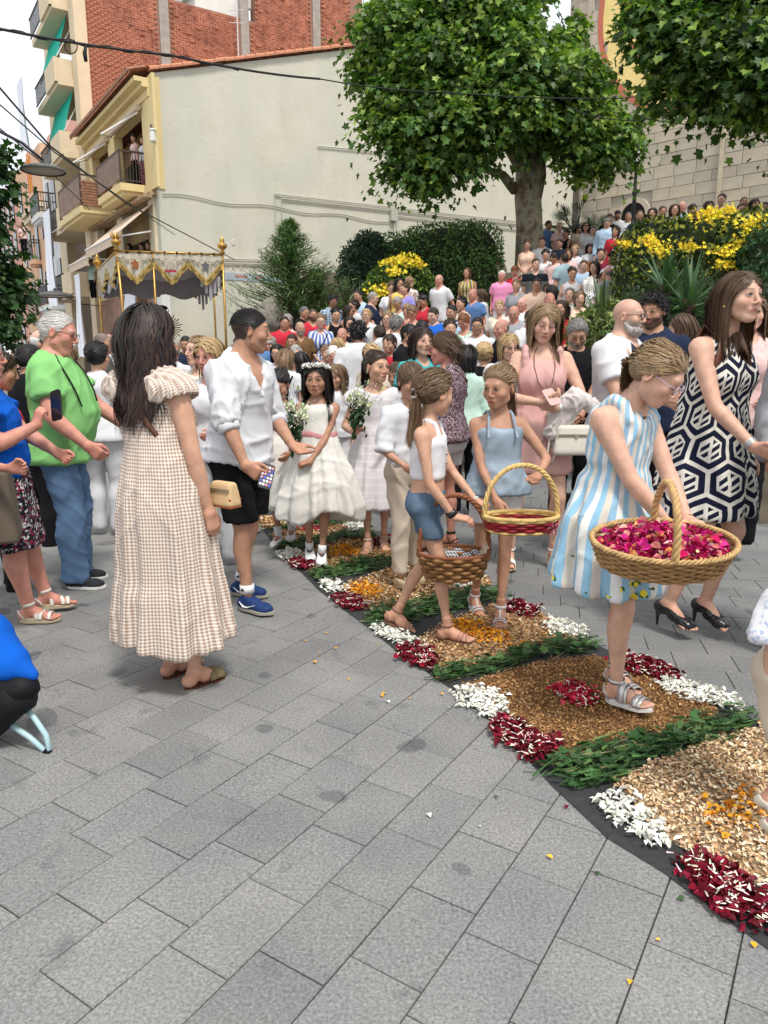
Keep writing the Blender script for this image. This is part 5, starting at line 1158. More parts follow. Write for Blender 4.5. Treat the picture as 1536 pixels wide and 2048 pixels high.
shrub('flowering_hedge','big variegated hedge with yellow flower clusters right of the stairs',[bl(1312,512,12.6,.66,.8,.58),bl(1290,565,12.4,.50,.7,.55),bl(1400,505,12.4,.85,.9,.60),bl(1480,512,12.2,.9,.9,.66),bl(1560,512,12.2,.9,.9,.64),bl(1400,570,12.2,.8,.8,.6),bl(1650,520,12.4,1.1,1,.8),bl(1500,590,12.2,.9,.8,.5)],15000,.095,(.05,.085,.012),(.40,.40,.06),.30,24,cat='hedge',flowers=(170,.070,(.88,.68,.04),((1300,490,11.5,.10),(1312,505,11.5,.09),(1290,480,11.5,.06),(1420,438,11.5,.14),(1408,430,11.5,.08),(1510,460,11.2,.17),(1495,450,11.2,.12),(1370,495,11.4,.09),(1445,505,11.3,.10),(1470,490,11.3,.07),(1440,530,11.3,.08),(1450,422,11.6,.08),(1245,490,11.9,.05))))
shrub('green_bush','glossy green bush at the right edge behind the woman in the patterned dress',[bl(1545,510,11.0,.42,.5,.5),bl(1530,560,10.8,.32,.4,.35),bl(1590,540,11,.6,.5,.6)],3500,.09,(.03,.085,.03),(.08,.16,.05),.15,25)
for k_,(px,py,Y) in enumerate(((1340,425,13.8),(1405,412,13.4),(1530,400,13))):
    pass
# juniper: tiers of drooping feathery sprays
def conifer(name,label,base,H_,Rr,seed,nb=150,pw=.75):
    t=empty(name,base,0,label,'shrub'); rs=np.random.RandomState(seed); m=MB(); b=MB(); b.tube([(0,0,0),(.03,0,H_*.5),(0,0,H_*.96)],[.10,.06,.015],6)
    for i in range(nb):
        z=H_*(i/nb)**.9; L=Rr*(1-z/H_)**(2*pw)*(.75+.6*rs.rand())*1.25+.14; a=rs.rand()*2*PI; d=A_([cos(a),sin(a),.38]); d/=np.linalg.norm(d); p0=A_([0,0,z*.97]); 
        tt=np.linspace(0,1,9)[:,None]; P=p0+d*L*tt+A_([0,0,-.25])*L*tt**2*.6+A_([0,0,.15])*L*tt**4; b.tube(P[::2],[.016,.012,.009,.006,.004],4)
        n=46; q=rs.rand(n); ii=(q*8).astype(int); PP=P[ii]+(P[np.minimum(ii+1,8)]-P[ii])*rs.rand(n,1)+rs.randn(n,3)*.035*(1+L)*.8
        addl(m,PP,.15*(.6+.8*rs.rand(n)),np.tile(d,(n,1))+rs.randn(n,3)*.55,rs.randn(n,3)*.4+A_([0,0,1]),colvar((.065,.15,.045),n,.4,(.17,.28,.08),.25,rs),shape='needle',fold=0)
    b.build('trunk',mat('brown_bark',(.07,.045,.03),.9),t); m.build('needle_sprays',leafmat('leaf_conifer',.15),t); return t
conifer('juniper','feathery juniper conifer in front of the cream wall beside the boulder',at(585,675,18.6),2.75,1.45,31,300,.55)
conifer('juniper','second shorter juniper right of the tall one against the cream wall',at(632,672,19.0),1.6,.85,32,120,.45)
# boulder
F_=Field((-1,-1,-.9),(1,1,1),.06); F_.add(ell((0,0,0),(.62,.5,.72)),.1)
for n_ in rdir(20,np.random.RandomState(9)): c_=n_*A_([.40,.38,.50])*.86; F_.clip(halfspace(n_,c_),.012)
V,Q=F_.mesh(); rk=mk('boulder',npmesh('boulder',V,Q,True),mat('limestone',(.34,.31,.26),.95,noise=(4,.3),bump=(7,.8,.06))); rk.location=at(537,640,18.3); rk.rotation_euler=(.1,.15,.4); tag(rk,'grey limestone boulder at the foot of the juniper','rock')
# yuccas
def yucca(label,p,H_,n,seed,base=(.06,.12,.05)):
    t=empty('yucca',p,0,label,'plant'); rs=np.random.RandomState(seed); MB().tube([(0,0,-.5),(0,0,.1)],[.09,.07],7).build('stem',mat('brown_bark'),t)
    for i in range(n):
        el=R(rs.uniform(-18,85)); a=rs.rand()*2*PI; L=H_*(.7+.4*rs.rand()); d=A_([cos(a)*cos(el),sin(a)*cos(el),sin(el)]); w_=A_([-sin(a),cos(a),0]); k=7; V=[]
        for j in range(k):
            tt=j/(k-1); c=d*L*tt+A_([0,0,-.22*L*tt**2.2*cos(el)]); wd=.024*H_/.6*(.5+1.3*tt if tt<.35 else 1.06*(1-tt)/.65+.02)
            V+=[c-w_*wd,c+A_([0,0,-wd*.6]),c+w_*wd]
        F=[[j*3+q,j*3+q+1,j*3+q+4,j*3+q+3] for j in range(k-1) for q in(0,1)]
        c_=A_(base)*(1+.4*(rs.rand()*2-1)); MB().add(V,np.array(F),c_).build('leaf',leafmat('leaf_yucca',.12),t,True)
    return t
yucca('spiky yucca in front of the flowering hedge, topmost of the group',at(1330,590,8.9)-A_([0,0,.0]),.74,46,41); yucca('wide spiky yucca behind the bearded man and the brown haired woman',at(1375,618,8.2),.70,50,42); yucca('lighter spiky yucca on the left of the planted bed by the stairs',at(1200,650,8.6),.66,46,43,(.10,.15,.06)); yucca('spiky yucca leaves near the woman in the patterned dress',at(1440,640,8.0),.55,40,44)
shrub('ground_shrub','pale green low shrub at the left end of the yucca bed',[bl(1185,668,8.4,.28,.3,.25),bl(1240,672,8.2,.35,.3,.22),bl(1215,640,8.6,.2,.2,.22)],2600,.06,(.12,.17,.05),(.30,.34,.12),.3,45)
shrub('ground_shrub','dark low shrub filling the yucca bed behind the bearded man',[bl(1300,640,9.2,.6,.5,.42),bl(1420,650,9.2,.8,.5,.42),bl(1530,640,9.2,.7,.5,.5),bl(1360,620,9.6,.7,.5,.45)],4200,.08,(.022,.045,.014),(.06,.10,.03),.15,46)
yucca('small yucca left of the dark shrub behind the crowd',at(690,615,18.6),.95,34,47,(.12,.15,.07))
def palm(label,p,seed,Rr=.9):
    t=empty('fan_palm',p,0,label,'plant'); rs=np.random.RandomState(seed); MB().tube([(0,0,-1),(0,0,0)],[.14,.12],7).build('trunk',mat('brown_bark'),t)
    for i in range(14):
        a=rs.rand()*2*PI; el=R(rs.uniform(5,75)); d=A_([cos(a)*cos(el),sin(a)*cos(el),sin(el)]); c=d*Rr*.55; s_=np.cross(d,[0,0,1]); s_/=np.linalg.norm(s_); m=MB(); m.tube([(0,0,0),c],.012,4,(.06,.08,.03))
        for j in range(17):
            f=(j-8)/8*1.5; e=d*cos(f)+s_*sin(f); L=Rr*.55; w_=np.cross(e,d+A_([.01,.02,.5])); w_/=np.linalg.norm(w_)+1e-9
            m.add([c,c+e*L*.5+w_*.014,c+e*L-A_([0,0,.08]),c+e*L*.5-w_*.014],np.array([[0,1,2,3]]),(.035,.065,.035))
        m.build('frond',leafmat('leaf_palm',.1),t)
palm('bluish fan palm behind the people at the top of the stairs, left one',at(1150,470,22),51,1.0); palm('bluish fan palm behind the people at the top of the stairs, right one',at(1195,478,22.4),52,.8)
# ---------- street lamps, cables, canopy ----------
def bell_lamp(c,r,label,arm):
    t=empty('street_lamp',c,0,label,'street lamp'); MB().lathe([(0,.16),(.10,.155),(.25,.13),(.52,.06),(.80,.0),(.98,-.09),(1.0,-.16),(.97,-.18)],(0,0,0),26).build('shade',mat('lamp_grey',(.10,.105,.10),.55,metal=.3,noise=(6,.2)),t,True,np.diag([r,r,r*1.05,1])); 
    MB().lathe([(0,-.15),(.90,-.15),(.93,-.10)],(0,0,0),26).build('diffuser',mat('lamp_glass',(.45,.36,.28),.4),t,True,np.diag([r,r,r,1])); MB().lathe([(0,.3),(.07,.28),(.09,.14)],(0,0,0),10).build('cap',steel,t,True,np.diag([r,r,r,1]))
    MB().tube(arm,.018,6).build('arm',steel,t,True); return t
bell_lamp(at(86,335,9),.245,'round grey bell shaped street lamp hanging at upper left in front of the balconies',[(0,0,.08),(-.25,.1,.28),(-.9,.4,.62),(-3.0,1.4,1.5)])
bell_lamp(at(110,587,33),.75,'small distant wall lamp on a bracket by the white house',[(0,0,.2),(.8,.4,-.4),(2.2,1.0,-.5)])
lt=empty('lamp_post',(7.95,25.0,3.9),0,'black lamp post with a glass lantern in front of the church wall','lamp post'); MB().lathe([(.16,0),(.16,.5),(.10,.7),(.075,1.0),(.06,2.6),(.09,2.7),(.05,2.8),(.05,3.5),(.12,3.58)],n=12).build('post',steel,lt,True)
q=MB().lathe([(.14,3.6),(.26,4.15),(.26,4.17)],n=6).build('glass',mat('lantern_glass',(.62,.60,.55),.3),lt); MB().lathe([(.33,4.16),(.30,4.22),(.12,4.42),(.05,4.5),(.02,4.65),(0,4.66)],n=6).build('roof',steel,lt)
for k in range(6): a=2*PI*k/6; MB().tube([(.14*cos(a),.14*sin(a),3.6),(.265*cos(a),.265*sin(a),4.16)],.014,4).build('rib',steel,lt)
cabm=mat('black_cable',(.02,.02,.02),.7)
def cable(pts,r,label,sag=.0,n=24,extra=None):
    P=[at(*p) for p in pts]; Q=[]
    for i in range(len(P)-1):
        for k in range(n): t=k/n; Q.append(P[i]*(1-t)+P[i+1]*t-A_([0,0,sag*4*t*(1-t)]))
    Q.append(P[-1]); m=MB().tube(Q,r,5); 
    if extra: extra(m,Q)
    o=m.build('overhead_cable',cabm,None,True); return tag(o,label,'cable')
def twist(m,Q):
    Q=A_(Q); k=len(Q); m.tube([q+A_([0,.02*sin(i*1.1),.03*cos(i*1.1)]) for i,q in enumerate(Q[:int(k*.72)])],.011,4)
    for f in (.075,.27): q=Q[int(k*f)]; m.tube([q,q+A_([-.03,0,-.12]),q+A_([-.02,0,-.24])],[.02,.035,.03],6)
    q=Q[int(k*.23)]; m.tube([q+.1*A_([cos(t),0,sin(t)])-A_([0,0,.06]) for t in np.linspace(0,6.3,14)],.010,4)
cable([(-60,45,12),(340,110,14),(640,158,16)],.022,'thick twisted black cable crossing from upper left over the brick and cream walls',.05,26,twist)
cable([(640,158,16),(900,185,17),(1250,196,18),(1400,160,19)],.013,'thin black cable crossing in front of the plane tree foliage',.05); cable([(1130,212,17),(1300,238,17),(1500,236,17)],.012,'black cable sagging in front of the church wall right of the plane tree',.12)
cable([(-40,130,12),(100,292,13),(250,405,20),(470,520,28)],.016,'black cable descending steeply over the bell lamp towards the yellow house',.0); cable([(-40,175,12),(110,305,13),(350,470,27)],.011,'thin wire just below the steep black cable at upper left',.0); cable([(-40,225,12),(75,318,13),(180,420,22)],.010,'lowest thin wire at upper left behind the bell lamp',.0)
# processional canopy on gilt poles
gold=mat('gilt_brass',(.44,.26,.07),.38,metal=.75,noise=(12,.2)); bro=mat('brocade',(.50,.46,.36),.8,noise=(14,.12)); lining=mat('grey_lining',(.38,.35,.36),.85,noise=(3,.1),bump=(4,.4,.04)); fring=mat('gold_fringe',(.40,.27,.08),.6,noise=(30,.3)); yc=mat('yellow_satin',(.85,.55,.03),.5)
a_,b_,c_,d_=at(233,500,12.5),at(445,512,12.9),at(424,505,15.3),at(196,545,15.0)
CP=empty('processional_canopy',((a_+c_)/2*[1,1,0]),0,'processional canopy of embroidered brocade with gold fringe carried on gilt poles','canopy'); cc=A_((a_+c_)/2*[1,1,0])
zt=3.12; K=[A_([p[0]-cc[0],p[1]-cc[1],zt]) for p in (a_,b_,c_,d_)]
for i,k in enumerate(K):
    p=empty('pole'); p.parent=CP; MB().tube([A_([k[0]+(.0 if i else .1)*1,k[1],.75]),k+A_([0,0,.03])],[.022,.020],8).build('shaft',gold,p,True)
    MB().lathe([(.015,0),(.05,.03),(.02,.06),(.075,.11),(.085,.15),(.03,.19),(.045,.22),(.02,.26),(0,.30)],k,10).build('finial',gold,p,True)
    if i==0: 
        for j in range(7): t=2*PI*j/7; MB().tube([k+A_([0,0,.16]),k+A_([.07*cos(t),.07*sin(t),.22]),k+A_([.09*cos(t),.09*sin(t),.30])],[.012,.012,.004],5).build('finial_leaf',gold,p,True)
for p0,p1 in ((K[0],K[1]),(K[3],K[2])):
    m_=(p0*2+p1)/3; MB().tube([A_([m_[0],m_[1],.75]),A_([m_[0],m_[1],zt])],.018,7).build('pole',gold,CP,True)
m=MB(); nn=14
def val(p0,p1,out,nsc,name):
    d=p1-p0; L=np.linalg.norm(d); mm=MB(); mf=MB(); n=60; zs=[]
    for i in range(n+1):
        t=i/n; ph=(t*nsc)%1; sc=.14+.30*(1-abs(ph-.5)*2) if nsc else .3; zs.append(sc)
    V=[];G_=[]
    for i in range(n+1):
        t=i/n; q=p0+d*t+A_([0,0,.012*sin(i*.9)]); w=A_([out[0],out[1],0])*(.015*sin(i*1.3)); V+=[q+A_([0,0,-.02])+w*0,q+A_([0,0,-zs[i]*.55])+w,q+A_([0,0,-zs[i]])+w*1.5]; G_+=[q+A_([0,0,-zs[i]-.0])+w*1.5-A_([out[0],out[1],0])*-.006,q+A_([0,0,-zs[i]-.075-.015*(i%2)])+w*1.8]
    mm.add(V,np.array([[i*3+j,i*3+3+j,i*3+4+j,i*3+1+j] for i in range(n) for j in(0,1)])); mm.build(name,bro,CP,True)
    mf.add(G_,np.array([[i*2,i*2+2,i*2+3,i*2+1] for i in range(n)])); mf.build('fringe',fring,CP)
    # gilt border band following the scallops
    mb=MB(); mb.add([x for i in range(n+1) for x in (p0+d*(i/n)+A_([out[0]*.02,out[1]*.02,-zs[i]+.035]),p0+d*(i/n)+A_([out[0]*.02,out[1]*.02,-zs[i]-.005]))],np.array([[i*2,i*2+2,i*2+3,i*2+1] for i in range(n)])); mb.build('gilt_border',fring,CP)
    # embroidered medallions and scrolls
    for k in range(nsc):
        c=p0+d*((k+.5)/nsc)+A_([out[0]*.03,out[1]*.03,-.20]); u=d/L
        if name=='front_valance':
            cm=((.30,.10,.04),(.40,.36,.28),(.12,.12,.13))[k%3]; mb=MB()
            mb.add([c+u*(.055*cos(t)*(1+.3*sin(5*t)))+A_([0,0,.07*sin(t)*(1+.3*sin(5*t))]) for t in np.linspace(0,2*PI,20)[:-1]],np.array([[0,i,i+1] for i in range(1,18)]),cm)
            if k==1: mb.box(tuple(c+A_([0,-.02,-.09])),(.19,.01,.035),c3=(.35,.04,.05))
            mb.build('medallion',mat('embroidery',rough=.8,attr=True),CP)
            for s in(-1,1):
                for q in range(3): mb=MB(); cx=c+u*s*(.12+.07*q)+A_([0,0,.04+.02*q]); mb.tube([cx+u*(.035*cos(t)*(1-t/12))+A_([0,0,.035*sin(t)*(1-t/12)]) for t in np.linspace(0,7,18)],.005,4,(.17,.14,.09)); mb.build('scroll',mat('embroidery'),CP)
    return zs
O=A_([0,-1]); val(K[0],K[1],(0,-1),3,'front_valance'); val(K[3],K[2],(0,1),3,'back_valance'); val(K[3],K[0],(-1,-.3),2,'side_valance'); val(K[1],K[2],(1,.2),2,'side_valance')
for p0,p1,o_ in ((K[3],K[2],(0,-.04)),(K[3],K[0],(.04,0)),(K[1],K[2],(-.04,0))):
    n=24; V=[]
    for i in range(n+1):
        t=i/n; q=p0+(p1-p0)*t+A_([o_[0],o_[1],0]); V+=[q,q+A_([0,0,-.50-.05*sin(i*.8)])+A_([0,.02*sin(i*1.7),0])]
    mk('inner_lining',npmesh('inner_lining',V,np.array([[i*2,i*2+2,i*2+3,i*2+1] for i in range(n)]),True),lining,CP)
V=[];n=16
for j in range(n+1):
    for i in range(n+1):
        u,v=i/n,j/n; p=(K[0]*(1-u)+K[1]*u)*(1-v)+(K[3]*(1-u)+K[2]*u)*v; V.append(p+A_([0,0,-.10-.20*sin(PI*u)*sin(PI*v)+.02*sin(i*2.1)]))
mk('lining',npmesh('lining',V,np.array([[a,a+1,a+n+2,a+n+1] for j in range(n) for i in range(n) for a in [j*(n+1)+i]]),True),lining,CP)
V=[(p+A_([0,0,-.0])) for p in K]; 
V2=[];
for j in range(9):
    for i in range(9): u,v=i/8,j/8; p=(K[0]*(1-u)+K[1]*u)*(1-v)+(K[3]*(1-u)+K[2]*u)*v; V2.append(p+A_([0,0,-.03-.07*sin(PI*u)*sin(PI*v)]))
mk('top_cloth',npmesh('top_cloth',V2,np.array([[a,a+1,a+10,a+9] for j in range(8) for i in range(8) for a in [j*9+i]]),True),yc,CP)
for p0,p1 in ((K[0],K[1]),(K[1],K[2]),(K[2],K[3]),(K[3],K[0])): MB().tube([p0,p1],.018,6).build('rail',gold,CP,True)
for i in range(8): t=(i+.7)/8.5; MB().tube([K[0]+(K[1]-K[0])*t+A_([0,-.0,0]),K[0]+(K[1]-K[0])*(t+.02)],[.026,.026],8).build('ring',mat('dark_brass',(.10,.06,.02),.4,metal=.7),CP,True)
m=MB()
for (k,wv) in ((K[1],.35),(K[2],.5)):
    for i in range(5): m.add([k+A_([-.05-.07*i,0,-.35]),k+A_([-.12-.07*i,.02,-.35]),k+A_([-.11-.07*i,.02,-.75+.12*abs(i-2)]),k+A_([-.06-.07*i,.0,-.72+.1*abs(i-2)])],np.array([[0,1,2,3]]))
m.build('hanging_lining',lining,CP)['kind']='stuff'
# monstrance rays glimpsed under the canopy
mo=empty('monstrance',at(338,655,14),0,'round monstrance with radiating dark rays glimpsed beside the long haired woman','monstrance'); m=MB()
for i in range(28): a=2*PI*i/28; L=.24 if i%2 else .20; m.tube([(.10*cos(a),0,.10*sin(a)),(L*cos(a),0,L*sin(a))],[.006,.009],4); m.lathe([(.0,-.012),(.013,0),(0,.012)],(L*cos(a),0,L*sin(a)),6)
m.build('rays',mat('dark_brass'),mo); MB().lathe([(0,-.02),(.10,-.015),(.11,0),(.10,.015),(0,.02)],n=18).build('disc',gold,mo,True,np.array(Matrix.Rotation(PI/2,4,'X'))); MB().tube([(0,0,-.22),(0,0,-.5)],[.02,.03],7).build('stem',gold,mo)
# ---------- flower carpet ----------
def gp(pts): return [tuple(G(x,y)[:2]) for x,y in pts]
def inpoly(x,y,P):
    P=A_(P); r=np.zeros(len(x),bool); j=len(P)-1
    for i in range(len(P)):
        c=((P[i][1]>y)!=(P[j][1]>y))&(x<(P[j][0]-P[i][0])*(y-P[i][1])/(P[j][1]-P[i][1]+1e-12)+P[i][0]); r^=c; j=i
    return r
def scatter(poly,n,rs,jit=.02):
    P=A_(poly); lo,hi=P.min(0),P.max(0); x=rs.uniform(lo[0],hi[0],n*6); y=rs.uniform(lo[1],hi[1],n*6); m=inpoly(x,y,P); x,y=x[m][:n],y[m][:n]; q=jit*rs.randn(len(x),2); return x+q[:,0],y+q[:,1]
def area(P): P=A_(P); return abs(np.dot(P[:,0],np.roll(P[:,1],1))-np.dot(P[:,1],np.roll(P[:,0],1)))/2
cloth=MB(); Lp=[(x,y) for x,y in CL if y<9.5]; Rp=[(edge_x(CRr,y)+.0,y) for x,y in Lp]
Rp=[(min(r[0],l[0]+1.05),r[1]) for r,l in zip(Rp,Lp)]
Vc=[(x,y,.004) for x,y in Lp]+[(x,y,.004) for x,y in Rp]; n=len(Lp)
cu=mk('carpet_underlay',npmesh('carpet_underlay',Vc,np.array([[i,n+i,n+i+1,i+1] for i in range(n-1)]),False),mat('black_ground_cloth',(.035,.036,.038),.85,noise=(40,.2))); tag(cu,'dark ground cloth laid on the paving under the flower carpet','cloth')
def chips(name,px,cols,dens,size,label,seed,h=.012,par=None,jit=.012):
    rs=np.random.RandomState(seed); P=gp(px); n=int(area(P)*dens); x,y=scatter(P,n,rs,jit); n=len(x); z=.005+h*rs.rand(n)**1.2; m=MB()
    c=A_(cols)[rs.choice(len(cols),n)]*(1+.35*(rs.rand(n,1)*2-1)); a=rs.rand(n)*2*PI; U=np.stack([np.cos(a),np.sin(a),.5*rs.randn(n)],1)
    addl(m,np.stack([x,y,z],1),size*(.5+1.0*rs.rand(n)),U,np.stack([.6*rs.randn(n),.6*rs.randn(n),np.ones(n)],1),np.clip(c,0,1),shape='chip',fold=0)
    V2=[(a_,b_,.006) for a_,b_ in P]; mc=A_(cols).mean(0)*.40
    from mathutils.geometry import tessellate_polygon
    T=np.array([list(t)[::-1] for t in tessellate_polygon([[Vector(v) for v in V2]])]); 
    k0=np.cross(A_(V2)[T[0][1]]-A_(V2)[T[0][0]],A_(V2)[T[0][2]]-A_(V2)[T[0][0]])[2]
    m.add(V2,T if k0>0 else T[:,::-1],mc)
    o=m.build(name,mat('loose_material',rough=.9,attr=True)); return tag(o,label,'flower carpet','sections of the flower carpet',kind='stuff')
def petals(name,px,cols,dens,size,label,seed,shape='petal',h=.022,par=None,jit=.018,fold=.5,needle=None):
    rs=np.random.RandomState(seed); P=gp(px); n=int(area(P)*dens); x,y=scatter(P,n,rs,jit); n=len(x); z=.008+h*rs.rand(n); m=MB(); c=A_(cols)[rs.choice(len(cols),n)]*(1+.3*(rs.rand(n,1)*2-1)); a=rs.rand(n)*2*PI
    addl(m,np.stack([x,y,z],1),size*(.6+.8*rs.rand(n)),np.stack([np.cos(a),np.sin(a),.35*rs.randn(n)],1),np.stack([.5*rs.randn(n),.5*rs.randn(n),np.ones(n)],1),np.clip(c,0,1),shape=shape,fold=fold)
    if needle: 
        k=int(n*needle[0]); i=rs.randint(0,n,k); a=rs.rand(k)*2*PI; addl(m,np.stack([x[i]+.01*rs.randn(k),y[i]+.01*rs.randn(k),z[i]+.010],1),size*.95*(.5+.6*rs.rand(k)),np.stack([np.cos(a),np.sin(a),.3*rs.randn(k)],1),np.tile(A_([0,0,1.]),(k,1))+.3*rs.randn(k,3),colvar(needle[1],k,.15,None,0,rs),shape='quad',fold=0)
    o=m.build(name,mat('fresh_petal',rough=.6,spec=.25,attr=True)); return tag(o,label,'petals','petal patches of the flower carpet',kind='stuff')
LB=[(.62,.43,.24),(.70,.52,.33),(.48,.30,.15),(.36,.20,.10),(.80,.68,.48)]; BR=[(.30,.15,.055),(.38,.20,.08),(.22,.10,.035),(.46,.27,.11)]; MX=LB+BR+BR
OR=[(.80,.34,.02),(.86,.45,.03),(.62,.22,.015)]; RED=[(.16,.004,.015),(.10,.003,.010),(.24,.008,.03)]; BRD=[(.45,.01,.04),(.30,.005,.02),(.55,.03,.08)]; WH=[(.80,.80,.70),(.74,.75,.66),(.84,.82,.78)]
GRN=[(.03,.085,.022),(.05,.125,.03),(.018,.05,.014),(.09,.16,.045),(.14,.12,.055)]
chips('wood_chips',[(1225,1560),(1330,1520),(1420,1480),(1536,1452),(1700,1440),(1750,1800),(1560,1800),(1460,1745),(1345,1690),(1270,1610)],LB,17000,.0135,'pale wood chip section of the flower carpet nearest the lower right corner',61,.016)
chips('sawdust',[(925,1372),(1010,1345),(1105,1322),(1190,1315),(1290,1340),(1360,1372),(1440,1425),(1400,1455),(1250,1482),(1110,1528),(1040,1455)],BR,21000,.0095,'brown sawdust section of the flower carpet under the girl with silver sandals',62,.014)
chips('wood_chips',[(835,1290),(880,1250),(985,1212),(1075,1222),(1130,1268),(1160,1285),(1060,1305),(960,1338),(890,1345)],LB[:4]+BR,14000,.014,'pale chip section of the flower carpet under the girl with the checked basket',63)
chips('sawdust',[(700,1205),(680,1175),(760,1145),(850,1120),(930,1130),(985,1165),(960,1185),(850,1205),(760,1230)],MX,11000,.016,'brown chip section of the flower carpet under the boy in beige shoes',64)
chips('sawdust',[(600,1130),(590,1110),(660,1085),(730,1070),(790,1085),(800,1110),(720,1125),(640,1145)],BR+BR+LB[:2],8000,.020,'brown sawdust section of the flower carpet under the girl in the white wreath',65)
chips('sawdust',[(560,1095),(545,1070),(600,1052),(680,1050),(720,1062),(640,1075)],BR+LB[:2],6000,.024,'small brown section of the flower carpet behind the white shoes',66); chips('sawdust',[(500,1055),(520,1035),(600,1030),(620,1042),(560,1060)],MX,5000,.028,'farthest brown section of the flower carpet behind the man in black shorts',67)
SP=[[(1090,1545),(1120,1525),(1260,1478),(1400,1450),(1495,1425),(1515,1450),(1440,1480),(1300,1520),(1240,1570),(1150,1580)],[(862,1352),(900,1340),(1010,1318),(1100,1290),(1185,1280),(1190,1305),(1080,1318),(960,1355),(890,1370)],[(728,1240),(760,1225),(860,1200),(960,1180),(1000,1185),(1005,1200),(900,1225),(800,1255),(755,1258)],[(612,1152),(660,1135),(760,1118),(785,1125),(770,1140),(690,1155),(640,1165)],[(548,1098),(600,1085),(680,1070),(750,1062),(760,1075),(690,1082),(600,1104)],[(540,1062),(620,1040),(700,1040),(690,1052),(600,1065)]]
for i,(sp,dn,sz,lb) in enumerate(zip(SP,(5200,6500,5500,4500,3500,2600),(.085,.07,.07,.07,.075,.08),('nearest band of green sprigs crossing the flower carpet behind the pale chips','band of green sprigs behind the brown sawdust section','band of green sprigs behind the pale chips and the pink sandals','band of green sprigs in front of the white wreath girl','band of green sprigs under the white shoes','farthest band of green sprigs across the flower carpet'))):
    rs=np.random.RandomState(70+i); P=gp(sp); n=int(area(P)*dn); x,y=scatter(P,n,rs,.018); n=len(x); m=MB(); a=rs.rand(n)*.9-.1+ (rs.rand(n)<.3)*3; U=np.stack([np.cos(a),np.sin(a),.18*rs.randn(n)],1); addl(m,np.stack([x,y,.008+.040*rs.rand(n)**1.5],1),sz*(.4+1.0*rs.rand(n)),U,np.tile(A_([0,0,1.]),(n,1))+.5*rs.randn(n,3),np.clip(A_(GRN)[rs.choice(5,n,p=[.3,.25,.25,.13,.07])]*(1+.3*rs.randn(n,1)),.003,1),shape='needle',fold=0)
    k=n//6; addl(m,np.stack([x[:k],y[:k],.02+.03*rs.rand(k)],1),sz*.45*(.5+rs.rand(k)),U[:k],np.tile(A_([0,0,1.]),(k,1))+.4*rs.randn(k,3),colvar((.03,.08,.02),k,.4,(.08,.15,.04),.15,rs),shape='maple',fold=.1)
    o=m.build('green_sprigs',leafmat('leaf_sprig',.1,.6)); tag(o,lb,'greenery','green sprig bands of the flower carpet',kind='stuff')
PT=[('white_petals',[(1190,1610),(1235,1585),(1300,1640),(1345,1690),(1300,1700),(1230,1650)],WH,'white petal patch beside the pale chips near the lower right','w'),('white_petals',[(905,1385),(960,1378),(1005,1400),(1015,1435),(975,1438),(930,1412)],WH,'white petal patch at the left edge beside the brown sawdust','w'),('white_petals',[(742,1258),(775,1248),(810,1275),(838,1290),(800,1292),(760,1275)],WH,'white petals by the pink sandal of the girl with the checked basket','w'),('white_petals',[(640,1170),(665,1163),(695,1180),(688,1190),(655,1186)],WH,'white petal patch left of the beige shoes','w'),('white_petals',[(555,1110),(580,1100),(612,1112),(590,1122),(562,1120)],WH,'white petal patch in front of the white wreath girl, left edge','w'),('white_petals',[(900,1158),(945,1150),(955,1168),(925,1180),(902,1172)],WH,'white petal patch behind the checked basket','w'),('white_petals',[(1085,1250),(1120,1243),(1178,1270),(1165,1280),(1105,1270)],WH,'white petal patch on the right edge behind the striped dress','w'),('white_petals',[(1315,1365),(1370,1365),(1430,1385),(1492,1415),(1470,1422),(1390,1408),(1325,1385)],WH,'white petal patch on the right edge beside the silver sandals','w'),('white_petals',[(690,1052),(720,1048),(725,1062),(700,1066)],WH,'small far white petal patch between the white dresses','w'),('white_petals',[(495,1065),(515,1055),(525,1066),(505,1072)],WH,'far white petals by the knee of the man in black shorts','w'),
('red_petals',[(1350,1735),(1400,1715),(1460,1745),(1536,1815),(1560,1870),(1480,1860),(1400,1800)],RED,'dark red petal patch nearest the lower right corner','r'),('red_petals',[(975,1455),(1020,1445),(1075,1475),(1120,1495),(1100,1520),(1055,1525),(1010,1490)],RED,'dark red petal patch at the left edge beside the brown sawdust','r'),('red_petals',[(798,1300),(830,1292),(868,1312),(865,1340),(835,1342),(808,1322)],RED,'dark red petal patch by the sandal under the checked basket','r'),('red_petals',[(668,1200),(700,1192),(728,1212),(720,1224),(685,1218)],RED,'dark red petal patch left of the beige shoes','r'),('red_petals',[(575,1128),(605,1120),(635,1132),(620,1144),(590,1140)],RED,'dark red petal patch in front of the white wreath girl','r'),('red_petals',[(1225,1325),(1255,1315),(1320,1335),(1365,1360),(1335,1368),(1260,1350)],RED,'dark red petal patch right of the silver sandals','r'),('red_petals',[(1005,1212),(1040,1205),(1080,1225),(1060,1238),(1015,1228)],RED,'dark red petal patch right of the white and grey sandals','r'),('red_petals',[(745,1085),(775,1075),(785,1090),(760,1095)],RED,'small dark red petal patch behind the boy','r'),
('bright_red_petals',[(1110,1385),(1140,1372),(1180,1390),(1195,1412),(1160,1418),(1120,1402)],BRD,'bright red petals in the centre of the brown sawdust section','r'),('bright_red_petals',[(590,1058),(615,1052),(640,1058),(620,1066)],BRD,'far bright red petals behind the white shoes','r')]
for i,(nm,px,cs,lb,k) in enumerate(PT):
    A=area(gp(px)); far=px[0][1]<1200; petals(nm,px,cs,(9000 if k=='w' else 7500)*(.5 if far else 1),(.027 if k=='w' else .030)*(1.25 if far else 1),lb,80+i,shape='petal' if k=='r' else 'oval',needle=None if k=='w' else (.45,(.78,.72,.62)))
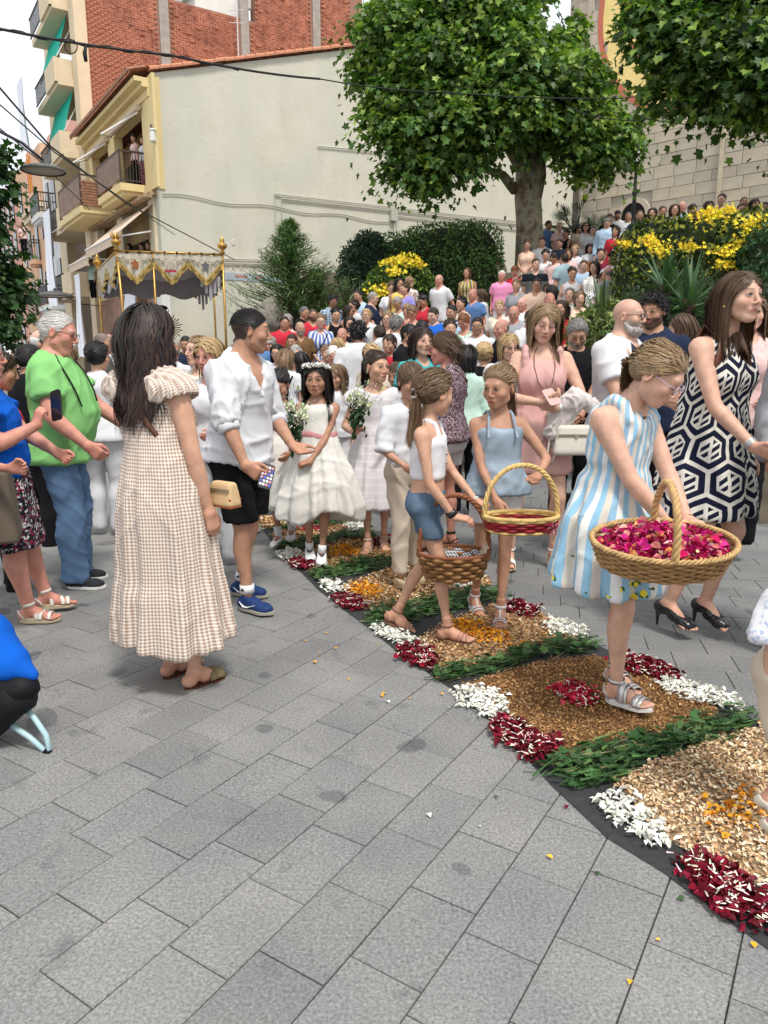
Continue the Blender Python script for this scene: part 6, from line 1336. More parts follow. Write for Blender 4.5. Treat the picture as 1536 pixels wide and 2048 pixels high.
for i,(px,dn,lb) in enumerate((([(1410,1610),(1470,1590),(1530,1590),(1560,1650),(1480,1670),(1420,1640)],1900,'orange petals scattered on the pale chips at the lower right'),([(900,1250),(935,1240),(985,1262),(1030,1290),(990,1288),(930,1272)],3800,'orange petals on the chips beside the white and grey sandals'),([(690,1180),(730,1165),(760,1185),(740,1200),(705,1198)],2800,'orange petals on the brown chips in front of the beige shoes'),([(655,1105),(690,1092),(720,1100),(715,1112),(670,1115)],3600,'orange petals between the white shoes and the beige sandal'))):
    petals('orange_petals',px,OR,dn*1.6,.022,lb,120+i,h=.010,jit=.03)
# stray petals and leaves on the paving: each one a small thing of its own would be countless, kept as one scatter
rs=np.random.RandomState(4); m=MB()
for n_,c_,x0,x1,y0,y1 in ((12,(.85,.45,.03),950,1536,1500,2000),(8,(.16,.004,.015),1000,1400,1480,1720),(9,(.78,.78,.72),650,1500,1180,1800),(12,(.03,.08,.02),800,1536,1350,1950),(16,(.8,.4,.03),560,900,1250,1400)):
    for i in range(n_):
        x,y=rs.uniform(x0,x1),rs.uniform(y0,y1); p=G(x,y); lx=edge_x(CL,p[1])
        if not(lx-.55<p[0]<lx+.02): continue
        p[2]=.006; addl(m,[p],[.010+.014*rs.rand()],rdir(1,rs)*[1,1,.1],[[0,0,1]],[c_],shape='petal',fold=.4)
m=m.build('stray_petals',mat('fresh_petal')); tag(m,'stray orange, red and white petals blown over the grey paving','petals',kind='stuff')
# ---------- fabrics ----------
def uvn(N,L,tc): s=N.new('ShaderNodeSeparateXYZ'); L.new(tc.outputs['UV'],s.inputs[0]); return s.outputs[0],s.outputs[1]
def fabric(name,col=(.5,.5,.5),bump=(90,.35,.002),rough=.92,fn=None,noise=(6,.06)): return mat(name,col,rough,spec=.12,noise=noise,bump=bump,fn=fn)
def band(N,L,v,per,duty,soft=.06,ph=0.0):
    a=mathn(N,L,'ADD',mathn(N,L,'DIVIDE',v,per),50.0+ph); a=mathn(N,L,'FRACT',a); a=mathn(N,L,'ABSOLUTE',mathn(N,L,'SUBTRACT',a,.5)); m=N.new('ShaderNodeMapRange'); m.inputs[1].default_value=duty/2+soft; m.inputs[2].default_value=duty/2-soft; L.new(a,m.inputs[0]); return m.outputs[0]
def f_check(c0,c1,per):
    def f(N,L,tc,src,b):
        u,v=uvn(N,L,tc); s=mathn(N,L,'MULTIPLY',mathn(N,L,'ADD',band(N,L,u,per,.5),band(N,L,v,per,.5)),.5); return ramp(N,L,s,[(0,c0),(1,c1)])
    return f
def f_stripe(cols,per,ax=0,lemon=False):
    def f(N,L,tc,src,b):
        u=uvn(N,L,tc); n=len(cols); a=mathn(N,L,'FRACT',mathn(N,L,'ADD',mathn(N,L,'DIVIDE',u[ax],per),50.)); c=ramp(N,L,a,[(i/n,cols[i]) for i in range(n)],'CONSTANT')
        if lemon:
            ps=tc.outputs['Object']; z=N.new('ShaderNodeSeparateXYZ'); L.new(ps,z.inputs[0]); vo=N.new('ShaderNodeTexVoronoi'); vo.inputs['Scale'].default_value=17; L.new(ps,vo.inputs['Vector'])
            near=mathn(N,L,'LESS_THAN',vo.outputs['Distance'],.27); lf=mathn(N,L,'LESS_THAN',vo.outputs['Distance'],.40); low=mathn(N,L,'LESS_THAN',mathn(N,L,'ABSOLUTE',mathn(N,L,'SUBTRACT',z.outputs[2],.56)),.085); pick=mathn(N,L,'GREATER_THAN',nz(N,L,ps,7,1),.46)
            m1=mathn(N,L,'MULTIPLY',mathn(N,L,'MULTIPLY',lf,low),mathn(N,L,'MULTIPLY',pick,mathn(N,L,'GREATER_THAN',nz(N,L,ps,40,1),.54))); m2=mathn(N,L,'MULTIPLY',mathn(N,L,'MULTIPLY',near,low),pick)
            c=mixc(N,L,m1,c,(.05,.12,.03)); c=mixc(N,L,m2,c,(.82,.66,.06)); c=mixc(N,L,mathn(N,L,'GREATER_THAN',z.outputs[2],1.285),c,(.80,.80,.10))
        return c
    return f
def f_hex(c0,c1,w=.150,Rr=.105):
    def f(N,L,tc,src,b):
        u,v=uvn(N,L,tc); M=lambda *a: mathn(N,L,*a); 
        def cell(ou,ov):
            p=M('SUBTRACT',M('MULTIPLY',M('FRACT',M('ADD',M('DIVIDE',u,w),50.5+ou)),w),w/2); q=M('SUBTRACT',M('MULTIPLY',M('FRACT',M('ADD',M('DIVIDE',v,3*Rr),50.5+ov)),3*Rr),1.5*Rr)
            a=M('DIVIDE',M('ABSOLUTE',p),w/2); d=M('MAXIMUM',a,M('ADD',M('MULTIPLY',a,.5),M('DIVIDE',M('ABSOLUTE',q),Rr))); return d,p,q
        d1,p1,q1=cell(0,0); d2,p2,q2=cell(.5,.5); less=M('LESS_THAN',d1,d2); d=M('MINIMUM',d1,d2)
        pick=lambda a,b_: M('ADD',M('MULTIPLY',less,a),M('MULTIPLY',M('SUBTRACT',1.0,less),b_)); p=pick(p1,p2); q=pick(q1,q2)
        ringn=M('MULTIPLY',M('GREATER_THAN',d,.62),M('LESS_THAN',d,.90)); ins=M('LESS_THAN',d,.50)
        dg=M('FRACT',M('ADD',M('DIVIDE',M('ADD',M('MULTIPLY',p,.85),q),.040),50.0)); bar=M('MULTIPLY',M('MULTIPLY',ins,M('GREATER_THAN',dg,.42)),M('GREATER_THAN',M('ABSOLUTE',p),.006)); 
        return mixc(N,L,M('MAXIMUM',ringn,bar),c0,c1)
    return f
def f_print(cols,sc,obj=True):
    def f(N,L,tc,src,b):
        vo=N.new('ShaderNodeTexVoronoi'); vo.inputs['Scale'].default_value=sc; L.new(tc.outputs['Object'],vo.inputs['Vector']); s=N.new('ShaderNodeSeparateColor'); L.new(vo.outputs['Color'],s.inputs[0]); n=len(cols); return ramp(N,L,s.outputs[0],[(i/n,cols[i]) for i in range(n)],'CONSTANT')
    return f
def plain(c): 
    return fabric('cloth_%03d%03d%03d'%tuple(int(x*999) for x in c),c)
leather=mat('brown_leather',(.10,.035,.018),.5,spec=.4,noise=(20,.2)); denim=fabric('denim',(.10,.15,.215),(160,.5,.002),noise=(7,.28)); jean=fabric('jeans_blue',(.10,.175,.29),(140,.5,.002),noise=(5,.22)); blackc=fabric('black_cotton',(.008,.008,.010)); whitec=fabric('white_linen',(.64,.64,.66),(130,.5,.003)); whites=fabric('white_satin',(.68,.66,.61),(50,.3,.004),.6); soleg=mat('rubber_sole',(.36,.33,.28),.8); solew=mat('white_sole',(.66,.65,.62),.7)
phonem=mat('phone_black',(.01,.01,.012),.2,spec=.6); gold_=mat('gold_metal',(.6,.42,.15),.35,metal=.9)
def strand(name,pts,r,m,par,n=6): return MB().tube(pts,r,n).build(name,m,par,True)
def strap(name,pts,w,th,m,par):
    P=A_(pts); T=np.gradient(P,axis=0); T/=np.linalg.norm(T,axis=1)[:,None]; c=P.mean(0); V=[]
    for i,p in enumerate(P):
        nrm=p-c; nrm=nrm-T[i]*(nrm@T[i]); nrm/=np.linalg.norm(nrm)+1e-9; s=np.cross(T[i],nrm); V+=[p-s*w,p+s*w,p+s*w+nrm*th,p-s*w+nrm*th]
    k=len(P); F=[[i*4+a,i*4+(a+1)%4,i*4+4+(a+1)%4,i*4+4+a] for i in range(k-1) for a in range(4)]; return MB().add(V,np.array(F)).build(name,m,par,True)
def around(b,z,th,off=.02,off2=None): # a point on the torso surface
    a,bb,cx,cy=b.rowat(z); return A_([cx+(a+off)*sin(th),cy+(bb+(off if off2 is None else off2))*cos(th),z])
def wpos(o,p): return np.array(Matrix.Translation(o.location)@Matrix.Rotation(o.rotation_euler[2],4,'Z')@Vector(p).to_4d())[:3]
def P_(label,pos,rz,p,cat='person',group=None):
    b=skeleton(p); o=empty('person',(pos[0],pos[1],pos[2] if len(pos)>2 else .008),R(rz),label,cat,group); b.o=o; b.skin=A_(SKIN_T[p['skin']] if isinstance(p['skin'],str) else p['skin']); return b,o
def phone_at(w,rot,label,screen=None,size=(.072,.148,.008),case=None):
    t=empty('phone',w,0,label,'phone'); t.rotation_euler=rot; m=MB(); x,y,z=[v/2 for v in size]; P=[(x*cx-.01*cx if ex else x*cx, y*cy if ex else y*cy-.01*cy) for cx,cy in((-1,-1),(1,-1),(1,1),(-1,1)) for ex in((0,1) if cx*cy>0 else (1,0))]
    m.prism(P,-z,z); m.build('case',case or phonem,t)
    if screen: 
        s=MB(); 
        for i in range(4):
            for j in range(6): s.box(((i-1.5)*.016,(j-2.5)*.021,z+.0006),(.012,.014,.0006),c3=screen[(i*3+j)%len(screen)])
        s=s.build('screen_icons',mat('screen_lit',rough=.3,attr=True),t); s['kind']='stuff'
    return t
def bag_box(label,w,size,rz,m,strap_pts=None,cat='handbag',tilt=0):
    t=empty('handbag',w,rz,label,cat); x,y,z=[v/2 for v in size]; F=Field((-x-.03,-y-.03,-z-.03),(x+.03,y+.03,z+.03),min(size)/7); F.add(lambda X,Y,Z:0*X+0*Y+0*Z+1,.01) if False else None
    def bx(X,Y,Z): qx=np.abs(X)-x*(1-.10*(Z/z))+.012; qy=np.abs(Y)-y*(1-.25*(Z/z))+.012; qz=np.abs(Z)-z+.012; return np.sqrt(np.maximum(qx,0)**2+np.maximum(qy,0)**2+np.maximum(qz,0)**2)+np.minimum(np.maximum(np.maximum(qx,qy),qz),0)-.012
    bx.b=(A_([-x,-y,-z]),A_([x,y,z])); F.add(bx,.002); V,Q=F.mesh(); mk('pouch',npmesh('pouch',V,Q,True,np.ones(3)),m,t)
    MB().box((0,-y-.001,z*.35),(size[0]*.9,.006,.012)).build('zip',mat('zip_metal',(.35,.3,.2),.4,metal=.7),t)
    if strap_pts: MB().tube(strap_pts,.007,5).build('handle',m,t,True)
    return t
def sandal(b,s,par,m,sm,bands,ankle=True,heel=0,h1=.012,th=.0035,sc=None,w=.011):
    o=empty('sandal'); o.parent=par; sole(b,s,o,sm,-.012,h1*.2,.003,heel)
    for y,sk in bands: strapband(b,s,o,m,y,0,w,.042 if y>.08 else .036,th,hgt=np.interp(y,[0,.06,.14],[.075,.052,.030]),skew=sk)
    if ankle: anklestrap(b,s,o,m,.105,.038); strand('back_strap',[foot_prims(b,s)[1](x,y,z) for x,y,z in((-.03,-.02,.01),(-.032,-.045,.05),(0,-.066,.06),(.032,-.045,.05),(.03,-.02,.01))],.005,m,o)
    return o
# ---------- the people in front ----------
g3=lambda x,y: G(x,y)
# 1 woman with her back to us in the checked dress
b,o=P_('woman seen from behind in long brown and white checked dress, long dark hair',g3(350,1366),-28,dict(H=1.615,sex='f',skin='light',hair='dkbrown',head=(6,2),lean=(-.035,.0),armR=('u',(.235,.05,.80)),armL=('u',(-.20,.16,.86)),handR=dict(curl=.45,n=(-1,.2,0)),legR=(.11,.02,0,-12),legL=(-.07,.06,0,-4),fat=1.12,wide=1.06,sw=.155))
skin_body(b,o,b.skin,foot=('bare','bare')); ging=fabric('brown_gingham',(.6,.5,.4),fn=f_check((.76,.69,.61),(.34,.22,.16),.0145),bump=(50,.4,.004))
skirt(b,o,ging,[(.19,.265,.215,0,.01),(.44,.235,.195,0,.01),(.50,.225,.18,0,.01),(.80,.195,.16,0,-.005),(1.00,.165,.13,0,0),(1.06,.145,.118,-.005,0)],npl=11,pamp=.022,name='dress',amp=.007,seed=3,h=.011,topz=.0,neck=('scoop',.05,.07),wav=.03)
for s,kx in(('R',1),('L',-1)):
    S=b.S[s]; F_=Field(S-.16,S+.16,.007); F_.add(ell(S+A_([kx*-.035,0,.005]),(.115,.10,.085),np.array(Matrix.Rotation(R(kx*24),3,'Y'))),.01); F_.add(ell(S+A_([-kx*.05,-.035,.0]),(.055,.065,.06)),.03); F_.sub(ell(S+A_([kx*.01,0,-.055]),(.10,.085,.055)),.01); F_.clip(lambda x,y,z: 0*x+0*y+(S[2]-.075)-z)
    V,Q=F_.mesh(); N_=vnorm(V,Q); V=V+N_*(.005*np.sin(V[:,1:2]*220+V[:,:1]*90)); me=npmesh('flutter_sleeve',V,Q,True,np.ones(3)); u_=me.uv_layers.new(name='UVMap'); u_.data.foreach_set('uv',np.stack([V[:,1],V[:,2]-V[:,0]*kx],-1)[Q].reshape(-1,2).astype(np.float32).ravel()); mk('flutter_sleeve',me,ging,o)
hair(b,o,'long','black',seed=4,n=4400,L=.315,thick=.40,wave=.020,col2=(.050,.028,.018),gr=2.6,part=.005,vol=.95,steps=15)
st_=[around(b,z,th,.022) for z,th in ((1.26,-2.4+.0),(1.22,2.9),(1.15,2.7),(1.07,2.3),(1.00,1.9),(.96,1.6))]; strap('bag_strap',[around(b,1.33,-2.5,.02)]+st_,.011,.004,leather,o)
for s in 'LR': 
    x=empty('slide_sandal'); x.parent=o; sole(b,s,x,leather,-.012,.004,.004); olive=mat('olive_band',(.20,.155,.075),.7); strapband(b,s,x,olive,.105,0,.026,.043,.004,hgt=.040,skew=.02); strapband(b,s,x,olive,.10,0,.022,.043,.007,hgt=.042,skew=-.02)
glasses(b,o,mat('sunglass_black',(.01,.01,.01),.3),top=True,lens=mat('dark_lens',(.01,.01,.012),.1,spec=.7),name='sunglasses')
bw=wpos(o,(.25,.09,.86)); bg_=bag_box('small tan and orange crossbody bag at the hip of the woman in the checked dress',bw,(.13,.06,.10),R(-35),mat('tan_bag',(.55,.38,.2),.6)); MB().box((0,0,-.05),(.132,.063,.010)).box((0,0,-.02),(.132,.063,.008)).build('stripe',mat('rust_stripe',(.35,.10,.04),.6),bg_)
# 2 man in green t-shirt
b,o=P_('white haired man in bright green t-shirt and blue jeans with neck cord',g3(148,1168),-84,dict(H=1.69,sex='m',skin='red',hair='white',head=(0,14),wide=1.16,belly=.05,armR=('u',(.30,.24,.95)),armL=('u',(-.20,.40,.98)),handR=dict(curl=.6),legR=(.10,.05,0),legL=(-.11,.0,0),hh=.242,dbl=1,nose=1.25,jaw=.055,fat=1.15,eyes='down'))
skin_body(b,o,b.skin,foot=('shoe','shoe')); top(b,o,fabric('green_cotton',(.22,.50,.17)),hem=.10,fit=.014,flare=.03,sleeve=.62,slfit=.022,seed=5,amp=.010,name='t_shirt',neck=('crew',.06,.082))
pants(b,o,jean,z1=.05,fit=.014,wide=.030,waist=.05,seed=6,amp=.014,name='jeans'); hair(b,o,'comb','white',seed=5,n=2600,L=.04,thick=.32,fz=.078,col2=(.40,.38,.35),vol=.5,cap=.6); glasses(b,o,mat('dark_frame',(.03,.012,.012),.4))
for s in 'LR': shoe(b,s,o,mat('black_mesh_shoe',(.018,.02,.024),.8),solew)
strand('neck_cord',[around(b,1.43,-.6,.015),around(b,1.38,-.35,.034),around(b,1.33,-.18,.040),around(b,1.28,-.05,.042),around(b,1.22,.06,.044),around(b,1.16,.15,.046)],.005,blackc,o); strand('neck_cord',[around(b,1.43,.9,.015),around(b,1.38,.85,.036),around(b,1.32,.82,.042),around(b,1.26,.80,.044),around(b,1.20,.80,.046),around(b,1.13,.8,.048)],.005,blackc,o)
MB().tube([(b.Hc+b.HR@(A_([x,.098,-.047])*b.hs)) for x in(-.028,-.012,.012,.028)],[.004,.010,.010,.004],6).build('moustache',mat('white_hair_tuft',(.55,.53,.5),.8),o,True)
# 3 woman in blue at the left edge
b,o=P_('grey haired woman in royal blue top and dark floral skirt at left edge',g3(12,1240),-74,dict(H=1.535,sex='f',skin='red',hair='grey',head=(-4,-2),wide=1.28,belly=.04,armR=('u',(.12,.30,1.22)),handR=dict(curl=.8,d=(0,.3,1),n=(-.6,.6,0)),armL=('u',(-.02,.40,1.02)),handL=dict(curl=.9),legR=(.10,.16,0),legL=(-.09,.24,0),fat=1.25,legfat=1.15,smile=1))
skin_body(b,o,b.skin); top(b,o,fabric('royal_blue_crepe',(.006,.10,.50)),hem=.0,fit=.016,flare=.05,sleeve=.52,slfit=.03,seed=8,amp=.012,name='blouse',neck=('crew',.06,.08))
skirt(b,o,fabric('dark_floral',(.1,.1,.1),fn=f_print([(.012,.010,.014),(.5,.48,.48),(.012,.012,.02),(.20,.02,.04),(.12,.12,.14),(.02,.015,.02)],85)),[(.42,.235,.20,0,.03),(.6,.225,.19,0,.02),(.85,.21,.175,0,.01)],npl=9,pamp=.014,bodice=False,top_off=.0,name='skirt',seed=9)
hair(b,o,'short','grey',seed=6,n=1800,L=.05,thick=.38,col2='white',vol=1.3); glasses(b,o,mat('black_frame',(.01,.01,.01),.4)); 
for s in 'LR': sandal(b,s,o,mat('white_leather',(.70,.67,.60),.6),mat('cork_sole',(.45,.38,.25),.8),((.04,-.01),(.085,.012),(.125,.0)),heel=.02)
phone_at(wpos(o,b.W['R']+A_([-.02,.10,.10])),(R(78),R(-14),R(-28)),'black phone held upright by the woman in the blue top',size=(.078,.16,.009))
bag_box('taupe shoulder bag hanging behind the woman in the blue top',wpos(o,(.27,.10,.70)),(.30,.12,.36),R(-68),mat('taupe_leather',(.13,.105,.075),.6,noise=(9,.12)),[(-.10,0,.16),(-.12,0,.35),(-.06,0,.55),(.02,0,.56),(.08,0,.36),(.10,0,.16)])
# 4 white shirt man
b,o=P_('dark haired man in open white linen shirt and black shorts looking right',g3(492,1205),-122,dict(H=1.675,sex='m',skin='tan',hair='black',head=(43,4),lean=(.0,.05),armR=('u',(.24,.27,.86)),armL=('u',(-.16,.27,.97)),handR=dict(curl=.75,n=(-.8,.2,-.3),d=(-.25,.75,-.5)),handL=dict(curl=.22,n=(.3,.2,1),d=(.1,.9,-.32),th=.1),legR=(.12,.13,0,0),legL=(-.09,-.12,0,14),fat=1.06,wide=1.05,scalp=('black',.93),brow=1,smile=0,beard=('black',.22),neck=.062))
skin_body(b,o,b.skin,foot=('shoe','shoe')); top(b,o,whitec,hem=.07,fit=.013,flare=.04,sleeve=1.02,slfit=.017,neck=('v',.20,.075),seed=3,amp=.018,name='linen_shirt',tails=.045,h=.011,sc=1.2)
for x in (-1,1): # collar wings
    c=b.nb; m=MB(); m.add([c+A_([x*.035,.050,.0]),c+A_([x*.066,.035,.035]),c+A_([x*.070,-.02,.045]),c+A_([x*.098,.012,.0]),c+A_([x*.075,.075,-.03])],np.array([[0,1,4]]) ); m.add([c+A_([x*.035,.052,-.002]),c+A_([x*.068,.035,.040]),c+A_([x*.098,.030,.002]),c+A_([x*.080,.080,-.035])],np.array([[0,1,2,3]])); m.add([c+A_([x*.068,.035,.040]),c+A_([x*.062,-.045,.050]),c+A_([x*.095,-.04,.01]),c+A_([x*.098,.03,.002])],np.array([[0,1,2,3]])); m.build('collar',whitec,o)
for s in 'LR':
    e=b.E[s]; d=(b.W[s]-e)/np.linalg.norm(b.W[s]-e); e=e+d*.0; MB().tube([e-d*.012,e+d*.012,e+d*.036,e+d*.046],[.056,.061,.060,.052],16).build('rolled_cuff',whitec,o,True)
pants(b,o,blackc,z1=.52,fit=.02,wide=.042,waist=.05,seed=7,amp=.012,name='shorts'); hair(b,o,'comb','black',seed=7,n=3000,L=.026,thick=.28,fz=.068,vol=.35,col2=(.03,.026,.024),cap=.3,fade=.020)
navy=mat('navy_shoe',(.010,.035,.13),.75,noise=(60,.2))
for s in 'LR':
    x,q,M_=shoe(b,s,o,navy,soleg); anklestrap(b,s,o,mat('sock_white',(.75,.75,.75),.9),.128,.040,'sock',.024); q0=b.An[s]+(b.K[s]-b.An[s])/np.linalg.norm(b.K[s]-b.An[s])*.05; MB().add([q0+A_([.043,-.012,-.008]),q0+A_([.043,.014,-.008]),q0+A_([.043,.004,.010]),q0+A_([.040,-.012,-.008]),q0+A_([.040,.014,-.008]),q0+A_([.040,.004,.010])],np.array([[0,1,2],[5,4,3]])).build('sock_mark',blackc,o)
    kx=1 if s=='R' else -1
    for sd in (1,-1):
        pts=[(sd*.037,-.035,.052),(sd*.040,.0,.026),(sd*.041,.03,.028),(sd*.037,.085,.048)]; MB().tube([q(*p) for p in pts],[.003,.009,.007,.002],5,flat=.5).build('side_mark',mat('white_mark',(.8,.8,.8),.6),x,True)
    for k in range(4): MB().tube([q(-.016,.035+.022*k,.066-.009*k),q(.0,.04+.022*k,.071-.009*k),q(.016,.035+.022*k,.066-.009*k)],.0028,4).build('lace',navy,x)
phone_at(wpos(o,b.W['R']+A_([-.045,.105,-.055])),(R(52),R(18),R(12)),'phone with lit app icons held low by the man in the white shirt',[(.6,.6,.65),(.05,.1,.5),(.6,.25,.3),(.7,.7,.7)])
def bouquet(w,label,seed,tilt=(0,0,1)):
    t=empty('bouquet',w,0,label,'bouquet'); rs=np.random.RandomState(seed); m=MB(); d=A_(tilt,float); d/=np.linalg.norm(d); F_=MB()
    for i in range(34):
        e=d+rs.randn(3)*.28; e/=np.linalg.norm(e); L=.16+.13*rs.rand(); c=e*L; m.tube([-d*.12+rs.randn(3)*.006,A_([0,0,0]),c],[.0022,.0022,.0014],3,(.03,.06,.02))
        if i<9: 
            k=16; a=rs.rand(k)*6.28; cc=c*.8; addl(F_,cc+rs.randn(k,3)*.010,.030,e+.5*rs.randn(k,3),rs.randn(k,3),colvar((.72,.74,.55),k,.12,(.55,.62,.3),.2,rs),shape='petal',fold=.6)
        elif i<16: addl(F_,[c*1.25],[.04],[e],[rs.randn(3)],[(.35,.45,.2)],shape='oval')
    n=420; P=d*.16+rs.randn(n,3)*A_([.075,.075,.055]); addl(F_,P,.011*(.6+.8*rs.rand(n)),rs.randn(n,3),rs.randn(n,3),colvar((.78,.79,.70),n,.1,None,0,rs),shape='star'); 
    n=120; addl(F_,d*.05+rs.randn(n,3)*A_([.03,.03,.05]),.05*(.5+rs.rand(n)),d+.5*rs.randn(n,3),rs.randn(n,3),colvar((.025,.06,.02),n,.3,None,0,rs),shape='oval')
    m.build('stems',mat('stem_green',rough=.7,attr=True),t); F_.build('blooms',mat('fresh_petal'),t)['kind']='stuff'; return t
def basket(w,rz,a,bq,hgt,hh_,label,mt,rimc,weave=(30,7),flare=.82,handle_ax='x',tilt=0,fill=None,lin=None,handle_r=.008,band_=None,rough_=.004):
    """oval wicker basket: weavers woven round uprights, twisted rim, arched handle"""
    t=empty('basket',w,rz,label,'basket'); t.rotation_euler=(tilt,0,rz); nu,nr=weave; n=nu*6
    rx=lambda z: a*(flare+(1-flare)*z/hgt); ry=lambda z: bq*(flare+(1-flare)*z/hgt)
    for r_ in range(nr):
        z=hgt*(r_+.5)/nr; P=[]
        for i in range(n+1):
            th=2*PI*i/n; o_=rough_*(1 if r_%2 else -1)*sin(nu*th/1.0/2*1); P.append(((rx(z)+o_)*cos(th),(ry(z)+o_)*sin(th),z))
        MB().tube(P,hgt/nr*.56,5,cap=False).build('weaver',mt if not(band_ and band_[0]<=z/hgt<=band_[1]) else band_[2],t,True)
    m=MB()
    for k in range(nu): th=2*PI*k/nu; m.tube([(rx(z)*cos(th),ry(z)*sin(th),z) for z in (0,hgt*.5,hgt)],.0035,4)
    o=m.build('uprights',mt,t,True)
    MB().add([(rx(0)*cos(2*PI*i/24),ry(0)*sin(2*PI*i/24),.004) for i in range(24)],np.array([[0,i,i+1] for i in range(1,23)])).build('base',mt,t)
    for q in range(3):
        P=[]
        for i in range(161): th=2*PI*i/160; ph=th*26+q*2*PI/3; rr=.0065; P.append(((a+rr*cos(ph))*cos(th),(bq+rr*cos(ph))*sin(th),hgt+.004+rr*sin(ph)))
        MB().tube(P,.0055,5,cap=False).build('rim_strand',rimc,t,True)
    for q in range(3):
        P=[];
        for i in range(61):
            s=PI*i/60; ph=s*16+q*2*PI/3; rr=handle_r*.62; c=A_([-a*cos(s),0,hgt+hh_*sin(s)**.85]) if handle_ax=='x' else A_([0,-bq*cos(s),hgt+hh_*sin(s)**.85]); nr_=A_([-cos(s),0,sin(s)]) if handle_ax=='x' else A_([0,-cos(s),sin(s)]); sd=A_([0,1,0]) if handle_ax=='x' else A_([1,0,0]); P.append(c+nr_*rr*cos(ph)+sd*rr*sin(ph))
        MB().tube(P,handle_r*.72,5).build('handle_strand',rimc,t,True)
    if fill:
        rs=np.random.RandomState(3); k=fill[1]; r=np.sqrt(rs.rand(k)); th=rs.rand(k)*2*PI; x=r*cos(0)*np.cos(th)*(a-.034); y=r*np.sin(th)*(bq-.030); z=hgt*.72+.035*(1-r*r)+.012*rs.randn(k); m=MB(); C=A_(fill[0])[rs.choice(len(fill[0]),k,p=fill[3] if len(fill)>3 else None)]*(1+.2*rs.randn(k,1))
        addl(m,np.stack([x,y,z],1),fill[2]*(.6+.7*rs.rand(k)),np.stack([rs.randn(k),rs.randn(k),.5*rs.randn(k)],1),np.stack([.6*rs.randn(k),.6*rs.randn(k),np.ones(k)],1),np.clip(C,0,1),shape='petal',fold=.5)
        m.add([( .96*(a)*cos(2*PI*i/24),.96*bq*sin(2*PI*i/24),hgt*.62) for i in range(24)],np.array([[0,i,i+1] for i in range(1,23)]),(.10,.01,.03)); q=m.build('rose_petals',mat('fresh_petal'),None); q.parent=None; q.location=t.location; q.rotation_euler=t.rotation_euler; tag(q,'pink, magenta and orange petals heaped in the large oval basket','petals',kind='stuff')
    if lin:
        V=[];n2=48
        for i in range(n2):
            th=2*PI*i/n2
            for (f,z) in ((1.02,hgt*1.0),(.97,hgt*1.03),(.84,hgt*.80+.010*sin(5*th)),(.66,hgt*.45),(.3,hgt*.40)): V.append((f*a*cos(th),f*bq*sin(th),z+.004*sin(9*th)))
        F=[[i*5+j,i*5+j+1,((i+1)%n2)*5+j+1,((i+1)%n2)*5+j] for i in range(n2) for j in range(4)]; V=A_(V); me=npmesh('lining',V,np.array(F),True,uv=V[:,:2]+V[:,2:]*.7*A_([1,1])); mk('lining',me,lin,t)
    return t
wick=mat('wicker_tan',(.33,.19,.075),.6,spec=.35,noise=(40,.35)); wickl=mat('wicker_light',(.48,.31,.13),.55,spec=.35,noise=(30,.3)); wickd=mat('wicker_dark',(.24,.115,.04),.6,spec=.35,noise=(40,.4)); wickr=mat('wicker_red',(.26,.01,.02),.55,noise=(30,.3)); reddish=mat('cane_reddish',(.22,.075,.03),.5,spec=.4,noise=(20,.2)); yelw=mat('wicker_straw',(.60,.42,.16),.55,noise=(25,.25))
# girl in white behind the man
b,o=P_('dark haired girl in plain white dress looking down beside the white shirt man',g3(568,1088),176,dict(H=1.335,sex='k',skin='tan',hair='black',head=(-6,24),eyes='down',armR=('u',(.10,.22,.95)),armL=('u',(-.12,.20,.95)),legR=(.05,.02,0),legL=(-.06,-.10,.03)))
skin_body(b,o,b.skin,foot=('bare','bare')); skirt(b,o,whites,[(.30,.27,.22,0,0),(.6,.21,.17,0,0),(.80,.15,.12,0,0)],npl=9,pamp=.02,name='dress',sleeve=.3,topz=.0,neck=('crew',.05,.06),seed=20)
hair(b,o,'pony','black',seed=20,n=900,L=.30,thick=.6,col2=(.03,.02,.018))
for s in 'LR': shoe(b,s,o,mat('white_patent',(.75,.75,.76),.4),solew,low=True); anklestrap(b,s,o,mat('sock_white'),.13,.036,'sock',.05)
# girl with the flower wreath
b,o=P_('dark haired girl in cream satin dress with white flower wreath and rose sash',g3(640,1118),178,dict(H=1.385,sex='k',skin='tan',hair='black',head=(-3,3),armR=('u',(.20,.20,1.02)),handR=dict(curl=1.15,d=(-.3,.3,.8),n=(-.6,.6,0)),armL=('u',(.05,.26,.90),(-1,-.2,-.5)),handL=dict(curl=.9,d=(1,.2,-.2),n=(0,-.4,-1)),legR=(.09,.03,.02,10),legL=(-.035,.16,0,6),brow=1,armlen=1.0))
skin_body(b,o,b.skin,foot=('shoe','shoe')); skirt(b,o,whites,[(.29,.30,.24,.0,0.0),(.40,.31,.25,.0,.0),(.6,.25,.21,.0,.0),(.80,.16,.14,0,0),(.88,.135,.11,0,0)],npl=13,pamp=.030,name='dress',sleeve=.0,topz=.01,neck=('crew',.035,.06),seed=22,wav=.10,amp=.008,sharp=.8)
MB().tube([around(b,.885+.012*sin(3*t),t,.022) for t in np.linspace(0,2*PI,30)],.018,6,flat=1.9).build('sash',fabric('rose_sash',(.52,.24,.24)),o,True)
hair(b,o,'long','black',seed=23,n=1728,L=.40,thick=0.38,wave=.015,col2=(.03,.022,.02),vol=1.1)
m=MB(); rs=np.random.RandomState(5)
for i in range(150):
    th=2*PI*i/150; c=A_([.086*cos(th),.104*sin(th)-.014,.088+.022*sin(th)-.0]); c=(c+rs.randn(3)*.006)*b.hs; addl(m,(b.HR@c+b.Hc)[None],[.026],rs.randn(1,3),rs.randn(1,3),[(.78,.77,.72)],shape='petal',fold=.6)
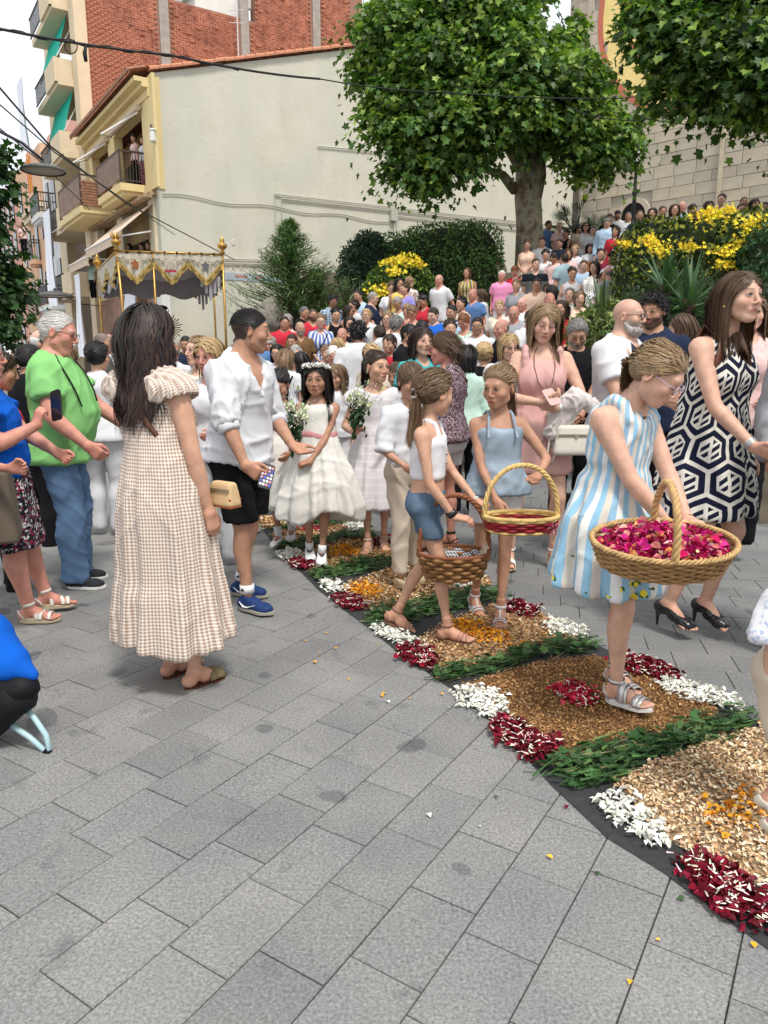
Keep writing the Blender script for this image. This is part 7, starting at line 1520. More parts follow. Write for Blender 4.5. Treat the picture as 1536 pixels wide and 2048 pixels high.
m.build('flower_wreath',mat('fresh_petal'),o)
for s in 'LR': shoe(b,s,o,mat('white_patent'),solew,low=True); anklestrap(b,s,o,mat('sock_white'),.115,.035,'sock',.028)
bouquet(wpos(o,b.W['R']+A_([-.02,.07,.08])),'bouquet of white roses and gypsophila held by the girl with the wreath',1,(.06,0,1))
# ponytail girl in white
b,o=P_('girl in white tulle dress with high dark ponytail glancing to the right',g3(752,1098),180,dict(H=1.465,sex='k',skin='light',hair='dkbrown',head=(40,0),gaze=.003,armR=('u',(.18,.20,1.06)),handR=dict(curl=1.15,d=(-.5,.4,.8),n=(-.6,.6,0)),armL=('u',(-.10,.20,.98)),legR=(.07,.10,0),legL=(-.07,-.06,0)))
tul=fabric('tulle_white',(.64,.61,.62),fn=lambda N,L,tc,src,b_: mixc(N,L,mathn(N,L,'MULTIPLY',band(N,L,uvn(N,L,tc)[1],.055,.18),.5),src,(.82,.80,.80)))
skin_body(b,o,b.skin); skirt(b,o,tul,[(.33,.27,.22,0,0),(.6,.23,.19,0,0),(.88,.145,.12,0,0)],npl=12,pamp=.020,name='dress',sleeve=.38,topz=.01,neck=('scoop',.09,.085),seed=25,slfit=.022)
hair(b,o,'pony','dkbrown',seed=25,n=1497,L=.34,thick=0.35,tie=(0,-.095,.075),col2=(.09,.05,.03))
strand('pearl_necklace',[around(b,1.235*1+.0,t,.0)*[1,1,0]+A_([0,0,b.nb[2]-.004-.03*cos(t)]) for t in np.linspace(-1.3,1.3,9)],.006,mat('pearl',(.75,.72,.66),.3),o)
for s in 'LR': sandal(b,s,o,mat('nude_leather',(.55,.45,.36),.6),mat('cork_sole'),((.09,.012),(.09,-.012)),heel=.015)
bouquet(wpos(o,b.W['R']+A_([-.02,.08,.09])),'bouquet of white blooms and buds held by the ponytail girl in tulle',2,(.22,0,1))
# boy
b,o=P_('brown haired boy in white shirt and beige trousers looking down',g3(815,1165),-158,dict(H=1.39,sex='k',skin='tan',hair='brown',head=(6,14),eyes='down',armR=('u',(.13,.26,.98)),armL=('u',(-.12,.22,.95)),legR=(.12,.12,0,6,-14),legL=(-.10,-.08,0,-4)))
skin_body(b,o,b.skin,foot=('shoe','shoe')); top(b,o,whitec,hem=-.04,fit=.015,sleeve=1.0,slfit=.020,neck=('v',.10,.05),seed=28,amp=.012,name='shirt',flare=.01); pants(b,o,fabric('beige_cotton',(.50,.42,.33)),z1=.10,fit=.012,wide=.012,seed=29,waist=.12,amp=.01)
for x in (-1,1): c=b.nb; MB().add([c+A_([x*.030,.046,.0]),c+A_([x*.060,.030,.036]),c+A_([x*.085,.015,.0]),c+A_([x*.060,.075,-.03])],np.array([[0,1,2,3]])).add([c+A_([x*.060,.030,.036]),c+A_([x*.055,-.04,.046]),c+A_([x*.085,-.04,.01]),c+A_([x*.085,.015,.0])],np.array([[0,1,2,3]])).build('collar',whitec,o)
hair(b,o,'short','brown',seed=29,n=1958,L=.042,thick=0.32,vol=.8,col2='dkblonde',fringe=True,fz=.055)
for s in 'LR': x,q,M_=shoe(b,s,o,mat('beige_suede',(.50,.41,.25),.85),mat('cork_sole'),low=True); MB().tube([q(-.012,.085,.052),q(-.03,.10,.056),q(0,.09,.060),q(.03,.10,.054),q(.012,.085,.052)],.003,4).build('bow',leather,x)
# girl with the checked-lined basket
b,o=P_('girl with long ponytail in white crop top and denim shorts carrying a dark basket',g3(852,1272),-104,dict(H=1.355,sex='k',skin='light',hair='ltbrown',head=(50,6),armR=('u',(.17,.20,.86)),handR=dict(curl=.55,n=(-.2,-.2,-1),d=(0,1,-.1)),armL=('u',(-.02,.33,.90)),handL=dict(curl=1.1,n=(.4,-.3,-1),d=(.5,.9,-.1)),legR=(.08,.16,0,0),legL=(-.06,-.22,.035,4,22),fat=1.0,armlen=1.02))
skin_body(b,o,b.skin); top(b,o,fabric('white_rib',(.72,.71,.73),(200,.5,.002)),hem=-.155,fit=.010,sleeve=0,topz=-.055,straps=.062,neck=None,seed=31,amp=.006,name='crop_top',h=.0105); pants(b,o,denim,z1=.545,fit=.006,wide=.030,waist=.075,seed=32,amp=.007,name='denim_shorts',h=.0115)
hair(b,o,'pony','brown',seed=33,n=2304,L=.30,thick=0.35,tie=(-.01,-.118,-.005),col2='dkblonde',gr=2.0,wave=.02,vol=1.1); strand('hair_tie',[b.HR@(A_([.022*cos(t)-.01,-.128,.022*sin(t)-.008])*b.hs)+b.Hc for t in np.linspace(0,2*PI,12)],.007,mat('cream_band',(.7,.62,.52),.7),o)
for z in (.99,.945,.90,.86): MB().lathe([(0,0),(.008,.001),(.007,.004),(0,.005)],around(b,z,.0,.014),8).build('button',mat('dark_button',(.02,.015,.015),.4),o)
anklest=lambda w_,E_,r_,m_,n_,wd=.014: (lambda d: MB().tube([w_+d*t for t in (-wd,0,wd)],[r_]*3,14).build(n_,m_,o,True))((w_-E_)/np.linalg.norm(w_-E_))
anklest(b.W['R']-(b.W['R']-b.E['R'])*.10,b.E['R'],.0255,phonem,'smart_band'); anklest(b.W['L']-(b.W['L']-b.E['L'])*.06,b.E['L'],.022,mat('pale_teal_band',(.35,.6,.6),.7),'bracelet',.006)
for s in 'LR': sandal(b,s,o,mat('pink_strap',(.36,.19,.14),.6),mat('tan_sole',(.17,.09,.055),.7),((.085,.006),(.108,.004),(.130,.0)),w=.006)
gingn=fabric('navy_check_lining',(.5,.5,.5),fn=f_check((.70,.70,.72),(.012,.014,.04),.016)); bp=at(907,1155,3.52)
bk=basket(bp,R(4),.172,.125,.125,.29,'dark rope-woven basket with navy checked lining carried by the ponytail girl',wickd,reddish,weave=(22,6),flare=.74,lin=gingn,handle_r=.011,rough_=.009)
for (x,y,z) in ((.155,.0,.16),(.14,-.02,.135),(.165,.01,.125),(-.15,-.03,.125)):
    fm=MB(); 
    for k in range(9): a=2*PI*k/9; addl(fm,[(x+.012*cos(a),y-.01+.012*sin(a)*.4,z+.012*sin(a))],[.022],[(cos(a),-.2,sin(a))],[(0,-1,.3)],[(.62,.50,.38)],shape='oval')
    fm.build('dried_flower',mat('fresh_petal'),bk)
# girl in denim top
b,o=P_('girl in pale denim strappy top and white shorts carrying a red banded basket',g3(985,1235),-176,dict(H=1.375,sex='k',skin='tan',hair='dkblonde',head=(-42,7),brow=.6,gaze=.0,armR=('u',(.05,.26,.86),(1,-.4,-.3)),handR=dict(curl=.5,d=(-.2,.6,-.8),n=(-.5,.3,-.8)),armL=('u',(-.20,.30,1.055),(-1,-.2,-.7)),handL=dict(curl=1.1,n=(.2,-.1,-1),d=(.5,.9,.0)),legR=(.10,-.16,.02,6,10),legL=(-.03,.10,0,-14)))
skin_body(b,o,b.skin); pd=fabric('pale_denim',(.27,.335,.40),(150,.5,.002),noise=(9,.22)); top(b,o,pd,hem=.02,fit=.018,flare=.05,sleeve=0,topz=-.075,straps=None,neck=None,seed=35,amp=.012,name='denim_top',h=.0115)
for x in (-1,1): strap('shoulder_strap',[A_([x*.075,.115,b.shz-.085]),A_([x*.070,.085,b.shz-.03]),A_([x*.062,.045,b.shz+.028]),A_([x*.06,-.01,b.shz+.045]),A_([x*.065,-.06,b.shz+.02]),A_([x*.072,-.10,b.shz-.08])],.007,.004,pd,o)
pants(b,o,fabric('white_denim',(.68,.66,.66)),z1=.545,fit=.014,wide=.025,waist=.04,seed=36,name='white_shorts'); hair(b,o,'pony','dkblonde',seed=37,n=2304,L=.32,thick=0.32,tie=(.0,-.10,.03),col2='ltbrown',wave=.018,vol=.9)
for s in 'LR': sandal(b,s,o,mat('silver_white_strap',(.62,.62,.64),.4),mat('white_sole'),((.075,.0),(.10,.004),(.125,.0)),w=.006); strand('t_strap',[foot_prims(b,s)[1](0,y,z) for y,z in((.10,.05),(.07,.065),(.04,.085),(.02,.10))],.006,mat('silver_white_strap'),o)
bk=basket(at(1041,1062,3.42),R(3),.175,.115,.070,.245,'shallow oval basket with red woven band and straw handle carried by the denim top girl',yelw,yelw,weave=(24,5),flare=.88,band_=(.25,.85,wickr),handle_r=.010)
m=MB(); rs=np.random.RandomState(2)
for k in range(40): a=rs.rand()*6.28; m.tube([(.13,-.085,.03),(.13+.025*cos(a)+.01*rs.randn(),-.10+.01*rs.randn(),.03+.025*sin(a)),(.14+.045*cos(a),-.10,.02+.03*sin(a)+.01*rs.randn())],[.003,.003,.001],3,(.35,.03,.07) if k%2 else (.55,.25,.28))
m.build('raffia_bow',mat('raffia',rough=.8,attr=True),bk)
# woman in the patterned blouse
b,o=P_('short haired woman in dark patterned blouse and white shorts turned away to the left',g3(888,1093),58,dict(H=1.60,sex='f',skin='red',hair='brown',head=(22,2),wide=1.12,armR=('u',(.20,.10,.86)),armL=('u',(-.1,.28,.95)),legR=(.09,-.02,0),legL=(-.09,.06,0),nose=1.2,fat=1.15))
skin_body(b,o,b.skin); top(b,o,fabric('mauve_print',(.1,.1,.1),fn=f_print([(.055,.03,.04),(.26,.19,.21),(.09,.05,.06),(.16,.10,.12),(.34,.28,.30)],125)),hem=.02,fit=.018,sleeve=.52,slfit=.026,neck=('v',.07,.09),seed=41,amp=.012,name='blouse',flare=.02); pants(b,o,fabric('white_denim'),z1=.62,fit=.014,wide=.03,waist=.04,seed=42,name='shorts')
hair(b,o,'short','brown',seed=43,n=1958,L=.075,thick=0.38,vol=1.5,col2=(.13,.07,.04)); glasses(b,o,mat('dark_frame')); strap('bag_strap',[around(b,1.34,-2.6,.03),around(b,1.26,2.6,.035),around(b,1.12,2.1,.035),around(b,1.0,1.7,.04),around(b,.93,1.4,.045)],.011,.004,mat('tan_leather',(.25,.14,.07),.6),o)
for s in 'LR': sandal(b,s,o,mat('black_strap',(.012,.012,.012),.6),mat('tan_sole'),((.10,0),(.07,0)))
# woman in pink
b,o=P_('tall blonde woman in pale pink linen dress looking down at a phone',g3(1066,1132),177,dict(H=1.755,sex='f',skin='fair',hair='dkblonde',head=(3,16,-7),eyes='down',armR=('u',(.02,.27,1.135),(1,-.3,-.4)),armL=('u',(-.06,.25,1.10),(-1,-.3,-.4)),handR=dict(curl=.6,d=(-1,.35,.35),n=(-.1,-.2,1)),handL=dict(curl=.7,d=(1,.3,.2),n=(.1,-.6,.6)),legR=(.17,.02,.03,-6,0),legL=(-.13,.02,.03,8,0),fat=1.08,jaw=.044,chin=1))
skin_body(b,o,b.skin); pk=fabric('pink_linen',(.62,.36,.33),(110,.6,.003)); skirt(b,o,pk,[(.66,.235,.17,0,0),(.85,.225,.165,0,0),(1.02,.205,.15,0,0)],npl=6,pamp=.010,name='dress',topz=-.045,straps=(.105,.015),seed=45,amp=.012,neck=('scoop',.10,.05))
hair(b,o,'long','dkblonde',seed=46,n=3225,L=.34,thick=0.31,wave=.02,col2='blonde',vol=1.15,part=.01)
strand('bead_necklace',[around(b,1.50,-.5,.006),around(b,1.44,-.46,.018),around(b,1.36,-.38,.034),around(b,1.26,-.25,.055),around(b,1.20,-.03,.062),around(b,1.26,.20,.055),around(b,1.36,.36,.034),around(b,1.44,.44,.018),around(b,1.50,.5,.006)],.0028,mat('dark_beads',(.12,.06,.06),.4),o)
for s in 'LR': sandal(b,s,o,mat('white_canvas',(.75,.74,.72),.8),mat('jute_sole',(.45,.36,.24),.9),((.10,0),(.118,0),(.135,0)),heel=.05,w=.014,sc=1)
anklest(b.W['L']-(b.W['L']-b.E['L'])*.10,b.E['L'],.027,mat('watch_white',(.7,.7,.7),.4),'watch')
phone_at(wpos(o,(b.W['R']+b.W['L'])/2+A_([-.0,.06,.055])),(R(38),R(-12),R(10)),'pink phone in the hands of the woman in pink',case=mat('phone_rose',(.55,.36,.33),.3))
bag_box('white structured handbag hanging from the arm of the woman in pink',wpos(o,(-.20,.20,.90)),(.26,.11,.19),R(-2),mat('white_bag_leather',(.62,.58,.51),.5,noise=(12,.05)),[(-.12,0,.09),(-.16,0,.0),(-.17,0,-.12),(-.14,0,-.16),(-.12,0,-.10),(-.12,0,.08)])
MB().add([(-.014,-.062,.035),(.014,-.062,.035),(0,-.062,.008)],np.array([[0,2,1]])).build('triangle_badge',mat('badge_metal',(.6,.58,.52),.3,metal=.8),bpy.data.objects['handbag.002'] if 'handbag.002' in bpy.data.objects else None)
F_=Field((-.2,-.16,-.26),(.2,.16,.16),.009)
for pts,rr in (([(-.12,0,.04),(0,.01,.09),(.10,0,.03),(.14,-.01,-.14)],[.03,.05,.05,.03]),([(-.12,0,.02),(-.14,-.01,-.08)],[.03,.025]),([(0,0,.06),(.06,-.03,-.08),(.10,-.03,-.2)],[.05,.05,.03])): F_.add(chain(pts,rr),.03)
V,Q=F_.mesh(); V=wrink(V,vnorm(V,Q),.022,9,2.2); jk=mk('jacket',npmesh('jacket',V,Q,True,np.ones(3)),fabric('cream_jacket',(.60,.55,.52))); jk.location=wpos(o,(-.19,.19,1.08)); jk.rotation_euler=(0,0,R(180)); tag(jk,'cream jacket folded over the forearm of the woman in pink','jacket')
# bearded man
b,o=P_('bald man with grey beard and dark glasses in white shirt with shoulder strap',g3(1218,1122),-138,dict(H=1.80,sex='m',skin='fair',hair='salt',head=(10,0),wide=1.18,belly=.04,beard=('grey',.85),scalp=('salt',.18),hairline=.03,armR=('u',(.10,.34,1.14)),armL=('u',(-.1,.34,1.08)),handR=dict(curl=.8),fat=1.12,neck=.062))
skin_body(b,o,b.skin,foot=('shoe','shoe')); top(b,o,plain((.63,.63,.65)),hem=.08,fit=.012,flare=.03,sleeve=.68,slfit=.020,neck=('v',.09,.06),seed=51,amp=.010,name='polo_shirt'); pants(b,o,plain((.02,.022,.03)),z1=.05,fit=.014,wide=.02,seed=52); glasses(b,o,mat('dark_frame2',(.02,.008,.008),.35),rim=.0026,w=.024,hh=.019)
F_=Field((-.1,-.02,-.14),(.1,.12,0),.006); F_.add(ell((0,.045,-.085),(.058,.046,.036)),.02); F_.add(chain([(-.064,.0,-.045),(-.05,.035,-.085),(0,.058,-.105),(.05,.035,-.085),(.064,.0,-.045)],[.014,.022,.024,.022,.014]),.02); F_.sub(ell((0,.088,-.064),(.020,.018,.009)),.006); V,Q=F_.mesh(); V=V+vnorm(V,Q)*(.0022*np.sin(V@A_([400,300,200])))[:,None]; mk('beard',npmesh('beard',(V*b.hs)@b.HR.T+b.Hc,Q,True,np.tile(A_([.33,.31,.29]),(len(V),1))*(1+.3*np.sin(V[:,:1]*300))),hairmat(),o)
strap('bag_strap',[around(b,1.52,.55,.0),around(b,1.46,.35,.028),around(b,1.32,-.1,.036),around(b,1.18,-.6,.036),around(b,1.08,-1.1,.036)],.022,.004,mat('navy_strap',(.015,.02,.05),.7),o); strap('strap_edge',[around(b,1.50,.72,.01),around(b,1.43,.55,.030),around(b,1.30,.12,.038),around(b,1.18,-.35,.038)],.010,.005,mat('peach_strap',(.6,.42,.33),.7),o)
anklest(b.W['R']-(b.W['R']-b.E['R'])*.06,b.E['R'],.031,mat('black_strap'),'wristband')
phone_at(wpos(o,b.W['R']+A_([-.06,.10,.07])),(R(70),R(0),R(-140)),'dark phone case held at chest height by the bearded man',size=(.085,.16,.014),case=mat('teal_case',(.02,.03,.03),.6))
for s in 'LR': shoe(b,s,o,mat('black_mesh_shoe'),soleg)
# girl in the striped dress
b,o=P_('girl with glasses in blue and white striped lemon dress carrying an oval petal basket',g3(1196,1388),-142,dict(H=1.50,sex='k',skin='fair',hair='dkblonde',hd=(.0,.06,-.035),head=(14,33),eyes='down',wide=1.10,armR=('u',(.035,.36,.885),(1,-.5,-.3)),armL=('u',(-.07,.36,.93),(-.9,-.5,-.3)),handR=dict(curl=1.0,d=(-.75,.6,.0),n=(0,-.3,-1)),handL=dict(curl=1.15,n=(.3,.1,-1),d=(.5,.85,.1)),legR=(.065,.14,.035,4,-6),legL=(-.15,-.01,0,-12),fat=1.18,legfat=1.12,smile=1,lean=(0,.05),brow=.5))
skin_body(b,o,b.skin,foot=('bare','bare')); ls=fabric('blue_white_stripe',(.6,.6,.6),(60,.4,.003),fn=f_stripe([(.28,.50,.66),(.70,.70,.68),(.27,.44,.58),(.64,.58,.50)],.094,0,True)); skirt(b,o,ls,[(.50,.225,.23,0.01,.02),(.64,.215,.21,0,.02),(.78,.215,.18,0,.02),(.90,.160,.135,0,.01),(.95,.15,.128,0,.01)],npl=9,pamp=.030,name='dress',topz=.0,seed=55,amp=.010,neck=('scoop',.115,.058),h=.009,straps=(.088,.026))
hair(b,o,'pony','dkblonde',seed=56,n=2995,L=.13,thick=0.32,tie=(-.02,-.125,-.02),col2='blonde',wave=.02,vol=.9,steps=12); glasses(b,o,mat('lilac_frame',(.55,.42,.55),.25,spec=.6),rim=.0016,w=.024,hh=.017)
strand('neck_cord',[around(b,b.nb[2]+.01,-1.4,.0)*[.85,.85,1]+A_([0,.0,0]),around(b,b.nb[2]-.025,-.7,.002),around(b,b.nb[2]-.055,0,.004),around(b,b.nb[2]-.025,.7,.002),around(b,b.nb[2]+.01,1.4,.0)*[.85,.85,1]],.0028,blackc,o); MB().lathe([(0,-.008),(.008,0),(0,.008)],around(b,b.nb[2]-.065,0,.008),8).build('pearl_pendant',mat('pearl'),o,True)
silv=mat('silver_leather',(.55,.54,.52),.32,metal=.55)
for s in 'LR': sandal(b,s,o,silv,mat('white_sole'),((.115,0),(.135,0)),w=.014,heel=.01); strapband(b,s,o,silv,.045,0,.017,.040,.004,hgt=.082); strapband(b,s,o,silv,.068,0,.008,.040,.006,hgt=.070)
anklest(b.W['L']-(b.W['L']-b.E['L'])*.04,b.E['L'],.027,reddish,'bracelet',.004)
basket(at(1320,1128,2.52),R(-7),.243,.165,.090,.21,'large oval tan wicker basket heaped with pink rose petals',wick,wickl,weave=(40,9),flare=.86,handle_ax='y',handle_r=.011,tilt=R(13),fill=([(.42,.008,.09),(.55,.02,.22),(.75,.28,.25),(.80,.35,.12),(.78,.45,.42),(.30,.0,.04),(.80,.62,.30)],2800,.036,[.3,.22,.14,.08,.08,.15,.03]))
# woman in the geometric dress
b,o=P_('brown haired woman in sleeveless black and white geometric dress and black heels',g3(1380,1258),-150,dict(H=1.77,sex='f',skin='fair',hair='brown',head=(-8,-2),hd=(.02,.03,0),iris=(.05,.06,.05),lean=(.03,.07),armR=('u',(.16,.36,.97)),handR=dict(curl=.30,d=(-.2,.95,-.35),n=(-.7,-.1,.6),th=.1),armL=('down',),legR=(.16,-.02,.055,4,14),legL=(-.02,.06,.055,-4,14),fat=1.08,foot=.98,wide=1.03))
b.o.location[2]=.035
skin_body(b,o,b.skin); hx=fabric('geometric_print',(.6,.6,.6),(60,.3,.002),fn=f_hex((.68,.65,.58),(.012,.014,.035))); skirt(b,o,hx,[(.60,.275,.215,.02,.03),(.80,.25,.20,.01,.02),(1.0,.21,.165,0,.01),(1.15,.175,.14,0,.02)],npl=7,pamp=.022,name='dress',topz=.015,seed=61,amp=.008,neck=('scoop',.085,.10),h=.0115)
hair(b,o,'long','brown',seed=62,n=2995,L=.30,thick=0.29,wave=.006,col2='ltbrown',vol=.5,part=.0); MB().lathe([(.010,0),(.012,.004),(.010,.008)],b.Hc+b.HR@(A_([.080,-.008,-.045])*b.hs),10).build('earring',gold_,o,True)
strap('bag_strap',[around(b,1.36,2.5,.03),around(b,1.47,1.9,.02),A_([.125,.03,b.shz+.065]),around(b,1.45,.75,.02),around(b,1.36,.9,.03),around(b,1.22,1.2,.035)],.017,.006,leather,o)
for k in range(5): w_=b.W['R']-(b.W['R']-b.E['R'])*(.05+.02*k); anklest(w_,b.E['R'],.029+.002*(k%2),silv,'bangle',.0025)
phone_at(wpos(o,b.W['R']+A_([-.03,.15,-.065])),(R(20),R(30),R(-150)),'dark phone held out low by the woman in the geometric dress')
pump=mat('black_patent',(.006,.006,.007),.25,spec=.6)
for s in 'LR':
    P,q,M_=foot_prims(b,s,.004,False); x=empty('high_heel_shoe'); x.parent=o; F_=Field(b.An[s]-.26,b.An[s]+A_([.26,.26,.06]),.0055)
    for f,k in P: F_.add(f,k)
    F_.sub(ell(q(0,.045,.078),(.028,.088,.045),M_),.004); F_.sub(ell(q(-.006,.178,.016),(.018,.020,.012),M_),.003); c=q(0,0,.066); n_=M_@A_([0,0,1.]); F_.clip(halfspace(n_,c)); V,Q=F_.mesh(); mk('upper',npmesh('upper',V,Q,True,np.ones(3)),pump,x); hl=q(0,-.045,.012); MB().tube([hl,A_([hl[0],hl[1],max(hl[2]-.085,.0-b.o.location[2]+.004)])],[.014,.005],7).build('heel',pump,x,True)
# ---------- the crowd: every person is built one by one ----------
CC=dict(W=(.64,.64,.66),C=(.68,.62,.52),LB=(.42,.56,.72),BL=(.10,.20,.40),N=(.018,.026,.055),K=(.009,.009,.011),RD=(.50,.03,.05),PK=(.80,.30,.50),LP=(.70,.48,.46),O=(.80,.40,.20),G=(.10,.35,.16),MT=(.50,.68,.58),TL=(.06,.34,.36),GY=(.30,.31,.33),BE=(.55,.46,.36),BR=(.16,.09,.04),Y=(.70,.50,.12),V=(.30,.26,.62),GB=(.30,.42,.45),RB=(.02,.12,.50),MR=(.20,.02,.04),DG=(.09,.09,.08),PC=(.78,.55,.42))
FB={'F1':lambda: fabric('pink_floral',fn=f_print([(.74,.70,.66),(.55,.12,.16),(.74,.70,.66),(.2,.25,.15),(.75,.6,.58)],42)),'F2':lambda: fabric('monochrome_print',fn=f_print([(.6,.6,.6),(.03,.03,.03),(.7,.7,.7),(.7,.7,.7)],48)),'F3':lambda: fabric('blue_plaid',fn=f_check((.45,.52,.58),(.10,.16,.24),.05)),'S1':lambda: fabric('grey_black_band',fn=f_stripe([(.13,.13,.12),(.012,.014,.02),(.13,.13,.12),(.13,.13,.12)],.62,1)),'S2':lambda: fabric('blue_fan_stripe',fn=f_stripe([(.10,.16,.42),(.62,.66,.72)],.07,0)),'S3':lambda: fabric('ochre_stripe',fn=f_stripe([(.45,.32,.08),(.5,.5,.4),(.03,.03,.03),(.40,.28,.06)],.09,0)),'S4':lambda: fabric('thin_mono_stripe',fn=f_stripe([(.7,.7,.7),(.7,.7,.7),(.05,.05,.05)],.035,1)),'F4':lambda: fabric('maroon_print',fn=f_print([(.20,.02,.05),(.5,.15,.2),(.16,.02,.04),(.6,.5,.5)],40)),'F5':lambda: fabric('green_leaf_print',fn=f_print([(.55,.68,.55),(.20,.42,.25),(.62,.72,.6)],40))}
def zsurf(x,Y):
    return .008 if Y<8.6 else max(zterr(x,Y)-.02,.0)+(.14 if xl(Y)-.1<x<xr_(Y)+.1 and Y>12 else 0)
crs=random.Random(3)
def crowd(row,k):
    f,label=row.split('|'); f=f.split(); px,py,Y=float(f[0]),float(f[1]),float(f[2]); sex,rz,skin,hst,hc,tc_,ts,pc=f[3],float(f[4]),f[5],f[6],f[7],f[8],f[9],f[10]; ex=f[11] if len(f)>11 else ''
    hx,zt=at(px,py,Y)[0],at(px,py,Y)[2]; zs=zsurf(hx,Y); H=zt-zs; lo,hi={'m':(1.64,1.86),'f':(1.54,1.74),'k':(1.15,1.5)}[sex]
    if 'u' in ex: zs={'1':4.14,'2':7.47,'3':6.9}.get(ex[-1],zt-1.68); H=zt-zs
    H2=min(max(H,lo),hi); z0=zt-H2
    far=Y>7.6; armsets=[(('down',),('down',)),(('u',(.14,.27,1.10)),('u',(-.12,.27,1.06))),(('u',(.04,.24,.98),(1,-.3,-.6)),('u',(-.04,.26,.96),(-1,-.3,-.6))),(('down',),('u',(-.12,.30,1.12))),(('u',(.16,.20,.98)),('down',))]
    A=armsets[{'p':1,'c':2,'d':0,'h':3}.get(ex[:1],crs.randrange(5))] if ex[:1] in 'pcdh' and ex else armsets[crs.randrange(5)]
    if 'k'==sex: A=armsets[0]
    if 'x' in ex: A=(('u',(.16,-.12,.92),(1,-.6,0)),('u',(-.16,-.12,.92),(-1,-.6,0)))
    p=dict(H=H2,sex=sex,skin=skin,hair=hc if hst!='bald' else 'grey',head=(crs.uniform(-14,14),crs.uniform(-4,12)),armR=A[0],armL=A[1],wide=crs.uniform(.98,1.14),fat=crs.uniform(1.0,1.15),handR=dict(curl=.5),handL=dict(curl=.5),belly=.04 if 'b' in ex else 0,brow=.9)
    if 'B' in ex: p['beard']=('black' if hc in('black','dkbrown') else 'grey',.8)
    if 'D' in ex: p['head']=(crs.uniform(-8,8),28); p['eyes']='down'
    if hst in('bald','crop'): p['scalp']=(hc,.25 if hst=='bald' else .85); p['hairline']=.035 if hst=='bald' else .062
    b=skeleton(p); o=empty('person',(hx-b.Hc[0]*cos(R(rz)),Y,z0),R(rz),label.strip(),'person'); b.o=o; b.skin=A_(SKIN_T[skin])
    lod=(3 if not far else 1 if Y<13 else 2); sk=skin_body(b,o,b.skin,lod=lod,mt=skinlo() if far else None)
    tm_=plain(CC[tc_]) if tc_ in CC else FB[tc_](); pm_=plain(CC[pc]) if pc in CC else (jean if pc=='J' else FB[pc]())
    if not far or True:
        hh=.016 if not far else .024 if Y<13 else .032
        if ts=='dress': skirt(b,o,tm_,[(.45*H2/1.65,.25,.20,0,0),(.8*H2/1.65,.21,.17,0,0),(1.0*H2/1.65,.16,.13,0,0)],npl=9,pamp=.016,name='dress',topz=-.02,straps=(.08,.024),seed=k,h=hh,amp=.008)
        else:
            sl={'t':.62,'p':.62,'l':1.9,'r':1.35,'n':0}[ts[0]]
            top(b,o,tm_,hem=.04 if sex!='m' else .08,fit=.014,flare=.025,sleeve=sl,slfit=.018,straps=.085 if sl==0 else None,topz=-.01 if sl==0 else None,neck=('scoop',.09,.07) if sex=='f' else (('v',.07,.05) if ts[0] in 'pr' else ('crew',.045,.07)),seed=k,h=hh,amp=.011,name='shirt' if ts[0] in 'plr' else 'top')
        if ts!='dress': pants(b,o,pm_,z1=.05 if 's' not in ex else .5,fit=.012,wide=.022,seed=k,h=hh*1.35,waist=.03,name='trousers' if 's' not in ex else 'shorts',amp=.008)
    if hst not in('bald','crop'):
        n_=(850 if Y<7.6 else 240 if Y<12 else 130); th=(.5 if Y<7.6 else 1.3 if Y<12 else 1.7)
        L={'long':.30,'bob':.15,'short':.05,'comb':.045,'curly':.045,'pony':.22,'bun':.14}[hst]
        hair(b,o,hst,hc,seed=k,n=n_,L=L,thick=th,lod=0,steps=6 if far else 10,vol=1.0 if hst!='curly' else 1.6)
    elif hst=='bald':
        F=Field((-.1,-.12,-.08),(.1,.06,.06),.011); F.add(ell((0,-.016,.028),(.078,.098,.085)),.01); F.clip(lambda x,y,z: np.maximum(z-.045,np.maximum(-.055-z,y-.012))+0*x,.01); V,Q=F.mesh(); mk('hair_fringe',npmesh('hair_fringe',(V*b.hs)@b.HR.T+b.Hc,Q,True,np.tile(A_(HAIR_T[hc]),(len(V),1))),hairmat(),o)
    if 'g' in ex: glasses(b,o,mat('sunglass_black') if 'G' in ex else mat('dark_frame'),lens=mat('dark_lens') if 'G' in ex else None,rim=.0022 if far else .0016)
    if 'S' in ex: strap('bag_strap',[around(b,b.shz-.01,-.75,.03),around(b,b.shz-.12,-.35,.04),around(b,b.shz-.26,.15,.04),around(b,b.shz-.38,.75,.04)] if abs(rz)>90 else [around(b,b.shz-.01,2.4,.03),around(b,b.shz-.12,2.8,.04),around(b,b.shz-.26,3.3,.04),around(b,b.shz-.38,3.9,.04)],.010,.005,blackc,o)
    if 'H' in ex: F=Field((-.12,-.13,0),(.12,.2,.14),.011); F.add(ell((0,-.01,.035),(.088,.107,.098)),.01); F.add(ell((0,.10,.040),(.066,.075,.008)),.01); F.clip(lambda x,y,z: .034-z+0*x+0*y); V,Q=F.mesh(); mk('cap',npmesh('cap',(V*b.hs)@b.HR.T+b.Hc,Q,True,np.ones(3)),blackc,o)
    return b
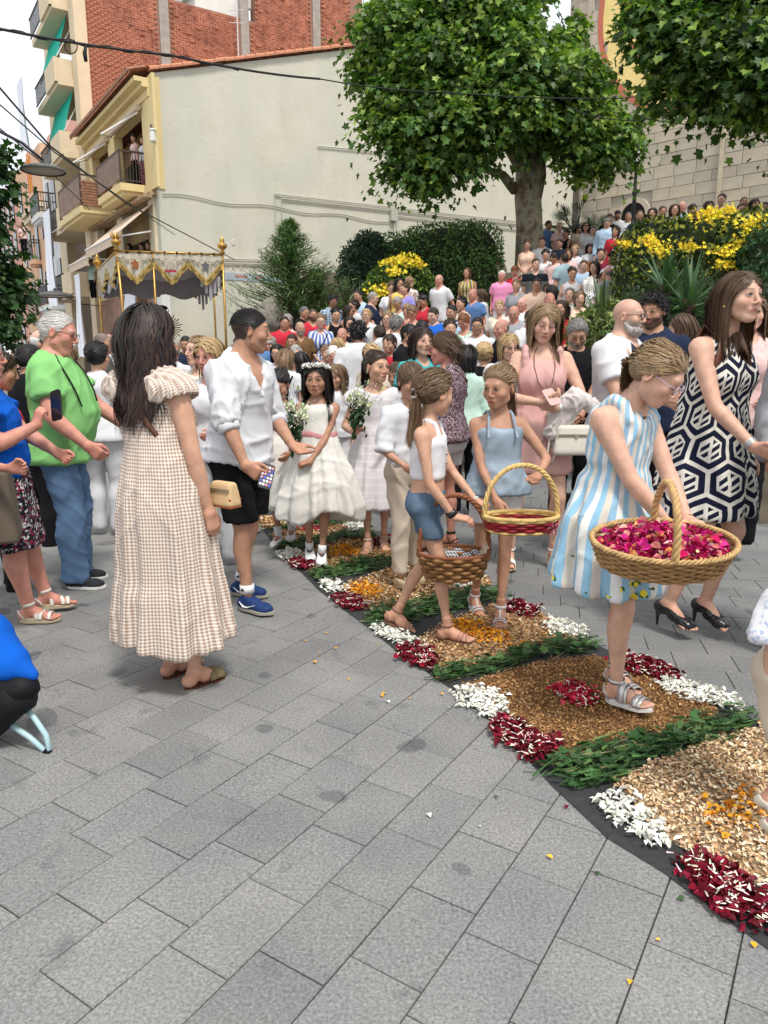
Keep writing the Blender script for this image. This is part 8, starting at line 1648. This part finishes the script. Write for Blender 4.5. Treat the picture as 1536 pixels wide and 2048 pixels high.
ROWS='''
190 683 5.9 f -8 light bun black W t W d|woman seen from behind with dark hair, white shirt and white trousers, left of centre
398 672 6.0 f 150 fair pony dkblonde C n BE|woman with blonde ponytail half hidden behind the long haired woman
418 676 5.0 f 172 red bob blonde W t W|blonde woman whose forehead shows behind the shoulder of the white shirt man
52 688 5.6 m -40 tan comb black K t K|dark haired man in black behind the woman in the blue top
100 655 6.6 m -50 tan comb salt DG t K|grey haired man partly hidden behind the white haired man in green
75 660 7.2 m -60 red bald white N t K|balding man beside the dark tree behind the man in green
-18 700 4.5 f -60 red short dkbrown RD t K p|woman in red top cut by the left edge behind the woman in blue
-150 690 3.25 f -80 red bob brown K t F4|woman at the far left edge of whom little but a sandalled foot shows
200 665 9.5 m -70 tan crop salt DG t K|man with cropped grey hair near the left canopy pole
222 668 10.2 m 150 red bald grey W l K|balding man beside the gilt canopy pole
135 690 9.0 f 140 light bob ltbrown F2 t K|woman in monochrome print glimpsed behind the man in green
345 690 10.5 m 20 red bald salt W t K|bald man seen from behind under the canopy
352 678 12.2 m 170 tan crop grey W l K|man with ruddy bald head beneath the canopy fringe
372 672 11.6 m 175 tan comb black N t K|dark haired man below the canopy right side
415 668 11.0 m -160 light comb grey GY t K|grey haired man by the right canopy pole
480 670 9.6 m -150 tan comb dkbrown W t K|man glimpsed behind the white shirt man, left side
555 688 10.2 f 178 light long black W t K g|dark haired woman with glasses right of the white shirt man
540 672 11.4 f 165 fair bob grey W t BE|grey haired woman in white behind the white shirt man
571 697 8.6 f -10 fair bob ltbrown W t K S|light brown haired woman seen from behind in white with dark shoulder bag
592 690 9.4 f 170 light short grey S4 t K|short grey haired woman in thin striped top facing the woman in pale blue
605 703 8.9 f 95 light long black GB l K|long dark haired woman in pale blue cardigan seen from the side
568 632 13.2 m -170 tan comb dkbrown RD t K|young man in bright red t-shirt with logo
575 628 13.6 f 170 light bob grey W n K|grey haired woman in white sleeveless top behind the young man in red
600 643 12.8 m -165 tan bald grey BR p K dB|bald man in brown polo shirt with grey moustache
606 613 14.6 m -120 tan comb salt K t K|grey haired man in black t-shirt beside the juniper
625 617 14.2 m -165 tan crop black RD p K B|dark bearded man in coral red polo shirt
641 629 13.0 f -175 fair pony ltbrown S2 t K gSp|woman in blue fan striped top with long black bag strap
664 590 15.2 m -150 dark curly black F3 l K|curly haired man in blue plaid shirt by the small yucca
670 617 14.2 f -155 light pony black K n K p|dark haired woman in black sleeveless v neck top
695 610 14.4 f -120 tan long dkbrown F4 n K gG|long haired woman in sunglasses turned to the right
700 633 13.0 f 175 light long dkbrown K t K|smiling woman with long dark hair in black top
675 675 11.4 k 120 fair long blonde W t K|blonde child in profile behind the white haired woman
667 692 9.9 f 178 red short white LP n K|short white haired woman in pink leaning forward
672 728 7.0 k 172 light long ltbrown W t W|brown haired girl peeping behind the girl with the wreath
716 645 8.4 m 8 tan curly black W t K d|dark haired man from behind in plain white t-shirt
718 580 15.2 m 150 tan comb black LB l K|tall man in light blue shirt looking down near the flowering bush
710 600 14.8 f 110 light bun dkbrown W t K|brown haired woman in white beside the tall man in light blue
743 584 14.4 m -110 fair comb grey N p K g|grey bearded man with glasses in navy polo shirt
735 617 13.2 f 140 fair short blonde W t K gSp|short blonde woman in white with black strap and glasses
759 650 9.8 m 5 tan comb dkbrown LB l K|man with thinning crown seen from behind in light blue shirt
776 622 11.6 f 172 fair bob dkblonde LP n K g|blonde woman with glasses in pale pink top
790 630 9.2 m -30 tan short salt W l K|dark grey haired man in white shirt turned away, centre
815 648 8.6 m -120 tan short black K t K|dark haired man with hand on chin, centre
784 565 15.8 f 170 light bun brown W t K S|woman with white tee and strap below the flowering bush
798 556 15.6 f -160 tan long black Y n K|smiling long haired woman in pale yellow under the flowering bush
812 566 15.2 f 120 light bun brown V t K|woman in violet blouse seen from behind by the bush
818 552 16.0 f -30 fair short dkblonde F1 t K|short blonde woman in pink floral blouse by the bush
797 593 14.4 f 155 tan short grey MT n K D|short grey haired woman in mint green top looking down
815 607 13.4 f 165 fair short dkblonde RD n K D|blonde woman in coral top looking down
826 610 12.8 f 160 red short ltbrown PC n K gD|light brown haired woman in orange top bending over a phone
850 588 14.2 f 130 tan bun black RD t K D|dark haired woman in red bending below the white polo man
868 615 11.6 m 155 fair comb dkbrown RB t K|young man with quiff in royal blue t-shirt
845 640 9.8 m 20 tan short black K t K|black haired man from behind near the centre
880 549 16.2 m 140 red bald grey W p C x|bald man in white polo shirt with hands behind his back
935 535 17.6 f 160 tan long brown S3 n K|long brown haired woman in ochre striped top on the stairs
972 499 20.2 m -170 red bald grey O p BE c|bald man in orange polo shirt with hand at his chin
995 504 20.0 f 170 fair short dkblonde BE t C p|blonde woman in beige blouse and long cream trousers
1004 541 17.4 m 165 red comb white PK p W d|white haired man in bright pink polo shirt and pale trousers
947 577 14.6 m 145 red bald salt BL p J|bald man in mid blue polo shirt on the lower stairs
925 594 13.8 f 130 light bun black C n K|dark haired woman in sleeveless cream top on the lower stairs
965 578 14.9 f 60 light bob brown W l W|woman in white tunic seen from behind on the lower stairs
930 626 11.2 f 150 red short red F5 n K D|auburn haired woman in pale green leaf print top looking down
956 634 10.4 m 160 tan comb black W t K g|dark haired man with glasses in white t-shirt
970 684 7.4 f -5 light bun blonde K t K|blonde woman with hair clip from behind in black top
934 690 6.7 f 6 light bob black MT l K|black bobbed woman from behind in pale mint cardigan
1016 668 7.2 f -172 fair bob blonde W t W|blonde bobbed woman in white top looking at the camera
1008 638 9.2 m 110 red bald salt K t K|balding man in black leaning to the left
1030 611 11.4 m 150 red bald salt GY t J g|balding man with glasses in grey blue t-shirt
1046 594 12.8 m 150 red bald white W t K|bald white haired man in profile on the stairs
1035 557 14.6 f 150 fair short ltbrown GY t K|short haired woman in light grey top on the stairs
1075 556 13.8 m 155 tan comb black PC p K g|man with glasses in pale peach shirt on the stairs
1100 585 11.8 m 170 red bald black K t K|man with bald crown behind the tall woman in pink
1106 570 13.0 f 20 light bob black K n K|black haired woman from behind on the stairs
1072 517 16.0 m 172 fair comb dkbrown S1 p K d|dark haired man in grey polo shirt with black chest band
1030 532 17.8 f 155 fair short red RD t K D|auburn haired woman in coral red beside the trunk
1050 548 16.8 m 130 tan short black W t K|black haired child sized man behind the peach shirt
1092 500 18.0 f 160 light bun black W t K S|woman in white with necklace on the middle stairs
1110 505 17.4 m 140 tan short dkbrown LP l K D|man in pink shirt looking down on the middle stairs
1130 506 15.8 m 30 light short dkbrown GB t J d|young man in grey green t-shirt seen from behind on the stairs
1137 498 18.0 f 165 tan bob brown LP l LP|woman in long pink dress behind the young man in grey green
1075 457 20.6 f 140 fair curly blonde K n F4|curly blonde woman in black top by the plane tree trunk
1096 441 21.6 m -130 tan comb black BL l K|man in denim blue shirt right of the plane tree trunk
1135 458 21.2 f 100 tan bun brown K n K h|woman in black sleeveless top at the top of the stairs
1155 448 21.6 f -150 light long black BE t K p|woman raising her hand near the fan palm
1172 444 20.8 f 178 light long dkbrown W n W gGS|dark haired woman in sunglasses and white sleeveless dress
1215 436 19.2 m 160 fair comb salt LB l N D|grey haired man in light blue shirt looking down by the flowering hedge
1220 428 20.4 m 170 tan comb black K t K|dark haired man just behind the grey haired man
1236 421 20.8 m 150 tan short black W l K B|black bearded man in white shirt at the church door
1257 424 20.0 m 165 tan crop salt W l K|cropped haired man in white shirt at the top of the stairs
1218 533 13.6 m 20 red bald salt GY t K|bald man in pale grey t-shirt from behind by the flowering hedge
1228 503 14.4 m 130 tan crop black W t K HB|bearded man in black cap and white t-shirt beside the flowering hedge
1180 553 12.4 f -20 fair bob white F2 t K|white haired woman in black and white patterned shirt, from behind
1305 416 16.8 f 170 light bob black K t K|person with black cap of hair above the flowering hedge, left one
1326 412 16.6 m 165 tan comb brown GY t K|brown haired man above the flowering hedge beside the black haired person
1385 408 16.2 m 178 light short dkbrown DG t K|head just above the flowering hedge in its middle
1418 402 15.8 f 172 light bob dkbrown K t K g|dark haired woman with glasses above the flowering hedge
1446 387 15.8 m 130 fair comb dkbrown W p K|young man in profile standing tall above the flowering hedge
1488 393 15.8 m 175 tan crop black DG t K|dark cropped man above the flowering hedge, right side
1483 407 15.2 m 170 light comb brown K t K|brown haired head in front of the dark cropped man
1530 404 15.0 m 160 tan comb brown MR t K|person in maroon at the right end of the flowering hedge
1155 637 6.3 m 172 tan comb salt K t K DB|grey bearded man with bowed head behind the tall woman in pink
1310 590 5.5 m 150 tan curly black N t K B|curly black haired man with moustache behind the bearded man
1372 628 6.1 f 80 fair long brown N t K|long brown haired woman in profile left of the geometric dress
1505 590 5.1 f 160 fair long ltbrown LP t K|person mostly hidden behind the woman in the geometric dress
842 655 6.5 f -150 fair long dkbrown TL t K|long brown haired girl in teal t-shirt behind the short haired woman
795 724 6.6 k 165 tan short brown F3 t K|brown haired boy in blue plaid half hidden behind the boy in white
1700 520 3.35 m 170 tan comb brown GY l K|person in grey green shirt cut by the right edge
470 690 7.8 f 170 light long brown W dress W|woman in long white dress hidden behind the white shirt man
268 270 28.55 f 150 tan bun dkbrown LP n K du2|woman in pink on the yellow balcony leaning on the rail, left one
286 274 28.25 f 155 light long black W n F4 du2|long haired woman in maroon skirt on the yellow balcony, right one
258 487 29.2 f 165 tan long black K t K u1|dark haired woman looking out of the first floor gallery, left one
283 486 28.7 m 160 light comb dkbrown GY t K u1|man looking out of the first floor gallery, middle one
296 484 28.4 m 165 fair comb brown K t K u1|young man looking out of the first floor gallery, right one
182 518 32.6 m 150 tan comb dkbrown MT t K u1|person in mint green t-shirt on the balcony above the hanging white cloth
44 445 41.0 f 165 tan bun black LP t K u|distant person in pink on the small balcony of the peach house
495 655 11.2 f 175 fair bob ltbrown RD t K|woman in red top behind the white shirt man's far shoulder
512 662 10.4 m -160 tan short dkbrown BL t K|man in blue t-shirt right behind the white shirt man's collar
528 664 12.2 f 160 light short grey C t K|grey haired woman in cream top between the white shirt man and the boulder
585 668 11.9 m 170 tan comb dkbrown W t K|dark haired man in white behind the woman with the dark shoulder bag
650 690 11.0 m -140 fair comb ltbrown N t K|light brown haired man in navy behind the white haired woman in pink
685 655 12.2 m 165 red bald salt W t K|bald man in white between the black top and the white t-shirt
745 688 8.0 f 150 fair bob blonde BE t K|blonde woman in beige behind the ponytail girl in tulle
780 668 8.9 k 160 light short dkbrown RD t K|dark haired boy in red behind the girl in teal
900 640 10.6 f -170 light pony dkbrown LP t K|dark haired woman in pink behind the short haired woman
905 610 12.3 m 150 tan comb black LB p K|black haired man in light blue shirt below the white polo man
1000 600 12.9 f 160 fair short blonde C t K|blonde woman in cream on the stairs below the pink polo man
1060 620 10.8 m -150 tan comb dkbrown W p K|dark haired man in white polo left of the tall woman in pink
1125 600 11.4 f 150 light long dkbrown RD n K|long haired woman in red right of the tall woman in pink
1140 575 12.9 m 165 fair comb salt W l K|grey haired man in white shirt beside the young man in grey green
1055 480 19.0 f 160 light pony brown PC n K|brown haired woman in peach below the plane tree trunk
1120 478 19.6 m 150 tan comb black N t K|dark haired man in navy near the top of the stairs
1150 490 18.6 f 175 fair bob blonde W t K|blonde woman in white left of the guitarist
1195 468 20.4 m 170 tan short brown GY t K|brown haired man in grey behind the guitarist
1202 498 17.6 f 170 light bun dkbrown MR t K|dark haired woman in maroon right of the guitarist
1085 475 19.8 m 165 light comb brown W t K|brown haired man in white right of the curly blonde woman
1168 520 15.6 m 165 fair comb brown LB l K|brown haired man in light blue between the guitarist and the white haired woman
1190 522 15.0 f 150 light long black K n K|long black haired woman in black on the stairs below the guitarist
1206 545 13.8 m 170 tan short dkbrown W t K|dark haired man in white left of the bald man in pale grey
1160 582 12.2 f 165 fair bob ltbrown PC t K|light brown haired woman in peach left of the white haired woman
1200 588 11.6 m 150 red bald salt BE t K|balding man in beige beside the yucca at the stair foot
1145 535 15.2 f 175 light pony dkbrown W n K|ponytailed woman in white right of the young man in grey green
1232 452 18.2 f 160 light bob dkbrown RD t K|dark bobbed woman in red at the left end of the flowering hedge
1248 468 16.4 m 170 tan comb black GY t K|black haired man in grey beside the left end of the flowering hedge
1188 452 20.6 m 155 fair comb salt W t K|grey haired man in white between the sunglasses woman and the blue shirt man
1120 445 21.4 f 165 fair short blonde LP t K|short blonde woman in pink between the denim shirt man and the fan palm
1350 408 16.4 f 170 light long brown W t K|long brown haired woman in white above the flowering hedge
1365 402 16.9 m 160 red bald grey LB t K|bald man above the flowering hedge near its middle
1510 398 15.6 f 170 light bob dkbrown W t K|dark bobbed woman in white above the right part of the flowering hedge
1280 420 17.2 m 165 tan crop black N t K|cropped man in navy above the left end of the flowering hedge'''
for k,row in enumerate(ROWS.strip().split('\n')): crowd(row,k+100)
# guitarist on the stairs
bG=at(1180,487,19.6); zg=max(bG[2]-1.64,zsurf(bG[0],19.6)); b,o=P_('woman in white blouse playing a guitar on the stairs',(bG[0],19.6,bG[2]-1.64),172,dict(H=1.64,sex='f',skin='light',hair='black',head=(0,24),wide=1.15,armR=('u',(.20,.22,1.02)),armL=('u',(-.30,.30,1.16))))
skin_body(b,o,b.skin,lod=1,mt=skinlo()); top(b,o,plain(CC['W']),hem=.10,fit=.03,sleeve=1.8,slfit=.035,flare=.05,seed=4,h=.015,name='blouse'); pants(b,o,plain(CC['K']),h=.015); hair(b,o,'bob','black',n=200,thick=1.4,steps=7)
gt=empty('guitar',wpos(o,(.10,.26,1.02)),R(172),'orange brown acoustic guitar played by the woman in white on the stairs','guitar'); gt.rotation_euler=(R(0),R(22),R(172)); gm=mat('guitar_wood',(.45,.17,.04),.4,noise=(6,.2))
gp_=[(.20*cos(t)*(1.15 if cos(t)>0 else 1),.15*sin(t)*(1-.22*math.exp(-((cos(t)+.15)/.25)**2))) for t in np.linspace(0,2*PI,28)[:-1]]; m=MB(); m.prism(gp_,-.045,.045); m.build('body',gm,gt,False,np.array(Matrix.Rotation(PI/2,4,'X'))); MB().box((-.38,-.05,0),(.42,.02,.05)).box((-.63,-.05,0),(.13,.02,.07)).build('neck',mat('dark_wood'),gt); MB().lathe([(0,0),(.045,.0),(.045,.004)],(0,0,.047),14).build('sound_hole',blackc,gt,False,np.array(Matrix.Rotation(PI/2,4,'X')))
# child cut by the right edge, and the blue folding chair at the left edge
b,o=P_('small child in white printed shirt cut by the right edge of the picture',g3(1550,1650),-150,dict(H=.98,sex='k',hh=.19,skin='fair',hair='ltbrown',armR=('u',(.17,.06,.52)),legR=(.10,.05,0),legL=(-.08,-.1,0),fat=1.2,legfat=1.1))
skin_body(b,o,b.skin); top(b,o,fabric('dash_print',fn=f_print([(.74,.74,.76),(.74,.74,.76),(.74,.74,.76),(.45,.52,.66),(.74,.74,.76),(.74,.74,.76),(.74,.74,.76)],110)),hem=.02,fit=.014,sleeve=.7,slfit=.03,seed=71,name='shirt',amp=.01); pants(b,o,plain(CC['BE']),z1=.30,fit=.012,wide=.02,name='shorts'); hair(b,o,'short','ltbrown',n=900,L=.04,thick=.5)
for s in 'LR': shoe(b,s,o,mat('cream_shoe',(.60,.56,.48),.8),solew,low=True)
fc=empty('folding_stroller',G(-40,1430),R(0),'blue and black folding stroller with pale blue tube legs at the left edge','stroller')
c0=G(-40,1430); q=lambda px,py,Y: at(px,py,Y)-c0
def pad(name,pts,rr,m,fl=.5,seed=1):
    F_=Field(A_(pts).min(0)-.2,A_(pts).max(0)+.2,.012); F_.add(chain(pts,rr),.08); V,Q=F_.mesh(); V=wrink(V,vnorm(V,Q),.008,seed,.8); return mk(name,npmesh(name,V,Q,True,np.ones(3)),m,fc)
pad('seat_hood',[q(-120,1250,2.55),q(-40,1285,2.55),q(20,1325,2.52),q(66,1350,2.5)],[.12,.12,.07,.02],fabric('royal_blue_crepe'),1); pad('seat_bag',[q(-90,1410,2.55),q(-20,1415,2.53),q(30,1395,2.5)],[.10,.105,.07],fabric('black_nylon',(.012,.012,.014),rough=.6),1,3); pad('seat_bag',[q(-30,1370,2.55),q(40,1375,2.5),q(60,1378,2.5)],[.08,.06,.03],fabric('black_nylon'),1,4)
tb=mat('pale_blue_tube',(.36,.52,.55),.4,spec=.5); MB().tube([q(8,1440,2.5),q(60,1475,2.48),q(94,1505,2.47),q(99,1498,2.47),q(92,1470,2.48),q(68,1435,2.5),q(50,1415,2.52)],.0105,8).build('tube_leg',tb,fc,True); MB().tube([q(90,1500,2.47),q(99,1508,2.465)],.013,8).build('rubber_tip',blackc,fc,True); MB().tube([q(-120,1480,2.55),q(-60,1460,2.52),q(8,1440,2.5)],.0105,8).build('tube_leg',tb,fc,True)
# black bag seen between the women on the right, pink fan at the right edge
bg2=bag_box('black bag on the ground between the woman in pink and the striped dress',G(1150,1108)+A_([0,.3,.22]),(.22,.12,.36),0,mat('black_nylon2',(.01,.01,.01),.7))
fn=empty('hand_fan',at(1447,655,4.6),0,'pink hand fan held up behind the woman in the geometric dress','fan'); MB().add([(0,0,-.08),(-.09,.01,.0),(-.06,.01,.09),(.0,.0,.13),(.03,0,.12)],np.array([[0,3,2],[0,2,1],[0,4,3]])).add([(0,.006,-.08),(-.09,.016,.0),(-.06,.016,.09),(.0,.006,.13),(.03,.006,.12)],np.array([[2,3,0],[1,2,0],[3,4,0]])).build('leaf',mat('pink_fabric',(.55,.10,.18),.8),fn); MB().tube([(0,0,-.16),(0,0,-.06)],.008,6).build('stick',mat('dark_wood'),fn)
print('SCRIPT',len(bpy.data.objects))
